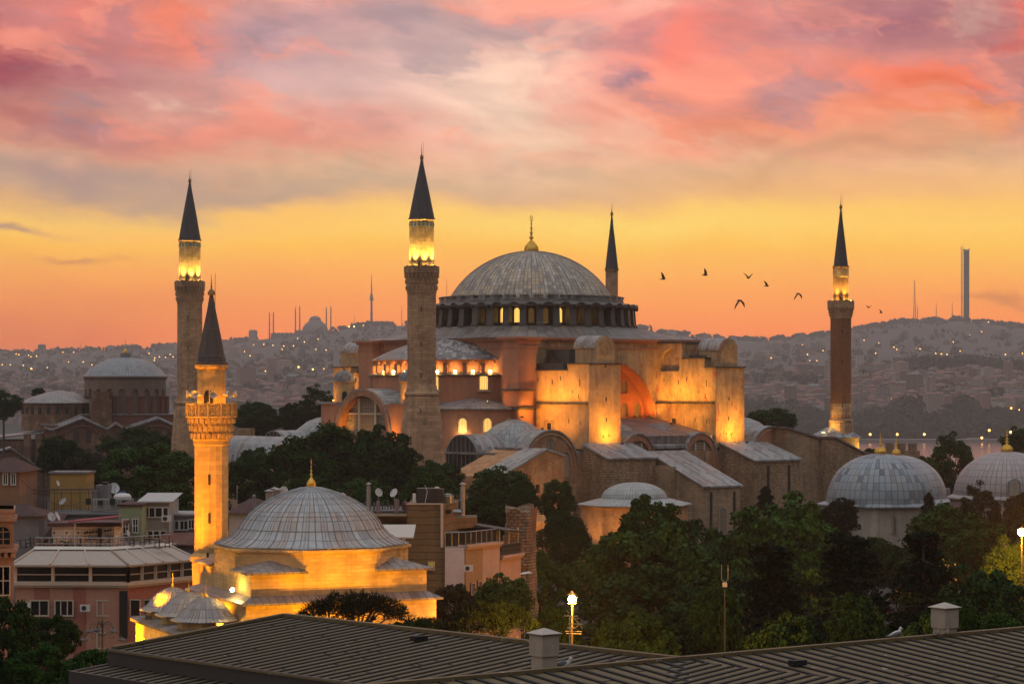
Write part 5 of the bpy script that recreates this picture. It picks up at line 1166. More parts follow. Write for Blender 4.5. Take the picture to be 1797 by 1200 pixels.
def dish(label, px, py, Y, r, az, el, base, group='satellite dishes on the roofs'):
    x, z = X(px, Y), Z(py, Y); t = thing('satellite_dish', label, 'dish', (x, Y, base), 0, group)
    m = MB(); rs = [[(rr*cos(2*pi*i/20), rr*sin(2*pi*i/20)*1.08, d) for i in range(20)] for rr, d in ((.02, 0), (r*.5, .05*r), (r, .2*r), (r, .24*r), (r*.5, .09*r), (.02, .04))]
    m.M = Matrix.Translation((0, 0, z-base)) @ Matrix.Rotation(az, 4, 'Z') @ Matrix.Rotation(pi/2-el, 4, 'X'); m.rings(rs, True)
    m.build('reflector', mat('dish_white', f_plain, c=(.50, .47, .45), rough=.5), t)
    m = MB(); m.M = Matrix.Translation((0, 0, z-base)) @ Matrix.Rotation(az, 4, 'Z') @ Matrix.Rotation(pi/2-el, 4, 'X'); m.tube((0, -r, .2*r), (0, -r*.15, r*1.0), .02, n=4); m.box(-.05, .05, -.2*r, -.02*r, r*.95, r*1.1)
    m.M = None; m.tube((0, .12, 0), (0, .05, z-base), .04, n=6); m.build('mount', STEEL, t)
dish('pink tinted satellite dish left of the white clapboard cabin', 90, 907, 208, 0.38, rad(35), rad(25), Z(920, 208))
dish('satellite dish seen edge on, just right of the pink tinted dish', 100, 906, 208, 0.38, rad(80), rad(25), Z(920, 208))
dish('perforated grey dish tilted upward before the yellow stair tower', 111, 880, 222, 0.38, rad(-40), rad(40), Z(895, 222))
dish('large pale dish on the roof right of the yellow stair tower', 200, 857, 226, 0.51, rad(20), rad(25), Z(885, 226))
dish('small edge on dish on an antenna mast against the yellow tower', 101, 848, 222, 0.28, rad(75), rad(20), Z(895, 222))
dish('left one of two pale dishes above the brown building roof', 664, 864, 216, 0.37, rad(35), rad(20), Z(884, 216))
dish('right one of two pale dishes above the brown building roof', 692, 865, 216, 0.4, rad(-40), rad(30), Z(880, 216))
dish('grey dish peeking over the left shoulder of the mosque dome', 498, 861, 214, 0.38, rad(0), rad(20), Z(885, 214))
dish('slim upright dish beside the window of the green house', 224, 935, 208, 0.28, rad(70), rad(15), Z(950, 208))
def simple_house(name, label, cat, px0, px1, ytop, Y, depth, wall, roof=None, roofkind='flat', wins=(), ybot=None, zb=None, rise=1.2, over=.4, frame=None):
    t = place(name, label, cat, (px0+px1)/2, Y, zb=zb); x0, x1 = X(px0, Y), X(px1, Y); z1 = Z(ytop, Y); z0 = t.location.z-.3 if ybot is None else Z(ybot, Y)
    P(t, MB().box(x0, x1, Y, Y+depth, z0, z1), 'wall', wall)
    if roofkind == 'flat': P(t, MB().box(x0-.15, x1+.15, Y-.15, Y+depth+.1, z1, z1+.18), 'roof', roof or CONC)
    elif roofkind == 'hip':
        c = depth/2; a, b = x0-over, x1+over; i = min(c, (b-a)/2*.8)
        P(t, MB().add([(a, Y-over, z1), (b, Y-over, z1), (b, Y+depth+over, z1), (a, Y+depth+over, z1), (a+i, Y+c, z1+rise), (b-i, Y+c, z1+rise)], [(3, 2, 1, 0), (0, 1, 5, 4), (1, 2, 5), (2, 3, 4, 5), (3, 0, 4)]), 'roof', roof or TILE)
    elif roofkind == 'shed': P(t, MB().add([(x0-over, Y-over, z1), (x1+over, Y-over, z1), (x1+over, Y+depth, z1+rise), (x0-over, Y+depth, z1+rise), (x0-over, Y-over, z1-.12), (x1+over, Y-over, z1-.12)], [(0, 1, 2, 3), (4, 5, 1, 0)]), 'roof', roof or TILE)
    for w in wins: sash(t, w[0], w[1], w[2], w[3], Y, *(w[4:6] if len(w) > 5 else (2, 1)), frame=frame or WHITEP, proud=.08)
    return t
GREEN = mat('sage_stucco', f_plaster, c=(.26, .30, .17), c2=(.2, .23, .14), ns=.5)
OCHW = mat('ochre_stucco', f_plaster, c=(.36, .22, .06), c2=(.30, .18, .05), ns=.5)
WHITW = mat('dirty_white_stucco', f_plaster, c=(.42, .39, .34), c2=(.28, .26, .23), ns=.5)
BROWNW = mat('brown_stucco', f_plaster, c=(.26, .14, .075), c2=(.2, .115, .07), ns=.5)
simple_house('stair_tower', 'windowless mustard yellow stair tower on the rooftops, far left', 'tower', 87.5, 152.5, 831, 228, 4, OCHW, ybot=905, zb=Z(905, 228))
simple_house('green_house', 'sage green house with two white windows, left of the glowing minaret', 'house', 208, 249, 888, 210, 6, GREEN, TILED, wins=((221, 937, .62, 1.35, 2, 2), (238, 935, .55, 1.30, 2, 2)))
simple_house('white_house', 'white panelled house with a strip window, between green house and glowing minaret', 'house', 249.5, 297, 879, 213, 6, WHITW, mat('zinc_roof', f_plain, c=(.4, .38, .35)), 'shed', rise=.5, wins=((257, 908, .6, .95, 1, 1), (267, 908, .6, .95, 1, 1), (279, 908, .7, .95, 1, 1), (291, 908, .55, .95, 1, 1), (253, 945, .55, .75, 1, 1), (264, 945, .55, .75, 1, 1), (275, 945, .6, .75, 1, 1), (287, 945, .6, .75, 1, 1)))
simple_house('glazed_annex', 'low glazed roof annex with pale canopy touching the glowing minaret', 'annex', 298, 345, 905, 216, 6, CONC, mat('zinc_roof2', f_plain, c=(.33, .31, .29)), wins=((307, 930, .8, .9, 2, 1), (323, 930, .8, .9, 2, 1), (336, 928, .6, .9, 2, 1)))
simple_house('brown_house', 'dark ochre house with two white windows under eaves at the far left edge', 'house', -30, 34, 828, 215, 8, BROWNW, TILED, 'hip', wins=((10, 851, .5, 1.1, 2, 1), (24, 851, .5, 1.1, 2, 1)))
simple_house('tiled_house', 'low house with dark red tiled roof under the brown house', 'house', -30, 68, 905, 207, 6, CONC, TILED, 'hip', rise=.9)
simple_house('tiled_house', 'house with steep dark tiled roof behind the terrace, left', 'house', 10, 82, 945, 209, 8, CONC, TILED, 'shed', rise=1.8)
simple_house('grey_house', 'long flat grey roofed house behind the clapboard cabin', 'house', 76, 210, 905, 217, 9, CONC, mat('bitumen_roof', f_plain, c=(.07, .065, .06)))
simple_house('tiled_house', 'red tiled house strip just left of the glowing minaret foot', 'house', 285, 345, 955, 208, 4, CONC, TILE, 'shed', rise=.8)
simple_house('tiled_house', 'house with red tiled roof between glowing minaret and mosque dome', 'house', 402, 470, 900, 213, 9, CREAM, TILED, 'hip', rise=1.1)
def ac_boxes():
    for i, (px, py, Y, lab) in enumerate(((214, 958, 209.6, 'small wall air conditioner below the green house windows'), (292, 915, 212.6, 'small wall air conditioner on the white panelled house'), (822, 1002, 211.2, 'small air conditioner on the ochre and pink house front'), (46, 1068, 195.5, 'small air conditioner on the salmon hotel front, far left'), (150, 1072, 195.4, 'small air conditioner between the salmon hotel windows'))):
        t = thing('wall_air_conditioner', lab, 'air conditioner', tuple(at(px, py, Y))); MB().box(-.4, .4, -.3, 0, 0, .55).build('casing', WHITEP, t); MB().lathe([(.2, 0), (.2, .02), (.17, .03)], 16, cap1=True).build('fan_grille', BLACKM, t, loc=(-.08, -.3, .28)).rotation_euler.x = pi/2
    for a, b, lab in (((88, 852, 226), (210, 890, 212), 'sagging black cable from the yellow stair tower to the green house'), ((34, 838, 214), (150, 880, 221), 'sagging black cable from the brown house over the pipe scaffold'), ((446, 870, 214), (341, 930, 186), 'thin black cable running down toward the glowing minaret')):
        p, q = at(*a), at(*b); m = MB(); m.path([tuple(p.lerp(q, k/10)-Vector((0, 0, 1.2*sin(pi*k/10)))) for k in range(11)], .022, 4); tag(m.build('cable', BLACKM), lab, 'cable')
ac_boxes()
def left_house():
    Y = 150; t = place('corner_house', 'apricot corner house with bracketed cornice and arched window, cut by the left edge', 'house', 5, Y)
    AP = mat('apricot_stucco', f_plaster, c=(.40, .215, .13), c2=(.28, .15, .10))
    x1 = X(27, Y); x0 = x1-5
    pl = lambda o, oy: [(x0, Y-oy), (x1+o, Y-oy), ((x1+o)*(Y+5)/Y, Y+5), (x0-1, Y+5)]
    P(t, MB().prism(pl(-.1, 0), 4, Z(893, Y)), 'wall', AP)
    P(t, MB().prism(pl(.12, .25), Z(914, Y), Z(909, Y)).prism(pl(0, .05), Z(900, Y), Z(893, Y)).prism(pl(.2, .5), Z(968, Y), Z(962, Y)), 'cornice', AP)
    m = MB()
    for i in range(9): x = x1-.1-i*.42; m.box(x-.1, x+.1, Y-.42, Y, Z(977, Y), Z(968, Y))
    P(t, m, 'bracket', AP)
    window(t, X(6, Y)-t.location.x, -.04, Z(958, Y)-t.location.z, -pi/2, 1.1, 1.35, 2, 3, BROWNW, GLASS, .06, True)
    sash(t, 6, 1045, .95, 1.9, Y, 2, 2, CREAM)
left_house()
def brown_building():
    Y = 212; t = place('siding_building', 'tall brown building with horizontal siding behind the mosque, air conditioner on top', 'building', 770, Y)
    x0, x1 = X(714, Y), X(776, Y); zt = Z(885, Y)
    P(t, MB().prism([(x0, Y), (x1, Y), (X(802, 216), 216), (X(802, 216), 222), (x0, 222)], 3, zt), 'wall', SIDING)
    P(t, MB().prism([(x1+.02, Y+.05), (X(815, Y), Y+.05), (X(836, 217), 217), (X(836, 217), 224), (x1+.02, 222)], 3, Z(960, Y)), 'lower_wall', SIDING)
    P(t, MB().prism([(X(802, 216)+.02, 216), (X(836, 218), 218), (X(836, 218), 222), (X(802, 216)+.02, 222)], Z(926, 217), Z(908, 217)), 'parapet', SIDING)
    P(t, MB().prism([(X(782, 216), 217), (X(836, 219), 219.5), (X(836, 219), 222), (X(782, 216), 222)], Z(960, 217), Z(926, 217)-.02), 'upper_room', mat('dark_brown_wall', f_plain, c=(.12, .08, .045)))  # upper room in plain dark brown
    P(t, MB().box(x0-.1, x1+.1, Y-.1, Y, zt, zt+.12).box(x1-.14, x1+.1, Y-.12, Y-.0, Z(960, Y), zt), 'trim', CREAM)
    P(t, MB().box(X(655, Y), x0-.02, Y+1, Y+8, 3, Z(907, Y)).box(X(640, Y), x0-.02, Y-1.5, Y+1, Z(905, Y), Z(903, Y)), 'side_wing', SIDING)
    sash(t, 787, 901, .5, .36, 213.2, 1, 1, DARK, DARK, proud=.3)
    sash(t, 757, 1000, .62, .78, Y, 1, 2, CREAM, mat('dim_yellow_pane', f_emit, c=(1, .7, .1), s=.35, base=(.05, .05, .03)))
    sash(t, 757, 1052, .62, .5, Y, 1, 1, CREAM)
    P(t, MB().box(X(781, Y), X(815, Y), Y-.12, Y+.04, 4, Z(960, Y)), 'white_panel', mat('white_sheet', f_plaster, c=(.54, .46, .44), c2=(.46, .39, .37), ns=.3, streak=.2))
    # terrace glass balustrade
    zt2 = Z(960, Y); B_ = (X(781, Y), Y-.1); C_ = (X(817, Y), Y-.1); D_ = (X(872, 217), 217.0)
    m = MB(); pts = [B_, C_, D_]
    for p, q, n in ((B_, C_, 3), (C_, D_, 6)):
        for i in range(n+1): x = p[0]+(q[0]-p[0])*i/n; y = p[1]+(q[1]-p[1])*i/n; m.tube((x, y, zt2), (x, y, zt2+1.35), .03, n=4)
    for z in (zt2+1.35, zt2+.05): m.path([(p[0], p[1], z) for p in pts], .045, 4)
    P(t, m, 'balustrade', STEEL)
    gl = mat('clear_dark_glass', f_plain, c=(.03, .027, .024), rough=.1)
    P(t, MB().add([(B_[0], B_[1]+.4, zt2), (C_[0], C_[1]+.4, zt2), (D_[0], D_[1]+.6, zt2), (D_[0], D_[1]+.6, zt2+1.2), (C_[0], C_[1]+.4, zt2+1.2), (B_[0], B_[1]+.4, zt2+1.2)], [(0, 1, 4, 5), (1, 2, 3, 4)]), 'glass_screen', gl)
brown_building()
def row_house(name, label, pa, Ya, pb, Yb, ytop, mats, wins, arched=False):
    t = place(name, label, 'house', (pa+pb)/2, Ya); a = Vector((X(pa, Ya), Ya)); b = Vector((X(pb, Yb), Yb)); d = (b-a).normalized(); n = Vector((d.y, -d.x)); L = (b-a).length; z1 = Z(ytop, Ya); A = atan2(d.y, d.x)
    def loc(u, o=0): p = a+d*u+n*o; return (p.x, p.y)
    for (u0, u1, mt, nm) in mats: P(t, MB().prism([loc(u0*L, .0), loc(u1*L, .0), loc(u1*L, -6), loc(u0*L, -6)], 3, z1), nm, mt)
    P(t, MB().prism([loc(-.1, .35), loc(L+.1, .35), loc(L+.1, -6), loc(-.1, -6)], z1, z1+.22).prism([loc(-.05, .2), loc(L+.05, .2), loc(L+.05, -6), loc(-.05, -6)], z1-.2, z1), 'cornice', PINKW)
    for u, zb, w, h, ar, fm in wins:
        p = loc(u*L, .05); window(t, p[0]-t.location.x, p[1]-t.location.y, zb-t.location.z, A-pi/2, w, h, 2, 1, fm, GLASS, .07, ar, .1)
    return t, loc, L
row_house('row_house', 'ochre and pink house with four framed windows, under the glass balustrade', 817, 212, 877, 217, 960, ((0, .5, mat('ochre_render', f_plaster, c=(.33, .21, .10), c2=(.27, .17, .085)), 'ochre_wall'), (.5, 1, PINKW, 'pink_wall')), ((.19, 10.6, .72, 1.6, False, PINKW), (.39, 10.7, .72, 1.6, False, PINKW), (.66, 10.9, .72, 1.6, False, OCHW), (.86, 11.0, .72, 1.6, False, OCHW)))
r3, lc, L3 = row_house('row_house', 'peach row house with tall arched windows and dark cluttered roof terrace', 878, 217.3, 914, 221.5, 979, ((0, 1, mat('peach_stucco', f_plaster, c=(.50, .29, .20), c2=(.40, .24, .17)), 'wall'),), tuple((u, 8.2, .62, 3.2, True, CREAM) for u in (.13, .38, .64, .88)))
def r3_roof():
    zb = Z(979, 217.3)+.22; z = Z(930, 217.3); t = r3; m = MB()
    for u in (0.05, .5, .95):
        for o in (-.2, -4.5): p = lc(u*L3, o); m.tube((p[0], p[1], zb), (p[0], p[1], z), .09)
    P(t, m, 'terrace_post', CREAM)
    a, b, c, d = lc(-.6, .5), lc(L3+.2, .4), lc(L3+.2, -6), lc(-.6, -6)
    P(t, MB().add([(*a, z+.1), (*b, z-.3), (*c, z+.5), (*d, z+.9), (*a, z), (*b, z-.4)], [(0, 1, 2, 3), (4, 5, 1, 0)]), 'canopy', mat('dark_canopy', f_plain, c=(.035, .028, .022)))
    P(t, MB().prism([lc(.1, -2.5), lc(L3, -2.5), lc(L3, -6), lc(.1, -6)], zb, z), 'back_room', mat('dark_boards', f_plain, c=(.05, .035, .025)))
    m = MB()
    for zz_ in (zb+.95, zb+.5): p, q = lc(0, .1), lc(L3, .1); m.tube((*p, zz_), (*q, zz_), .05)
    P(t, m, 'railing', BLACKM)
    p, q = lc(0, .02), lc(L3, .02); P(t, MB().add([(*p, zb), (*q, zb), (*q, zb+.9), (*p, zb+.9)], [(0, 1, 2, 3)]), 'railing_screen', mat('dark_screen', f_plain, c=(.025, .02, .018)))
r3_roof()
simple_house('tea_house', 'small glazed roof pavilion with pale overhanging roof, right behind the mosque dome', 'pavilion', 668, 708, 941, 203, 4, CREAM, mat('pale_sheet_roof', f_plain, c=(.50, .43, .36)), 'shed', rise=.8, over=.9, wins=((684, 960, .6, .8, 1, 1), (700, 960, .6, .8, 1, 1)))
def tower_ruin():
    Y = 232; t = place('stone_ruin', 'ruined stub of rough stone wall standing beside the peach row house', 'ruin', 910, Y)
    xs = [X(p, Y) for p in (887, 927, 938, 940)]; z1 = Z(893, Y); rs = []; base_ = [(xs[0], Y), (xs[1], Y-.4), (xs[2]+.2, Y+1.6), (xs[2], Y+4.5), (xs[0], Y+4.5)]
    for k in range(15):
        z = 3+(z1-3)*k/14; s_ = 1.25-.27*min(1, k/9); ring = []
        for q in range(5):
            for h in range(6):
                a, b = base_[q], base_[(q+1) % 5]; f = h/6; x, y = a[0]+(b[0]-a[0])*f, a[1]+(b[1]-a[1])*f
                ring.append((x+(x-X(915, Y))*(s_-1)+mnoise.noise(Vector((x*1.3, z*.8, y)))*.32, y+mnoise.noise(Vector((y, z*.8, x*1.3)))*.32, z+mnoise.noise(Vector((y*.9, x*.9, 1)))*(.2+.7*(k == 14))))
        rs.append(ring)
    P(t, MB().rings(rs, True, False, True), 'wall', mat('ruin_rubble', f_masonry, c=(.34, .27, .2), c2=(.2, .13, .10), mort=(.12, .095, .075), bw=.55, rh=.30, ms=.07, patch=(.24, .12, .085), stain=.8))
tower_ruin()
def ac_unit():
    Y = 214; zb = Z(884, Y); t = place('air_conditioner', 'big black rooftop air conditioner on the brown siding building', 'air conditioner', 753, Y, zb=zb)
    P(t, MB().box(X(731, Y), X(771, Y), Y, Y+2.2, zb+.1, Z(857, Y)).box(X(771, Y)+.01, X(778, Y), Y+.1, Y+2.0, zb+.1, Z(858, Y)), 'casing', mat('ac_black', f_plain, c=(.018, .02, .024), rough=.5))
    m = MB()
    for i in range(9): pbox(m, 760, 767.5, 861+i*2.2, 862+i*2.2, Y, .03, -.03)
    P(t, m, 'louvre', DARK)
    P(t, MB().tube((X(746, Y), Y-.1, zb+.1), (X(750, Y), Y-.1, Z(862, Y)), .03).tube((X(750, Y), Y-.1, Z(862, Y)), (X(745.5, Y), Y-.1, Z(851, Y)), .03), 'cable', WHITEP)
    P(t, MB().box(X(763, Y), X(770, Y), Y+.3, Y+1, Z(857, Y), Z(854.5, Y)).box(X(724, Y), X(729.5, Y), Y, Y+.8, zb+.1, Z(866, Y)), 'side_box', WHITEP)
    m = MB(); 
    for i in range(8): a = X(779+i*2.6, Y); m.tube((a, Y+.2, zb-.2), (a, Y+.2, Z(868, Y)), .02, n=4)
    m.tube((X(778, Y), Y+.2, Z(868, Y)), (X(802, Y), Y+.2, Z(868, Y)), .03, n=4); P(t, m, 'guard_rail', BLACKM)
    P(t, MB().lathe([(.5, 0), (.5, 1.0)], 16).build('duct', STEEL, t, loc=(X(785, Y)-t.location.x, 1.2, -.1)) and MB().box(0, .01, 0, .01, 0, .01), 'bolt', STEEL) if False else MB().lathe([(.55, 0), (.55, .75), (.35, .95), (.01, 1.0)], 16).build('duct', STEEL, t, loc=(X(785, Y)-t.location.x, 1.2, -.1))
ac_unit()
def flue(label, px, y0, y1, Y, r, capr, mt=STEEL, name='flue_pipe', elbow=False):
    zb = Z(y1, Y); t = thing(name, label, 'flue', (X(px, Y), Y, zb)); h = Z(y0, Y)-zb
    m = MB().lathe([(r, 0), (r, h-.35)], 14)
    for i in range(1, 4): m.lathe([(r*1.0, h*i/4.5), (r*1.12, h*i/4.5+.02), (r*1.12, h*i/4.5+.08), (r, h*i/4.5+.1)], 14)
    if elbow: m.tube((0, 0, .35), (-.8, .3, .35), r*1.2)
    m.build('pipe', mt, t); MB().lathe([(r*.7, h-.36), (r*.7, h-.18), (capr, h-.2), (capr, h-.14), (.02, h)], 14).build('cap', mt, t)
flue('tall steel flue with cap, right of the black air conditioner', 812, 846, 905, 213, .21, .30, elbow=True)
flue('thin tall grey flue left of the two pale dishes', 647, 846, 892, 216, .19, .24)
flue('left squat steel roof vent over the mosque dome shoulder', 472, 858, 886, 214, .30, .42); flue('middle squat steel roof vent over the mosque dome shoulder', 482, 854, 880, 216, .28, .40); flue('right squat steel roof vent over the mosque dome shoulder', 488, 856, 880, 214, .26, .40)
flue('short concrete pipe between glowing minaret and the steel vents', 446, 867, 892, 214, .17, .2, CONC); flue('small mushroom vent right of the mosque finial', 601, 864, 880, 206, .14, .3)
def slab(name, label, cat, px0, px1, y0, y1, Y, depth, mt, part):
    t = place(name, label, cat, (px0+px1)/2, Y, zb=Z(y1, Y)); m = MB(); pbox(m, px0, px1, y0, y1, Y, depth); P(t, m, part, mt); return t
for p0, p1, yt, lab in ((660, 666, 879, 'left mauve pillar carrying a pale dish'), (692, 699, 876, 'right mauve pillar carrying a pale dish')):
    slab('roof_pillar', lab, 'pillar', p0, p1, yt, 908, 215.6, .5, mat('mauve_render', f_plain, c=(.2, .15, .145)), 'shaft')
def roof_clutter():
    Y = 219; t = place('rooftop', 'cluttered flat roof with tanks and boxes behind the two pale dishes', 'rooftop', 670, Y)
    P(t, MB().box(X(632, Y), X(714, Y), Y, Y+9, 4, Z(898, Y)), 'wall', WHITW)
    m = MB(); random.seed(5)
    for i in range(16):
        px = 634+i*4.7; w = .07+random.random()*.10; h = .25+random.random()*.6; x = X(px, Y); m.box(x, x+w, Y+i*.35+.3, Y+i*.35+.7, Z(898, Y)+.1, Z(898, Y)+.1+h)
    P(t, m, 'roof_box', mat('mixed_grey', f_plain, c=(.09, .085, .09), ns=2, var=.8))
    P(t, MB().box(X(632, Y), X(714, Y), Y-.2, Y+9, Z(898, Y), Z(898, Y)+.1), 'roof', mat('bitumen_roof', f_plain))
    P(t, MB().box(X(705, Y), X(716, Y), Y+1, Y+2, Z(898, Y)+.1, Z(882, Y)), 'red_tank', mat('maroon_tank', f_plain, c=(.11, .03, .03)))
roof_clutter()
def terrace_frames():
    Y = 221; zb = Z(897, Y); t = place('pipe_scaffold', 'rusty pipe frame with wires over the roof before the yellow stair tower', 'frame', 105, Y, zb=zb)
    m = MB()
    for i, px in enumerate((36, 50, 69, 82, 92, 101, 125, 137, 149, 163)): m.tube((X(px, Y), Y+(i % 3), zb), (X(px, Y), Y+(i % 3), Z(858+(i % 2)*3, Y)), .035, n=4)
    for py in (859, 861, 866): m.tube((X(34, Y), Y, Z(py, Y)), (X(172, Y), Y+1, Z(py-1.5, Y)), .035, n=4)
    for i in range(24): x = X(62+i*4.4, Y); m.tube((x, Y+.5, zb), (x, Y+.5, Z(886, Y)), .018, n=3)
    P(t, m, 'pipe', mat('rust', f_plain, c=(.09, .06, .045)))
    P(t, MB().box(X(41, Y), X(76, Y), Y+2, Y+2.1, zb, Z(873, Y)), 'sheet', mat('zinc_fence', f_plain, c=(.2, .185, .18)))
    Y = 224; t = place('roof_plant', 'grey concrete lift housing beside the large pale dish', 'housing', 178, Y, zb=Z(892, Y))
    m = MB(); pbox(m, 168, 190, 851, 892, Y, 2.0); pbox(m, 163, 173, 860, 892, Y, 1.5, -.4); P(t, m, 'housing', CONC); m = MB(); pbox(m, 178, 187, 846, 851, Y, 1.0, .4); P(t, m, 'vent', BLACKM)
    Y = 220; t = place('railing_wall', 'pale pierced parapet with flower boxes on the roof, left of green house', 'parapet', 205, Y, zb=Z(898, Y)); m = MB()
    for i in range(16): pbox(m, 163+i*5.3, 165.5+i*5.3, 877, 887, Y, .2)
    pbox(m, 162, 248, 875, 877, Y, .3); pbox(m, 162, 248, 887, 898, Y, .25); P(t, m, 'parapet', WHITW)
    m = MB()
    for i in range(5): pbox(m, 152+i*21, 160+i*21, 874+(i % 2)*3, 885, Y, .4, -.45)
    P(t, m, 'planter', mat('dark_leafage', f_plain))
    Y = 222; t = place('water_tank', 'white rounded water tank with blue lid, right of the large dish', 'water tank', 215, Y, zb=Z(877, Y))
    x = X(215, Y)-t.location.x; MB().lathe([(.78, 0), (.82, .1), (.82, .35), (.65, .55), (.3, .62), (.28, .66)], 24).build('tank', WHITEP, t); MB().lathe([(.26, .62), (.26, .78), (.01, .8)], 14).build('lid', mat('blue_plastic', f_plain, c=(.03, .12, .28)), t)
terrace_frames()
# ================================================================== trees
LEAFS = {'mid': mat('leaf_mid', f_leaf, a=(.005, .017, .003), c=(.040, .094, .013)), 'dark': mat('leaf_dark', f_leaf, a=(.004, .014, .003), c=(.026, .064, .011)),
         'light': mat('leaf_light', f_leaf, a=(.016, .036, .005), c=(.055, .10, .012)), 'olive': mat('leaf_olive', f_leaf, a=(.018, .019, .009), c=(.045, .044, .022)), 'needle': mat('needle', f_leaf, a=(.003, .007, .003), c=(.009, .018, .006))}
BARK = mat('bark', f_plain, c=(.06, .045, .032), rough=.95, ns=6, var=.4)
def rdir(rn):
    while True:
        v = Vector((rn.uniform(-1, 1), rn.uniform(-1, 1), rn.uniform(-1, 1)))
        if .05 < v.length < 1: return v.normalized()
def leafquad(V, F, p, nrm, s, rn, asp=1.5):
    t = nrm.cross(rdir(rn)); 
    if t.length < .01: return
    t.normalize(); b = nrm.cross(t); o = len(V); a = t*s*.5*asp; c = b*s*.5
    V += [p-a, p-c*1.0, p+a, p+c*1.0]; F.append((o, o+1, o+2, o+3))
def crown_broad(seed, flat=1.0, nclump=135, per=105, leaf=.06, spread=1.0):
    # unit crown: radius about 1, centred at z=0; clumps sit on limbs, leaves cover each clump's outside
    rn = random.Random(seed); V = []; F = []; cl = []
    lob = [(rdir(rn), rn.uniform(.12, .32)) for _ in range(9)]
    for i in range(nclump):
        d = rdir(rn); d.z = d.z*.9+.12; d.normalize()
        rad_ = .76+sum(a*max(0, d.dot(q))**3 for q, a in lob)*.75-.08*rn.random()
        f = rn.uniform(.40, 1.0)**.5
        if d.z < -.5: rad_ *= .85
        p = Vector((d.x*spread, d.y*spread, d.z*flat))*rad_*f; cl.append((p, rn.uniform(.17, .27)*(1.15-.2*f)))
    for p, r in cl:
        out = p.normalized() if p.length > .1 else Vector((0, 0, 1))
        for k in range(per):
            d = rdir(rn); d = (d+out*.35+Vector((0, 0, .25))).normalized(); q = p+Vector((d.x, d.y, d.z*.75))*r*rn.uniform(.55, 1.08)
            nrm = (d+rdir(rn)*.8).normalized(); leafquad(V, F, q, nrm, leaf*rn.uniform(.7, 1.35), rn)
    return V, F, cl
def crown_cedar(seed):
    rn = random.Random(seed); V = []; F = []; cl = []
    for i in range(70):
        h = rn.uniform(-.95, 1.0); L = (1.0-.62*max(h, -.2))*rn.uniform(.55, 1.0)*.85; a = rn.uniform(0, 2*pi); cl.append((Vector((cos(a)*L*.7, sin(a)*L*.7, h*1.15)), L))
        for k in range(170):
            u = rn.random()**.7*L; w = rn.gauss(0, .10+.12*u); z = h*1.15-.28*u*u+rn.gauss(0, .03)-abs(w)*.2
            p = Vector((cos(a)*u-sin(a)*w, sin(a)*u+cos(a)*w, z)); leafquad(V, F, p, (Vector((0, 0, 1))+rdir(rn)*.8).normalized(), rn.uniform(.03, .06), rn, 2.4)
    return V, F, cl
def crown_cypress(seed):
    rn = random.Random(seed); V = []; F = []; cl = []
    for i in range(3800):
        h = rn.random(); r = .30*(1-h)**.6*(h+.12)**.25*1.5*(1+.25*sin(h*23+rn.random())); a = rn.uniform(0, 2*pi); r *= rn.uniform(.6, 1.05)
        d = Vector((cos(a), sin(a), .8)).normalized(); leafquad(V, F, Vector((cos(a)*r, sin(a)*r, -1+2*h)), (d+rdir(rn)*.7).normalized(), rn.uniform(.03, .07), rn, 2.0)
    return V, F, cl
def crown_pine(seed):
    rn = random.Random(seed); V = []; F = []; cl = []
    for i in range(150):
        a = rn.uniform(0, 2*pi); r = rn.random()**.5; z = (1-r*r)**.5*.55*rn.uniform(.35, 1.0)-.1; p = Vector((cos(a)*r, sin(a)*r, z)); cl.append((p, .12))
        up = Vector((cos(a)*.35*r, sin(a)*.35*r, 1)).normalized()
        for k in range(60):
            d = (rdir(rn)+up*.9).normalized(); q = p+d*rn.uniform(.02, .15); nrm = d.cross(rdir(rn)); 
            if nrm.length > .05: 
                o = len(V); s = nrm.normalized()*.008; e = d*.075; V += [q-s, q+s, q+e+s*.4, q+e-s*.4]; F.append((o, o+1, o+2, o+3))
    return V, F, cl
PROTO = {}
def proto(kind, variant):
    k = (kind, variant)
    if k not in PROTO:
        sd = 100+variant*17
        V, F, cl = {'broad': lambda: crown_broad(sd), 'tall': lambda: crown_broad(sd+5, 1.25, 140, 105, .055), 'wide': lambda: crown_broad(sd+9, .72, 135, 105, .055), 'fine': lambda: crown_broad(sd+3, .95, 150, 130, .042), 'cedar': lambda: crown_cedar(sd), 'cypress': lambda: crown_cypress(sd), 'pine': lambda: crown_pine(sd)}[kind]()
        me = bpy.data.meshes.new('crown'); me.from_pydata([tuple(v) for v in V], [], F); me.update()
        # trunk with limbs up into the clumps
        m = MB(); m.tube((0, 0, -3.2), (.02, .01, -.55), .085, .06, 8); rn = random.Random(sd)
        if kind in ('cypress',): m.tube((0, 0, -.6), (0, 0, .6), .05, .02, 6)
        elif kind == 'cedar':
            m.tube((0.02, .01, -.6), (0, 0, 1.05), .055, .015, 6)
            for p, r in cl[:34]: m.tube((0, 0, p.z+.05), tuple(p), .018, .006, 4)
        else:
            for p, r in rn.sample(cl, min(13, len(cl))):
                mid = Vector((p.x*.4, p.y*.4, -.45+.5*(p.z+.5)*.6)); m.tube((.02, .01, -.6), tuple(mid), .045, .028, 5); m.tube(tuple(mid), tuple(p*.9), .028, .008, 5)
        mt = bpy.data.meshes.new('trunk'); mt.from_pydata(m.v, [], m.f); mt.materials.append(BARK); mt.update()
        PROTO[k] = (me, mt)
    return PROTO[k]
CROWNM = {}
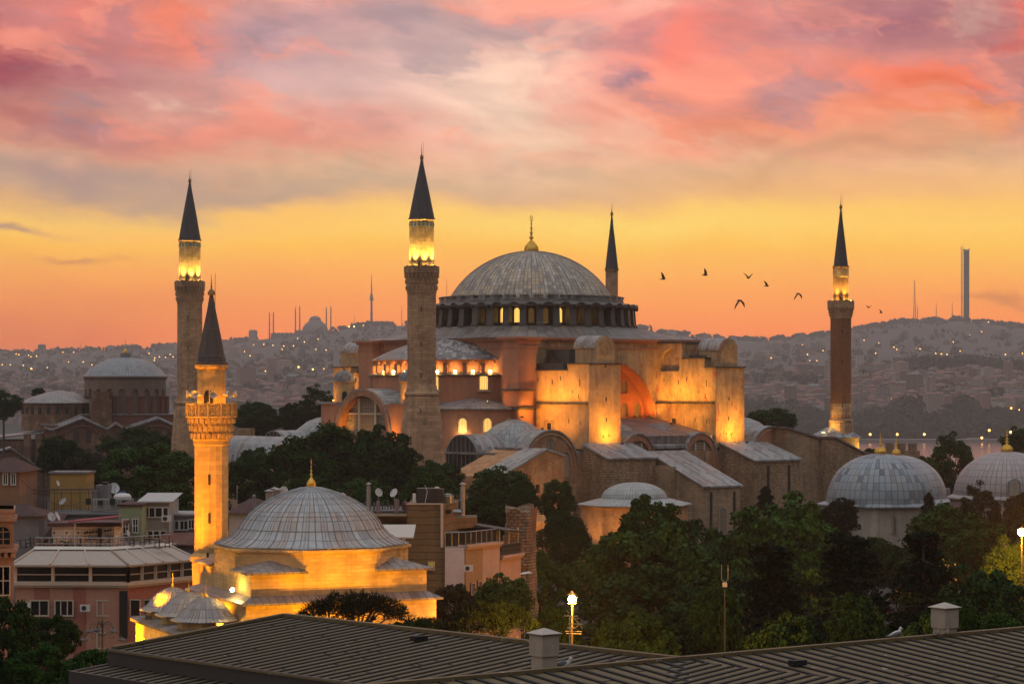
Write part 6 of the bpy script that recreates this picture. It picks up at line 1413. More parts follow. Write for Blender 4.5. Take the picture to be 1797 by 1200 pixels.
def tree(label, px0, px1, py0, py1, Y, kind='broad', leaf='mid', var=0, name='tree', cat='tree', group=None, yaw=None):
    me, mt = proto(kind, var); key = (me.name, leaf)
    if key not in CROWNM: c = me.copy(); c.materials.clear(); c.materials.append(LEAFS[leaf]); CROWNM[key] = c
    x = X((px0+px1)/2, Y); zc = (Z(py0, Y)+Z(py1, Y))/2; rx = (X(px1, Y)-X(px0, Y))/2; rz_ = (Z(py0, Y)-Z(py1, Y))/2
    nat = {'broad': (1.0, 1.0), 'tall': (1.0, 1.22), 'wide': (1.0, .75), 'fine': (1.0, .95), 'cedar': (.85, 1.12), 'cypress': (.34, 1.0), 'pine': (1.05, .45)}[kind]
    sx, sz = rx/nat[0], rz_/nat[1]; zg = min(ground_z(x, Y), zc-rz_-.5); rn = random.Random(int(px0*7+py0*3)); yw = rn.uniform(0, 6.28) if yaw is None else yaw
    t = thing(name, label, cat, (x, Y, zg), yw, group)
    for nm, d in (('crown', CROWNM[key]), ('trunk', mt)):
        o = bpy.data.objects.new(nm, d); COL.objects.link(o); o.parent = t; o.location = (0, 0, zc-zg); o.scale = (sx, sx, sz)
    return t
T = tree
# around the left church and behind the basilica
T('dark tree at the left edge beside the brick church', -22, 36, 686, 742, 600, 'broad', 'dark', 0)
T('small dark tree top just behind the brick church roof', 56, 82, 680, 700, 690, 'broad', 'dark', 1)
T('big dark tree between glowing minaret and the basilica, farthest left of three', 408, 496, 704, 772, 560, 'wide', 'dark', 1)
T('dark tree between glowing minaret and the basilica, middle of three', 488, 546, 706, 766, 565, 'broad', 'dark', 2)
T('dark tree touching the left flank of the basilica', 532, 596, 682, 750, 555, 'tall', 'dark', 0)
T('tree behind the right bay of the basilica', 1300, 1402, 720, 766, 560, 'wide', 'mid', 0)
T('dark tree standing between the two lead domed tombs', 1628, 1708, 758, 876, 470, 'tall', 'dark', 1)
T('tree behind the tomb at the right edge', 1752, 1830, 752, 830, 520, 'broad', 'dark', 2)
T('pale green tree left of the dark tree between tombs', 1596, 1650, 800, 860, 465, 'broad', 'light', 1)
T('small tree behind the main tomb near the gilded finials', 1512, 1540, 786, 812, 480, 'broad', 'dark', 1)
# belt below the churches, left
T('tall dark tree beneath the basilica west window, left of the pair', 486, 640, 748, 900, 385, 'broad', 'mid', 0)
T('tall dark tree beneath the basilica west window, right of the pair', 606, 738, 752, 890, 380, 'broad', 'dark', 2)
T('dark tree at the foot of the thick grey minaret', 716, 802, 808, 888, 372, 'broad', 'dark', 1)
T('dark tree between thick minaret and gabled annex', 812, 944, 822, 940, 358, 'broad', 'dark', 0)
T('small dark bushy tree against the gabled annex', 890, 942, 850, 905, 352, 'fine', 'dark', 0)
T('bright green tree left of the glowing minaret shaft', 196, 352, 778, 905, 330, 'broad', 'mid', 1)
T('dull olive tree behind the mustard yellow stair tower', 104, 212, 790, 880, 345, 'fine', 'olive', 1)
T('dark tree below the brick church arches', 176, 300, 752, 830, 470, 'wide', 'dark', 2)
T('dark tree below the brick church, far left', 60, 150, 768, 850, 430, 'broad', 'dark', 0)
T('dark tree right of the glowing minaret, over the mosque dome', 396, 506, 786, 905, 350, 'broad', 'dark', 1)
T('lower green tree behind the mosque dome finial', 492, 600, 836, 908, 320, 'wide', 'mid', 2)
T('green tree behind the two pale dishes', 588, 700, 838, 915, 300, 'wide', 'mid', 1)
T('green tree behind the black air conditioner', 690, 802, 836, 918, 290, 'wide', 'mid', 0)
T('green tree right of the steel flue, over the row houses', 792, 900, 868, 960, 285, 'broad', 'dark', 2)
# right of the houses
T('light feathery tree in front of the gabled annex', 944, 1012, 833, 925, 345, 'tall', 'light', 2)
T('round dark green tree left of the glowing baptistery', 936, 1042, 890, 1010, 310, 'fine', 'dark', 1)
T('dim green tree under the round dark tree, by the ruin', 896, 1012, 968, 1120, 240, 'tall', 'mid', 1)
T('largest green plane tree in the middle right foreground', 1040, 1264, 918, 1150, 250, 'broad', 'mid', 1)
T('tall green plane tree rising just behind the largest plane tree', 1082, 1206, 874, 1010, 258, 'broad', 'mid', 2)
T('wide dark plane tree below the largest plane tree', 1022, 1300, 1000, 1210, 190, 'broad', 'dark', 0)
T('big green tree below the sloping lead roofed buttress', 1262, 1482, 876, 1090, 265, 'broad', 'mid', 2)
T('dark conifer at the left foot of the patchwork dome', 1436, 1510, 876, 950, 330, 'broad', 'needle', 0)
T('slim dark cypress against the stone buttress', 1326, 1361, 853, 900, 350, 'cypress', 'needle', 0, 'cypress')
T('slim dark cypress before the right flank of the patchwork dome', 1614, 1646, 864, 930, 330, 'cypress', 'needle', 1, 'cypress')
T('green tree before the pale marble tomb wall, right', 1582, 1752, 890, 1050, 275, 'broad', 'mid', 0)
T('brownish dark tree below the right edge tomb', 1692, 1764, 856, 960, 300, 'tall', 'olive', 0)
T('brownish tree by the glaring lamp at the right edge', 1756, 1830, 862, 990, 290, 'broad', 'olive', 2)
T('yellow green tree lit by the glaring right lamp', 1716, 1840, 932, 1110, 215, 'fine', 'light', 0)
T('dark tree in the gap before the marble wall', 1466, 1602, 940, 1040, 290, 'wide', 'dark', 1)
T('tall dark cedar with layered boughs, left one in the park', 1262, 1436, 960, 1200, 170, 'cedar', 'needle', 0, 'cedar')
T('tall dark cedar with bare twigs, middle of the park', 1400, 1580, 930, 1200, 175, 'cedar', 'needle', 1, 'cedar')
T('dark cedar with drooping boughs left of the right chimney', 1540, 1700, 940, 1180, 185, 'cedar', 'needle', 2, 'cedar')
T('dark tree behind the right chimney', 1640, 1800, 1000, 1180, 180, 'broad', 'dark', 2)
T('yellow green bush right of the right chimney', 1676, 1716, 1066, 1120, 95, 'broad', 'light', 1, 'bush', 'bush')
T('yellow green bush at the right edge above the metal roof', 1722, 1800, 1078, 1125, 96, 'wide', 'light', 0, 'bush', 'bush')
for i_, (a_, b_, c_, d_, Y_, k_, l_, lab_) in enumerate(((1140, 1300, 930, 1110, 300, 'wide', 'dark', 'low dark tree between the largest plane tree and the sloping buttress'), (1010, 1110, 960, 1110, 280, 'wide', 'dark', 'low dark tree at the left of the largest plane tree'),
        (1560, 1690, 960, 1110, 240, 'wide', 'dark', 'broad dark tree below the pale marble tomb wall'), (1690, 1830, 980, 1130, 230, 'wide', 'dark', 'broad dark tree beneath the glaring right lamp'), (1380, 1500, 985, 1150, 215, 'broad', 'dark', 'dark tree crown between two cedars in the park'),
        (1240, 1380, 990, 1150, 225, 'broad', 'dark', 'dark tree crown right of the twin pronged mast'), (1650, 1740, 900, 1020, 310, 'broad', 'mid', 'mid green tree below the gap between two tombs'), (930, 1030, 1060, 1180, 150, 'wide', 'dark', 'dark bush crown just behind the left chimney'),
        (1040, 1200, 1080, 1230, 150, 'wide', 'dark', 'dark crown behind the roof ridge, centre'), (1290, 1450, 1090, 1230, 140, 'wide', 'dark', 'dark crown behind the roof ridge, right of the twin pronged mast'), (1570, 1720, 1070, 1210, 140, 'wide', 'dark', 'dark crown at the left foot of the right chimney'),
        (650, 800, 1090, 1190, 150, 'wide', 'dark', 'dark crown peeking over the roof before the mosque'), (300, 410, 860, 960, 225, 'broad', 'dark', 'dark tree crown behind the glowing minaret foot'))):
    T('%s' % lab_, a_, b_, c_, d_, Y_, k_, l_, i_ % 3)
T('dark tree filling the gap behind the standing gull', 1440, 1560, 1040, 1200, 150, 'broad', 'dark', 1)
T('dark tree behind the twin pronged antenna mast', 1200, 1310, 1030, 1200, 160, 'broad', 'dark', 0)
# foreground left and around the mosque
T('flat topped dark pine in front of the mosque wall', 520, 722, 1046, 1118, 150, 'pine', 'needle', 0, 'pine')
T('dark pine bush left of the left chimney', 776, 946, 1066, 1150, 135, 'pine', 'needle', 1, 'pine')
T('rusty lit tree beside the mosque right corner', 756, 842, 1024, 1112, 185, 'broad', 'olive', 1)
T('green tree in front of the row houses', 826, 935, 1012, 1112, 195, 'broad', 'mid', 2)
T('thin green sapling spikes by the mosque right corner', 724, 780, 1086, 1120, 140, 'pine', 'mid', 0, 'bush', 'bush')
T('tall dark leafy tree at the lower left edge', -45, 70, 1030, 1230, 118, 'tall', 'dark', 2)
T('dark reddish leafed tree before the salmon hotel wall', 58, 140, 1078, 1165, 128, 'broad', 'dark', 1)
T('green bush at the bottom left, below the street lamp', 20, 120, 1130, 1240, 105, 'broad', 'mid', 0, 'bush', 'bush')
T('green bush under the metal canopy, bottom left', 96, 225, 1138, 1240, 100, 'wide', 'mid', 1, 'bush', 'bush')
# ================================================================== lamps and masts
IRON = mat('cast_iron', f_plain, c=(.03, .026, .022), rough=.5)
def street_lamps():
    Y = 140; x = X(180, Y); zg = ground_z(x, Y); t = thing('street_lamp', 'ornate black street lamp with four hanging shades, lower left', 'street lamp', (x, Y, zg)); zt = Z(1086, Y)-zg
    MB().lathe([(.16, 0), (.1, .6), (.08, zt-1.9), (.11, zt-1.85), (.06, zt-1.7), (.05, zt-.1), (.01, zt+.15)], 10).build('post', IRON, t)
    for i, (a, r, h) in enumerate(((.1, 1.1, -.98), (pi-.1, 1.1, -.98), (-.5, .78, -.42), (pi-.6, .45, -.42), (pi+.5, .8, -.42))):
        m = MB(); pts = [(r*u*cos(a), r*u*sin(a), zt+h-.05+.34*sin(pi*u)) for u in [k/8 for k in range(9)]]; m.path(pts, .03, 5)
        m.path([(r*.5*cos(a)+.14*cos(q)*cos(a), r*.5*sin(a)+.14*cos(q)*sin(a), zt+h+.02+.14*sin(q)) for q in [2*pi*k/10 for k in range(11)]], .018, 4); m.build('arm', IRON, t)
        MB().lathe([(.03, 0), (.06, -.08), (.2, -.16), (.26, -.22), (.25, -.25), (.1, -.28), (.01, -.3)], 14).build('lamp_shade', mat('lamp_grey', f_plain, c=(.035, .032, .03), rough=.4), t, loc=(r*cos(a), r*sin(a), zt+h-.03))
    lamp('street_glow', t, (.4, -.6, zt-3.2), 90, (1, .5, .12), r=.2)
    for i, (px, py, Y, lab, pw) in enumerate(((1004, 1051, 130, 'glaring street lamp in front of the largest plane tree', 22000), (1793, 933, 200, 'glaring street lamp at the right edge among the trees', 36000))):
        x = X(px, Y); zg = ground_z(x, Y); h = Z(py, Y)-zg; t = thing('street_lamp', lab, 'street lamp', (x, Y, zg), 0)
        MB().lathe([(.14, 0), (.07, 1.0), (.05, h-.25)], 10).build('post', IRON, t)
        MB().lathe([(.05, h-.3), (.22, h-.24), (.22, h-.2)], 14).lathe([(.26, h+.24), (.05, h+.42), (.01, h+.5)], 14).build('lamp_cap', IRON, t)
        MB().ball((0, 0, 0), (.21 if i == 0 else .32), 16).build('bulb', mat('glaring_bulb', f_emit, c=(1, .74, .34), s=400), t, loc=(0, 0, h), smooth=True)
        for a in range(3): q = a*2.1-pi/2+.2; lamp('street_glow', t, (.8*cos(q), .8*sin(q), h-.1), pw/3, (1, .36, .03), r=.25)
    # warm park lamps hidden low among the trees
    for px, py, Y, pw, lab in ((800, 1092, 176, 900, 'low path lamp glowing through the rusty tree'), (1150, 992, 290, 900, 'park lamp glinting through the largest plane tree')):
        x = X(px, Y); zg = ground_z(x, Y); t = thing('park_lamp', lab, 'lamp', (x, Y, zg)); h = Z(py, Y)-zg
        MB().lathe([(.08, 0), (.05, h)], 8).build('post', IRON, t); MB().ball((0, 0, h+.15), .2, 10).build('bulb', LAMPGLOW, t); lamp('park_glow', t, (0, -.5, h+.2), pw, (1, .42, .08), r=.25)
    Y = 128; x = X(1000, Y); t = thing('rooftop_aerial', 'yellow lit television aerial on a mast below the glaring lamp', 'aerial', (x, Y, ground_z(x, Y)))
    zt = Z(1080, Y)-t.location.z; k = Y/F_PX; m = MB().tube((0, 0, 0), (0, 0, zt), .05, .04, 6)
    for h, l0, l1 in ((0, -10, 14), (4, -2, 16), (14, -3, 22), (21, -4, 10), (27, -8, 21), (31, -6, 20)): m.tube((l0*k, 0, zt-h*k), (l1*k, -.2, zt-h*k), .03, n=4)
    m.tube((6*k, 0, zt-4*k), (18*k, 0, zt-15*k), .03, n=4); m.tube((18*k, 0, zt-15*k), (4*k, 0, zt-24*k), .03, n=4); m.tube((18*k, 0, zt-15*k), (22*k, 0, zt-22*k), .03, n=4)
    m.path([(-6*k, -.1, zt+10*k), (-2*k, -.1, zt+6*k), (-4*k, 0, zt+1*k), (0, 0, zt)], .03, 4); m.build('mast', mat('yellow_lit_metal', f_plain, c=(.42, .30, .12), rough=.5), t)  # the lamp's yellow light is put into the aerial's metal colour
    Y = 150; x = X(1272, Y); t = thing('antenna_mast', 'thin grey mast with a white box and two prongs, before the dark cedars', 'antenna', (x, Y, ground_z(x, Y))); zb = t.location.z; k = Y/F_PX
    MB().tube((0, 0, 0), (0, 0, Z(1033, Y)-zb), .035, .03, 8).build('mast', mat('mast_grey', f_plain, c=(.05, .05, .05)), t); q = Z(1025, Y)-zb
    MB().box(-.14, .14, -.1, .1, q-.15, q+.12).build('box', mat('mast_box', f_plain, c=(.35, .34, .33)), t); MB().path([(-.2, 0, Z(990, Y)-zb), (-.2, 0, q+.30), (0, 0, q+.12), (.2, 0, q+.30), (.2, 0, Z(990, Y)-zb)], .018, 5).build('prong', STEEL, t)
    Y = 205; x = X(921, Y); t = thing('street_light', 'unlit pale street light with flat head, right of the peach row house', 'street light', (x, Y, ground_z(x, Y))); h = Z(1006, Y)-t.location.z
    MB().tube((0, 0, 0), (0, 0, h), .07, .05, 8).build('post', STEEL, t); m = MB(); m.M = Matrix.Translation((0, 0, h)) @ Matrix.Rotation(rad(-8), 4, 'Y'); m.rings([[(u*.5*f, v*.22*f, w) for u, v in ((-1, -1), (1, -1), (1, 1), (-1, 1))] for w, f in ((-.05, .7), (0, 1), (.06, .95), (.14, .5))], True, True, True); m.build('lamp_head', WHITEP, t, loc=(.1, 0, 0))
    Y = 216; x = X(416, Y); t = thing('flag_mast', 'thin dark mast between glowing minaret and mosque dome', 'mast', (x, Y, Z(900, Y))); MB().tube((0, 0, 0), (0, 0, Z(853, Y)-Z(900, Y)), .04, .03, 6).ball((0, 0, Z(853, Y)-Z(900, Y)), .08, 6).build('mast', STEEL, t)
street_lamps()
# ================================================================== the far shore: town, woods, lamps, skyline
def f_facade(g, b, c=(.4, .36, .32)):
    co = objco(g); x, y, z = g.xyz(co); u = g.m('PINGPONG', g.mul(g.add(x, y), 1/3.4), .5); v = g.m('FRACT', g.mul(z, 1/3.1))
    w = g.mul(g.mul(g.sstep(u, .22, .27), g.sstep(v, .25, .3)), g.sstep(v, .72, .78, 1.0, 0.0)); n = g.noise(co, .25, 4); o = g.new('ShaderNodeObjectInfo').outputs['Random']
    f = g.add(.55, g.add(g.mul(n, .4), g.mul(o, .4))); col = g.mix(1.0, (*c, 1), g.vec(f, f, f), 'MULTIPLY')
    g.put(b.inputs['Base Color'], g.mix(g.mul(w, .85), col, (.03, .03, .035, 1))); b.inputs['Roughness'].default_value = .9
FWALL = [mat('far_wall_%s' % n, f_facade, c=c) for n, c in (('cream', (.36, .28, .21)), ('grey', (.25, .22, .20)), ('rose', (.31, .185, .145)), ('white', (.46, .41, .37)), ('brown', (.18, .12, .09)))]
FROOF = [mat('far_roof_red', f_plain, c=(.17, .065, .045), ns=.2, var=.4), mat('far_roof_grey', f_plain, c=(.13, .115, .11), ns=.2, var=.4)]
FM = FWALL+FROOF
def far_box(m, x, y, z, w, d, h, a, rk, wi, rf):
    M0 = m.M; m.M = Matrix.Translation((x, y, z)) @ Matrix.Rotation(a, 4, 'Z'); m.cur = wi; m.box(-w/2, w/2, -d/2, d/2, -8, h); m.cur = 5+rf
    if rk: k = min(w, d)*.48; o = .5; m.rings([[(-w/2-o, -d/2-o, h), (w/2+o, -d/2-o, h), (w/2+o, d/2+o, h), (-w/2-o, d/2+o, h)], [(-w/2+k, -d/2+k, h+k*.5), (w/2-k, -d/2+k, h+k*.5), (w/2-k, d/2-k, h+k*.5), (-w/2+k, d/2-k, h+k*.5)]], True, False, True)
    else: m.box(-w/2-.3, w/2+.3, -d/2-.3, d/2+.3, h, h+.6); m.box(-w*.15, w*.2, -d*.2, d*.2, h+.6, h+3)
    m.cur = 0; m.M = M0
def far_town():
    rn = random.Random(11); protos = []
    kinds = [('cream apartment block with red roof', 0, 1, 0), ('grey flat roofed apartment block', 1, 0, 1), ('rosy apartment block with red roof', 2, 1, 0), ('white flat roofed apartment block', 3, 0, 1), ('brown house with red roof', 4, 1, 0), ('white apartment block with red roof', 3, 1, 0)]
    for i, (lab, wi, rk, rf) in enumerate(kinds):
        for v in range(2):
            m = MB(); w, d, h = rn.uniform(11, 22), rn.uniform(10, 14), (rn.uniform(9, 19) if wi != 4 else rn.uniform(6, 10)); far_box(m, 0, 0, 0, w, d, h, 0, rk, wi, rf); protos.append((m, lab, wi))
    wins = [(392, 600, .26), (1300, 1462, .24), (1490, 1830, .42), (-30, 70, .03), (250, 316, .05)]; objs = {}
    for n in range(300):
        r = rn.random(); acc = 0
        for a, b, p in wins:
            acc += p
            if r < acc: break
        px = rn.uniform(a, b); Y = (3290 if px < 1300 else 3390)+520*rn.random()**1.1; x = X(px, Y); k = rn.randrange(len(protos)); m, lab, wi = protos[k]
        if k not in objs: o = m.build('apartment_block' if wi != 4 else 'far_house', FM); objs[k] = o
        else: o = objs[k].copy(); COL.objects.link(o)
        o.location = (x, Y, ground_z(x, Y)); o.rotation_euler.z = rn.choice((0, .5, -.4, 1.1, .25))+rn.uniform(-.15, .15)
        side = 'across the water left of basilica' if px < 700 else 'across the water right of basilica'
        tag(o, 'hazy '+lab+' '+side, 'house', 'far shore houses, '+lab+(' left' if px < 700 else ' right'))
    m = MB()
    for n in range(4200):
        px = rn.uniform(-60, 1860); Y = 3330+4000*rn.random()**1.25; x = X(px, Y)
        if mnoise.noise(Vector((x/300, Y/260, 5.0))) < -.16+.12*(Y > 5200): continue
        if Y > 4900 and rn.random() < (.95 if px > 1440 else .68): continue
        if 455 < px < 600 and Y > 6700: continue
        wi = rn.choice((0, 0, 1, 2, 2, 3, 4, 4)); far_box(m, x, Y, ground_z(x, Y), rn.uniform(10, 30), rn.uniform(10, 18), rn.uniform(6, 17) if rn.random() < .93 else rn.uniform(20, 40), rn.uniform(-.6, .6), rn.random() < .62, wi, 0 if rn.random() < .75 else 1)
    tag(m.build('far_town', FM), kind='stuff')
    # woods: each tree a handful of leaf clumps
    V = []; F = []
    def wood(x, Y, h, w, q=16):
        z = ground_z(x, Y)
        for k in range(q):
            d = rdir(rn); p = Vector((x, Y, z+h*.5))+Vector((d.x*w, d.y*w, d.z*h*.55)); leafquad(V, F, p, (d+rdir(rn)*.6+Vector((0, -.4, .2))).normalized(), w*rn.uniform(.6, 1.0), rn, 1.2)
    for n in range(1100): # shore wood below the town
        px = rn.uniform(1290, 1850) if rn.random() < .8 else rn.uniform(380, 620); Y = 3170+rn.random()*(190+60*sin(px/50)); wood(X(px, Y), Y, rn.uniform(12, 24), rn.uniform(7, 12), 22)
    for n in range(520): # dark belt of trees in the town
        px = rn.uniform(1590, 1850); Y = 4180+rn.random()*160; wood(X(px, Y), Y, rn.uniform(18, 34), rn.uniform(6, 9), 14)
    for n in range(1500):
        px = rn.uniform(-60, 1860); Y = 3360+4000*rn.random(); x = X(px, Y)
        if mnoise.noise(Vector((x/300, Y/260, 5.0))) > -.02 and rn.random() < .72: continue
        wood(x, Y, rn.uniform(9, 20), rn.uniform(7, 14), 12)
    for n in range(900): # skyline
        px = rn.uniform(-60, 1860); Y = 7350+rn.random()*170
        if mnoise.noise(Vector((px/40, 3.0, 1.0))) < -.1: continue
        
        if 455 < px < 600: continue
        wood(X(px, Y), Y, rn.uniform(5, 13), rn.uniform(9, 20), 12)
    me = bpy.data.meshes.new('far_wood'); me.from_pydata([tuple(v) for v in V], [], F); me.materials.append(mat('far_foliage', f_leaf, a=(.012, .02, .012), c=(.03, .042, .022))); o = bpy.data.objects.new('far_wood', me); COL.objects.link(o); tag(o, kind='stuff')
    # lamps
    spots = [(20, 640), (43, 641), (57, 647), (68, 638), (85, 645), (122, 635), (148, 635), (163, 640), (148, 620), (6, 640), (30, 621), (35, 622), (52, 623), (56, 626), (66, 625), (72, 625), (76, 620), (112, 618), (131, 618), (148, 618), (204, 625), (229, 617), (263, 620), (273, 628), (272, 632), (281, 626), (292, 627), (300, 622), (305, 626), (114, 669),
        (446, 605), (464, 604), (480, 606), (499, 607), (516, 607), (523, 594), (559, 595), (507, 618), (555, 613), (573, 614), (557, 621), (427, 645), (467, 651), (525, 644), (550, 648), (496, 613), (430, 617), (613, 573), (622, 573), (638, 571), (440, 624), (569, 647), (535, 600),
        (1352, 628), (1380, 605), (1407, 605), (1416, 622), (1420, 633), (1432, 633), (1443, 615), (1470, 622), (1507, 622), (1515, 597), (1535, 620), (1541, 602), (1567, 609), (1572, 613), (1607, 612), (1613, 612), (1631, 621), (1640, 620), (1650, 621), (1660, 622), (1683, 616), (1671, 600), (1721, 582), (1733, 565), (1762, 622), (1792, 620), (1700, 588), (1533, 659), (1375, 705), (1568, 679), (1600, 702), (1645, 708), (1655, 712), (1700, 716), (1722, 715), (1735, 714), (1771, 716), (1785, 719), (1593, 706), (1625, 745), (1760, 739), (1752, 736), (1768, 741), (1490, 718), (1562, 700)]
    big = {(1375, 705), (1645, 708), (1700, 716), (1771, 716), (1760, 739), (1600, 702), (525, 644), (550, 648), (57, 647), (613, 573), (622, 573), (1593, 706), (1722, 715)}
    E1 = mat('far_lamp_amber', f_emit, c=(1, .42, .08), s=9); E2 = mat('far_lamp_pale', f_emit, c=(1, .62, .25), s=7); pr = {}
    for i, (px, py) in enumerate(spots):
        # distance from where that line of sight meets the slope
        Y = 3200
        while Y < 7450 and CAMZ+(HY-py)/F_PX*Y > ground_z(X(px, Y), Y)+9: Y += 15
        k = 'b' if (px, py) in big else ('p' if i % 4 == 0 else 's')
        if k not in pr:
            r = 1.6 if k == 'b' else .9; m = MB(); m.cur = 0; m.tube((0, 0, -11), (0, 0, 0), .25, .2, 4); m.cur = 1; m.ball((0, 0, 0), r, 8); o = m.build('distant_lamp', [BLACKM, E2 if k == 'p' else E1]); pr[k] = o
        else: o = pr[k].copy(); COL.objects.link(o)
        s = (Y/4200)**.6; o.scale = (s, s, s); o.location = (X(px, Y), Y-14, CAMZ+(HY-py)/F_PX*(Y-14))
        sd = 'left of the basilica' if px < 800 else 'right of the basilica'
        tag(o, {'b': 'bright amber lamp glowing among the far hill houses ', 'p': 'tiny pale lamp among the far hill houses ', 's': 'tiny amber lamp among the far hill houses '}[k]+sd, 'lamp', 'distant lamps '+k+' '+sd)
far_town()
def far_thing(name, label, cat, px, py, Y): p = at(px, py, Y); return thing(name, label, cat, (p.x, p.y, p.z))
def skyline():
    Y = 7430; k = Y/F_PX; ST = mat('far_stone', f_plain, c=(.13, .105, .09), ns=.05, var=.1)
    t = far_thing('hilltop_mosque', 'hazy hilltop mosque silhouette with six thin minarets, left of the basilica', 'mosque', 553, 590, Y); g = lambda px: (px-553)*k; h = lambda py: (590-py)*k
    MB().box(g(520), g(588), -40, 40, -30, h(580)).build('body', ST, t); MB().box(g(477), g(522), -30, 30, -40, h(585)).build('courtyard', ST, t)
    MB().lathe([(10.6*k, h(563)), (10.4*k, h(560)), (8.5*k, h(557)), (5*k, h(555)), (.1, h(554.2))], 24).tube((0, 0, h(555)), (0, 0, h(551)), .6, .1).build('main_dome', ST, t, smooth=True)
    MB().lathe([(23*k, h(582)), (22*k, h(575)), (17*k, h(568)), (11*k, h(563)), (10*k, h(562))], 24).build('semidome', ST, t, smooth=True)
    for i in range(6): MB().lathe([(3*k, 0), (2.6*k, 1.5*k), (1.4*k, 2.6*k), (.1, 3*k)], 12).build('courtyard_dome', ST, t, loc=(g(482+i*7), 0, h(586)))
    for px, yt, yb in ((474, 547, 590), (481, 546, 585), (519.5, 538, 584), (527, 535, 580), (573.5, 537, 575), (581.5, 536, 580)):
        H = h(yt)-h(yb); MB().lathe([(1.5*k, -20), (1.15*k, H*.3), (1.15*k, H*.52), (1.5*k, H*.53), (1.4*k, H*.55), (1.0*k, H*.55), (1.0*k, H*.72), (1.35*k, H*.73), (.95*k, H*.75), (.9*k, H*.88), (.1, H)], 10).build('minaret', ST, t, loc=(g(px), -20, h(yb)))
    t = far_thing('broadcast_tower', 'slim television tower with a round pod on the far ridge, left of the thick minaret', 'tower', 652, 572, Y); h = lambda py: (572-py)*k
    MB().lathe([(2.6*k, -10), (1.9*k, h(545)), (1.7*k, h(527))], 12).build('shaft', ST, t); MB().lathe([(1.7*k, h(528)), (3.8*k, h(526)), (3.2*k, h(523)), (2.2*k, h(521)), (2.8*k, h(519)), (1.6*k, h(515))], 14).build('pod', ST, t); MB().lathe([(1.3*k, h(516)), (.8*k, h(500)), (.3*k, h(480))], 8).build('mast', ST, t)
    t = far_thing('hill_tower', 'tall plain concrete tower with a lattice crane on the far right ridge', 'tower', 1696, 562, Y); h = lambda py: (562-py)*k
    m = MB().box(-4.6*k, 4.6*k, -5, 5, -20, h(440)); m.box(-5.0*k, -2.6*k, -5.5, 5.5, h(440), h(437)).box(2.6*k, 5.0*k, -5.5, 5.5, h(440), h(437)).box(-2, 2, -3, 3, h(440), h(438)); m.build('shaft', mat('far_concrete', f_plain, c=(.03, .026, .028), ns=.05), t)
    m = MB(); a, b = -9.2*k, -7.2*k
    for x in (a, b): m.tube((x, 0, -20), (x, 0, h(436)), .7, .7, 4)
    for i in range(24): z0 = h(560)+i*(h(437)-h(560))/24; z1 = z0+(h(437)-h(560))/24; m.tube((a if i % 2 else b, 0, z0), (b if i % 2 else a, 0, z1), .5, .5, 4); m.tube((a, 0, z0), (b, 0, z0), .5, .5, 4)
    m.tube((-11*k, 0, h(435)), (-4*k, 0, h(434)), 1.0, .8, 4); m.tube((-8*k, 0, h(436)), (-7*k, 0, h(428)), .5, .3, 4); m.build('crane', mat('far_steel', f_plain, c=(.16, .12, .10)), t)
    for px, yt, yb, w, lab in ((1605, 492, 563, 4.2, 'tall lattice radio mast on the right ridge'), (1610, 536, 563, 2.0, 'short thick mast beside the tall lattice radio mast'), (1643, 532, 562, 1.6, 'faint thin mast between the radio mast and the concrete tower'), (1671, 530, 562, 1.6, 'thin mast left of the concrete hill tower'), (621.5, 552, 574, 1.6, 'small thin mast between hilltop mosque and television tower'), (705, 536, 572, 1.2, 'faint needle mast just left of the thick minaret'), (783.5, 490, 575, 1.0, 'faint needle mast between thick minaret and great dome'), (142, 598, 618, 1.2, 'taller of two faint masts on the far left ridge'), (150, 604, 616, 2.2, 'shorter of two faint masts on the far left ridge')):
        t = far_thing('radio_mast', lab, 'mast', px, yb, Y); H = (yb-yt)*k; m = MB(); W = w*k/2
        for sx in (-1, 1):
            for sy in (-1, 1): m.tube((sx*W, sy*W, -15), (sx*W*.12, sy*W*.12, H), .45*max(W/3, .8), .35, 4)
        for i in range(12):
            f0, f1 = i/12, (i+1)/12; m.tube((-W*(1-.88*f0), -W, f0*H), (W*(1-.88*f1), -W, f1*H), .35, .35, 4); m.tube((W*(1-.88*f0), -W, f0*H), (-W*(1-.88*f1), -W, f1*H), .35, .35, 4)
        m.build('lattice', mat('far_steel', f_plain), t)
    # quay with its long arcaded shed, sheds and lamps
    Y = 3125; k = Y/F_PX; t = far_thing('quay_shed', 'long arcaded quay building on the far waterline, right', 'quay building', 1590, 776, Y); h = lambda py: (776-py)*k; x0, x1 = (1490-1590)*k, (1668-1590)*k
    n = 20; hl = []
    for i in range(n): c = x0+(i+.5)*(x1-x0)/n; hl.append(arch(c, h(781), 5.2, 5.4, 6))
    MB().wall([(x0, h(783)), (x1, h(783)), (x1, h(772)), (x0, h(772))], hl, lambda u, z, d: (u, d, z), 3).add([(x0, 2.9, h(783)), (x1, 2.9, h(783)), (x1, 2.9, h(772)), (x0, 2.9, h(772))], [(0, 1, 2, 3)]).build('wall', mat('far_quay_wall', f_plain, c=(.30, .26, .24), ns=.1), t); MB().box(x0-2, x1+2, -1, 14, h(772), h(771)).build('roof', FROOF[1], t)
    t = far_thing('terminal_building', 'pale harbour terminal with lit windows on the far waterline, right edge', 'terminal', 1720, 780, Y); m = MB(); m.cur = 0; m.box((1700-1720)*k, (1728-1720)*k, 0, 18, -4, 8.5).box((1728-1720)*k, (1800-1720)*k, 4, 24, -4, 6.5); m.build('wall', FWALL[3], t)
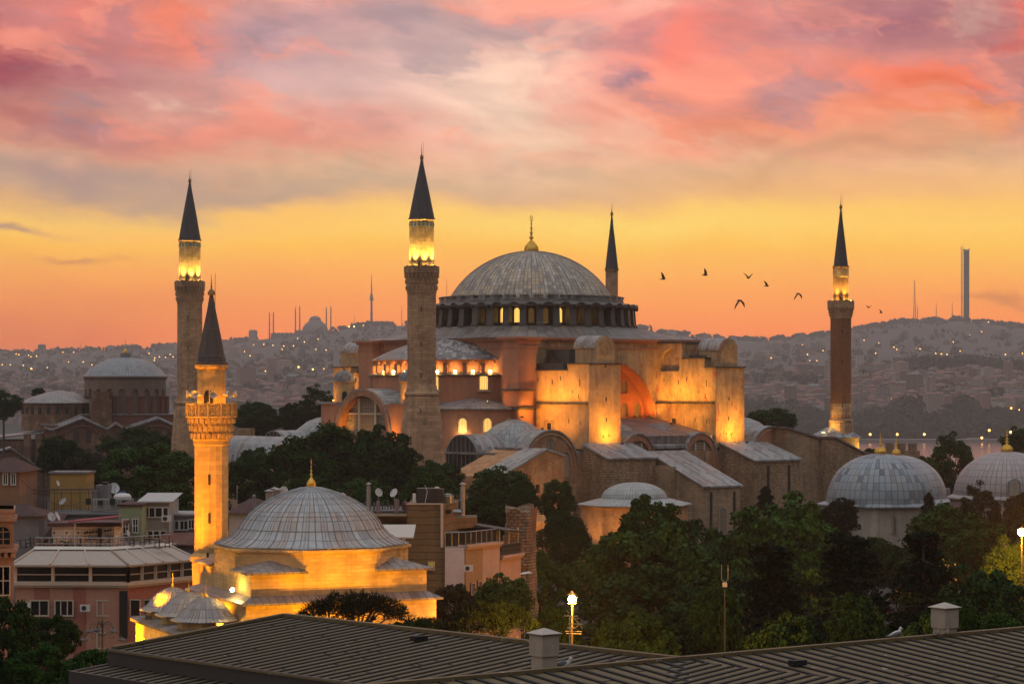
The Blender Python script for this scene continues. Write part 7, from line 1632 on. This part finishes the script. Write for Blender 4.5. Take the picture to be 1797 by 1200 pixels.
    for i in range(9): MB().box((1703+i*11-1720)*k, (1706+i*11-1720)*k, -.4 if i < 3 else 3.6, .1 if i < 3 else 4.1, 1.5+(i % 2)*2.5, 3.2+(i % 2)*2.5).build('lit_window', mat('far_lit', f_emit, c=(1, .66, .25), s=5), t)
    MB().box(-330, 260, -2, 60, -37, -33.2).build('quay', mat('quay_stone', f_plain, c=(.14, .13, .125)), far_thing('quay_wall', 'low stone quay along the far waterline', 'quay', 1620, 781, 3118), loc=(0, 0, 28.7+12))
    for px, py, lab in ((1527, 762, 'quay lamp left of the patchwork dome finial'), (1574.5, 762, 'quay lamp right of the small gilded finial'), (1622, 762, 'quay lamp left of the dark tree between tombs'), (1723, 768, 'quay lamp over the harbour terminal, lower left one'), (1736, 755, 'tall quay lamp over the harbour terminal'), (1773.5, 758, 'quay lamp beside the right edge gilded finial')):
        Yl = 3100; p = at(px, py, Yl); t = thing('quay_lamp', lab, 'lamp', (p.x, p.y, -33)); H = p.z+33; MB().tube((0, 0, 0), (0, 0, H), .35, .2, 5).build('post', BLACKM, t); MB().ball((0, 0, H), 1.5, 8).build('bulb', mat('far_lamp_amber', f_emit), t)
skyline()
# ================================================================== metal roof in the foreground
def f_seam(g, b):
    co = objco(g); n = g.noise(co, .5, 6, .65); f = g.noise(co, 7, 5, .7); sp = g.noise(co, 5.5, 3, .5, .5); sp2 = g.noise(g.vscale(co, 1, 1, 1), 1.7, 6, .75)
    col = g.mix(n, (.078, .053, .023, 1), (.165, .117, .050, 1)); v = g.add(.7, g.mul(f, .6)); col = g.mix(1.0, col, g.vec(v, v, v), 'MULTIPLY')
    x, y, z = g.xyz(co); lap = g.noise(g.vec(g.mul(x, 2.1), g.mul(y, .35), 0), 1.0, 2); col = g.mix(g.mul(g.sstep(g.noise(co, 16, 2, .5), .70, .74), .7), col, (.02, .016, .012, 1)); col = g.mix(g.mul(g.sstep(sp, .68, .72), .75), col, (.46, .42, .36, 1)); col = g.mix(g.mul(g.sstep(sp2, .64, .76), .35), col, (.25, .21, .17, 1))
    g.put(b.inputs['Base Color'], col); b.inputs['Roughness'].default_value = .62; b.inputs['Specular IOR Level'].default_value = .3; bump(g, b, g.add(f, g.mul(n, 3)), .4, .03)
SEAM = mat('weathered_seam_roof', f_seam); SEAMD = mat('dark_seam', f_plain, c=(.005, .004, .003), rough=.8); FASC = mat('dark_fascia', f_plain, c=(.035, .028, .024), rough=.55)  # SEAMD: shaded side and shadow lines of the seams put into their colour
def metal_roof():
    t = thing('seamed_roof', 'wide grey brown standing seam metal roof filling the bottom of the view', 'roof', (-6.8, 71.5, 6)); L0 = -Vector(t.location)
    zr = CAMZ-6.67; rA = Vector((.684, -.73, 0)); dA = Vector((-.73, -.684, 0)); rB = Vector((.799, .601, 0)); dB = Vector((.601, -.799, 0)); sl = .091
    A0_ = Vector((-6.8, 71.5, zr)); J = Vector((4.15, 59.8, zr)); B0 = Vector((-1.3, 55.7, zr))-rB*6
    W = 6.04; add = lambda m, n, mt: m.build(n, mt, t, loc=L0)
    pA = lambda u, s, h=0: A0_+rA*u+dA*s+Vector((0, 0, -sl*s+h))
    pB = lambda u, s, h=0: B0+rB*u+dB*s+Vector((0, 0, -sl*s+h))
    def sheet(P_, u0, u1, s0, s1): m = MB(); return m.add([P_(u0, s0), P_(u1, s0), P_(u1, s1), P_(u0, s1), P_(u0, s0, -.12), P_(u1, s0, -.12), P_(u1, s1, -.12), P_(u0, s1, -.12)], [(0, 1, 2, 3), (7, 6, 5, 4), (0, 4, 5, 1), (1, 5, 6, 2), (2, 6, 7, 3), (3, 7, 4, 0)])
    def bar(m, a, b, w, h, side):
        a, b = Vector(a), Vector(b); s = side.normalized()*(w/2); up = Vector((0, 0, h))
        m.add([a-s, a+s, a+s+up, a-s+up, b-s, b+s, b+s+up, b-s+up], [(0, 1, 2, 3), (7, 6, 5, 4), (0, 4, 5, 1), (1, 5, 6, 2), (2, 6, 7, 3), (3, 7, 4, 0)])
    # wing A (left): runs from ridge A down to its eave
    add(sheet(pA, 0, 26, 0, W), 'left_slope', SEAM)
    m = MB(); u = .0
    while u < 26:
        bar(m, pA(u, 0), pA(u, W+.02), .11, .030, rA); u += .415+random.uniform(-.012, .012)
    add(m, 'left_seam', SEAMD); m = MB(); rn = random.Random(3)
    for i in range(95): u = .415*rn.randrange(62); q = rn.uniform(.5, W-.4); bar(m, pA(u+.06, q), pA(u+.37, q), .03, .012, dA)
    add(m, 'left_lap', SEAMD); m = MB()
    for i in range(120): u = -3.9+.52*rn.randrange(84); q = rn.uniform(.5, 8); bar(m, pB(u+.07, q), pB(u+.46, q), .035, .012, dB)
    add(m, 'right_lap', SEAMD)
    m = MB(); bar(m, pA(-.05, -.02), pA(16.1, -.02), .22, .10, dA); bar(m, pA(-.04, 0), pA(-.04, W), .16, .10, rA); add(m, 'ridge_cap', SEAM)
    m = MB(); bar(m, pA(-.1, W+.06, -.42), pA(26, W+.06, -.42), .10, .46, dA); bar(m, pA(-.12, 0, -.42), pA(-.12, W+.1, -.42), .08, .44, rA); bar(m, pA(0, -.1, -.6), pA(16, -.1, -.6), .06, .6, dA); add(m, 'fascia', FASC)
    m = MB(); bar(m, pA(-.1, W+.13, -.02), pA(26, W+.13, -.02), .06, .05, dA); add(m, 'gutter_edge', SEAM)
    # lower canopy beyond the eave
    pC = lambda u, s, h=0: pA(u, W, -.42)+dA*s+Vector((0, 0, -sl*s+h))
    add(sheet(pC, -.2, 26, -.2, 1.25), 'canopy', SEAM)
    m = MB(); u = -.12
    while u < 26: bar(m, pC(u, -.1), pC(u, 1.26), .11, .03, rA); u += .415
    add(m, 'canopy_seam', SEAMD)
    m = MB(); bar(m, pC(-.25, 1.28, -.5), pC(26, 1.28, -.5), .08, .54, dA); bar(m, pC(-.25, -.2, -.5), pC(-.25, 1.3, -.5), .08, .53, rA); add(m, 'canopy_fascia', FASC)
    m = MB(); q = pC(1.0, .6); m.box(q.x-.2, q.x+.2, q.y-.2, q.y+.2, 6, q.z-.15); q2 = pC(6.0, .6); m.box(q2.x-.2, q2.x+.2, q2.y-.2, q2.y+.2, 6, q2.z-.15); add(m, 'pillar', CREAM)
    w0, w1, w2 = pA(1.2, 5.2), pA(26, 5.2), pA(26, .3); w3 = pA(1.2, .3); add(MB().prism([(w.x, w.y) for w in (w0, w1, w2, w3)], 6, zr-.95), 'wall', mat('dull_brown_wall', f_plain, c=(.10, .085, .07)))  # wall below the roof in plain dull brown
    # wing B (right): the ridge runs away to the right
    add(sheet(pB, -4, 40, 0, 9), 'right_slope', SEAM)
    m = MB(); u = -3.9
    while u < 40: bar(m, pB(u, 0), pB(u, 9), .11, .036, rB); u += .52
    add(m, 'right_seam', SEAMD)
    m = MB(); bar(m, pB(-4, -.03), pB(40, -.03), .20, .09, dB); add(m, 'ridge_cap', SEAM)
    m = MB(); bp_ = lambda u, s, h=0: B0+rB*u-dB*s+Vector((0, 0, -.14*s+h)); m.add([bp_(-4, 0), bp_(40, 0), bp_(40, 5), bp_(-4, 5)], [(3, 2, 1, 0)]); add(m, 'rear_slope', SEAM)
    w = [pB(-4, 8), pB(40, 8), pB(40, .5), pB(-4, .5)]; add(MB().prism([(a.x, a.y) for a in w], 6, zr-1.1), 'wall', mat('dull_brown_wall', f_plain))
    # small low vents lying on the sheets
    for q in (pA(7.4, 1.1, .02), pB(15.3, 1.7, .02)):
        m = MB().obox((q.x, q.y, q.z+.07), (.42, .25, .13), .65); add(m, 'roof_vent', SEAMD)
    def chimney(label, px, Y, zb, s):
        c = thing('roof_chimney', label, 'chimney', (X(px, Y), Y, zb), atan2(rB.y, rB.x)); st = mat('chimney_render', f_plaster, c=(.36, .29, .225), c2=(.26, .205, .16), ns=1.5)
        a = .275*s; b = .235*s; h1, h2 = .42*s, 1.0*s
        MB().box(-b, b, -b, b, -.3, h1).build('stack', st, c); MB().box(-a, a, -a, a, h1-.0, h2-.06*s).box(-a*.92, a*.92, -a*.92, a*.92, h2-.06*s, h2-.015*s).build('casing', st, c)
        o = a*1.22; MB().rings([[(-o, -o, h2-.015*s), (o, -o, h2-.015*s), (o, o, h2-.015*s), (-o, o, h2-.015*s)], [(-o, -o, h2), (o, -o, h2), (o, o, h2), (-o, o, h2)], [(-.02, -.02, h2+.13*s), (.02, -.02, h2+.13*s), (.02, .02, h2+.13*s), (-.02, .02, h2+.13*s)]], True, True, True).build('cap', mat('cap_metal', f_plain, c=(.40, .34, .28), ns=6, var=.3), c)
        MB().box(-b-.06, b+.06, -b-.06, b+.06, -.35, .06).build('flashing', mat('rust_flashing', f_plain, c=(.13, .08, .06)), c)
    chimney('square rendered chimney with pyramid cap, left one on the metal roof', 955, 58.4, zr-.12, .95); chimney('square rendered chimney with pyramid cap, right one behind the ridge', 1658, 66.3, zr-.22, .98)
    return pB, rB
PB, RB = metal_roof()
def gull(name, label, px, py, Y, s, yaw, pose, body=(.55, .53, .50), wing=(.17, .17, .18), bill=(.5, .3, .05)):
    t = thing(name, label, 'gull', tuple(at(px, py, Y)), yaw)
    # one continuous body: rings along the spine from tail to crown
    if pose == 'stand': sp = [(-.27, .15, .012), (-.20, .17, .04), (-.10, .20, .075), (.0, .235, .088), (.08, .27, .075), (.12, .32, .052), (.135, .36, .046), (.145, .395, .05), (.155, .425, .04), (.165, .445, .012)]
    elif pose == 'sit': sp = [(-.30, .12, .012), (-.20, .10, .05), (-.08, .10, .085), (.04, .11, .088), (.12, .14, .07), (.16, .19, .048), (.175, .225, .046), (.185, .255, .048), (.195, .28, .036), (.2, .295, .01)]
    else: sp = [(-.11, .07, .01), (-.06, .09, .05), (.0, .12, .062), (.04, .16, .055), (.06, .205, .04), (.068, .235, .042), (.075, .262, .03), (.08, .275, .008)]
    sp = [(a*s, b*s, r*s) for a, b, r in sp]; rs = []; n = 12
    for i, (x, z, r) in enumerate(sp):
        a = sp[max(i-1, 0)]; b = sp[min(i+1, len(sp)-1)]; d = Vector((b[0]-a[0], 0, b[1]-a[1])).normalized(); u = Vector((-d.z, 0, d.x))
        rs.append([tuple(Vector((x, 0, z))+u*r*cos(2*pi*j/n)+Vector((0, r*sin(2*pi*j/n)*.95, 0))) for j in range(n)])
    MB().rings(rs, True, True, True).build('body', mat(name+'_feathers_'+pose, f_plain, c=body, ns=9, var=.25), t, smooth=True)
    k = {'stand': (0, .215), 'sit': (-.02, .115), 'chick': (-.01, .12)}[pose]
    for sd in (-1, 1):
        rs = []
        for u, w, th in ((-.34, .004, .004), (-.22, .03, .012), (-.08, .06, .02), (.05, .06, .02), (.11, .01, .008)):
            f = .55 if pose == 'chick' else 1; c = Vector(((k[0]+u*f)*s, sd*(.075 if pose != 'chick' else .055)*s, (k[1]+(u+.1)*.28*f)*s)); rs.append([tuple(c+Vector((0, sd*th*s*cos(q), w*f*s*sin(q)))) for q in [2*pi*j/8 for j in range(8)]])
        MB().rings(rs, True, True, True).build('wing', mat(name+'_wing', f_plain, c=wing, ns=8, var=.25), t, smooth=True)
    hx, hz = sp[-3][0], sp[-3][1]
    MB().tube((hx+.03*s, 0, hz), (hx+.10*s, 0, hz-.015*s), .014*s, .004*s, 6).build('bill', mat(name+'_bill', f_plain, c=bill), t)
    MB().ball((hx+.025*s, -.036*s, hz+.012*s), .008*s, 6).ball((hx+.025*s, .036*s, hz+.012*s), .008*s, 6).build('eye', DARK, t)
    if pose != 'sit':
        m = MB()
        for sd in (-1, 1): m.tube((0, sd*.03*s, sp[3][1] if pose == 'stand' else .09*s), (.01*s, sd*.03*s, 0), .008*s, n=5); m.tube((.01*s, sd*.03*s, .004), (.05*s, sd*.03*s, .004), .008*s, .003*s, 5)
        m.build('leg', mat(name+'_leg', f_plain, c=(.35, .2, .12)), t)
gull('gull', 'white gull standing on the roof ridge, left of the right chimney', 1573, 1124, 64.4, .85, rad(15), 'stand')
gull('gull', 'grey winged gull sitting low beside the left chimney', 989, 1172, 58.6, .95, rad(0), 'sit')
gull('gull_chick', 'left speckled gull chick at the foot of the right chimney', 1646, 1116, 65.2, .85, rad(60), 'chick', (.17, .13, .10), (.13, .10, .08), (.05, .05, .05))
gull('gull_chick', 'right speckled gull chick at the foot of the right chimney', 1663, 1115.5, 65.6, .9, rad(70), 'chick', (.17, .13, .10), (.13, .10, .08), (.05, .05, .05))
# flying birds: body, tail and both wings grown from one mesh
BIRD = mat('bird_plumage', f_plain, c=(.075, .05, .03), ns=4, var=.3)
def flying(label, px, py, Y, span, up, yaw, roll, sweep, fold=.0):
    m = MB(); n = 10; s = span*1.3
    sp = [(-.40, .002, .05), (-.30, .010, .075), (-.18, .05, .05), (-.02, .085, .0), (.12, .075, .0), (.22, .05, .01), (.28, .048, .02), (.33, .03, .02), (.40, .004, .01)]
    m.rings([[(x*s*.55, r*s*.55*sin(2*pi*j/n)+(t_*s*.5*sin(2*pi*j/n) if x < -.15 else 0), (z_ if False else 0)+r*s*.55*cos(2*pi*j/n)*.9) for j in range(n)] for x, r, t_ in sp for z_ in (0,)], True, True, True)
    for sd in (-1, 1):
        rs = []
        for f, c, th in ((0.0, .13, .016), (.25, .155, .014), (.5, .14, .010), (.75, .09, .007), (1.0, .015, .003)):
            ang = rad(up)*(1-.25*f if up > 0 else .6+.5*f); y = f*s*.5*cos(ang); z = f*s*.5*sin(ang); xx = (.05-sweep*f*f)*s
            rs.append([((xx+c*cos(q)*.55*(1-fold*f))*s/s if False else xx+c*s*.6*cos(q), sd*(y+.01*s), z+th*s*sin(q)) for q in [2*pi*j/8 for j in range(8)]])
        m.rings(rs, True, True, True)
    o = m.build('flying_bird', BIRD, smooth=True); o.location = at(px, py, Y); o.rotation_euler = (rad(roll), 0, rad(yaw)); tag(o, label, 'bird', 'birds flying over the basilica')
flying('leftmost flying bird, wings raised steeply, right of the great dome', 1163, 490, 300, 1.55, 58, -15, -18, .10)
flying('flying bird with long outstretched neck, second from the left', 1237, 483, 300, 1.5, 50, 8, -25, .14)
flying('flying bird with both wings in a high V, third from left', 1313, 488, 300, 1.55, 52, -60, 0, .06)
flying('flying bird with swept wings, just below and right of the V winged one', 1345, 502, 300, 1.35, 38, -25, -22, .16)
flying('largest flying bird with drooping wings, lowest of the main flock', 1297, 527, 290, 2.0, -48, -55, 10, .10)
flying('flying bird with drooping wings, nearest left of the brick minaret', 1400, 515, 300, 1.6, -46, -55, 8, .10)
flying('small flying bird in a V just right of the brick minaret', 1524, 540, 340, 1.1, 48, -60, 0, .06)
flying('small flying bird farthest right, wings swept back', 1546, 549, 340, 1.1, 34, -25, -20, .16)
# ================================================================== repeated small parts: every piece its own object
def split_parts(names, gap=.03):
    for o in [o for o in bpy.data.objects if o.type == 'MESH' and o.name.split('.')[0] in names and o.parent]:
        me = o.data; nv = len(me.vertices); par = list(range(nv))
        def find(a):
            while par[a] != a: par[a] = par[par[a]]; a = par[a]
            return a
        for p in me.polygons:
            r = find(p.vertices[0])
            for v in p.vertices: par[find(v)] = r
        isl = {}
        for v in range(nv): isl.setdefault(find(v), []).append(v)
        cl = []
        for vs in isl.values():
            c = [me.vertices[v].co for v in vs]; cl.append([[min(q[k] for q in c) for k in range(3)], [max(q[k] for q in c) for k in range(3)], set(vs)])
        done = False
        while not done:
            done = True
            for i in range(len(cl)):
                for j in range(len(cl)-1, i, -1):
                    if all(cl[i][0][k]-gap <= cl[j][1][k] and cl[j][0][k]-gap <= cl[i][1][k] for k in range(3)):
                        cl[i] = [[min(cl[i][0][k], cl[j][0][k]) for k in range(3)], [max(cl[i][1][k], cl[j][1][k]) for k in range(3)], cl[i][2] | cl[j][2]]; del cl[j]; done = False
        if len(cl) < 2 or len(cl) > 100: continue
        polys = [(list(p.vertices), p.use_smooth) for p in me.polygons]; mt = list(me.materials); co = [tuple(v.co) for v in me.vertices]; nm = o.name.split('.')[0]
        for k, (a, b, vs) in enumerate(cl):
            ids = sorted(vs); mp = {v: i for i, v in enumerate(ids)}; m2 = bpy.data.meshes.new(nm); m2.from_pydata([co[v] for v in ids], [], [[mp[v] for v in p] for p, s in polys if p[0] in vs])
            for q in mt: m2.materials.append(q)
            m2.update()
            if k == 0: o.data = m2
            else: n = bpy.data.objects.new(nm, m2); COL.objects.link(n); n.parent = o.parent; n.location = o.location; n.rotation_euler = o.rotation_euler
split_parts({'tier_pier', 'pier_ledge', 'glazing_post', 'roof_rib', 'roof_box', 'slit_window', 'buttress', 'picture', 'wall_ornament', 'railing_post', 'awning_post', 'terrace_post', 'bracket', 'planter', 'drum_window', 'merlon', 'courtyard_roof', 'glazing_bar', 'west_flat_roof', 'gallery_vault', 'pillar', 'side_box', 'roof_vent', 'wall_panel', 'glazed_band', 'balustrade', 'guard_rail', 'hood'})
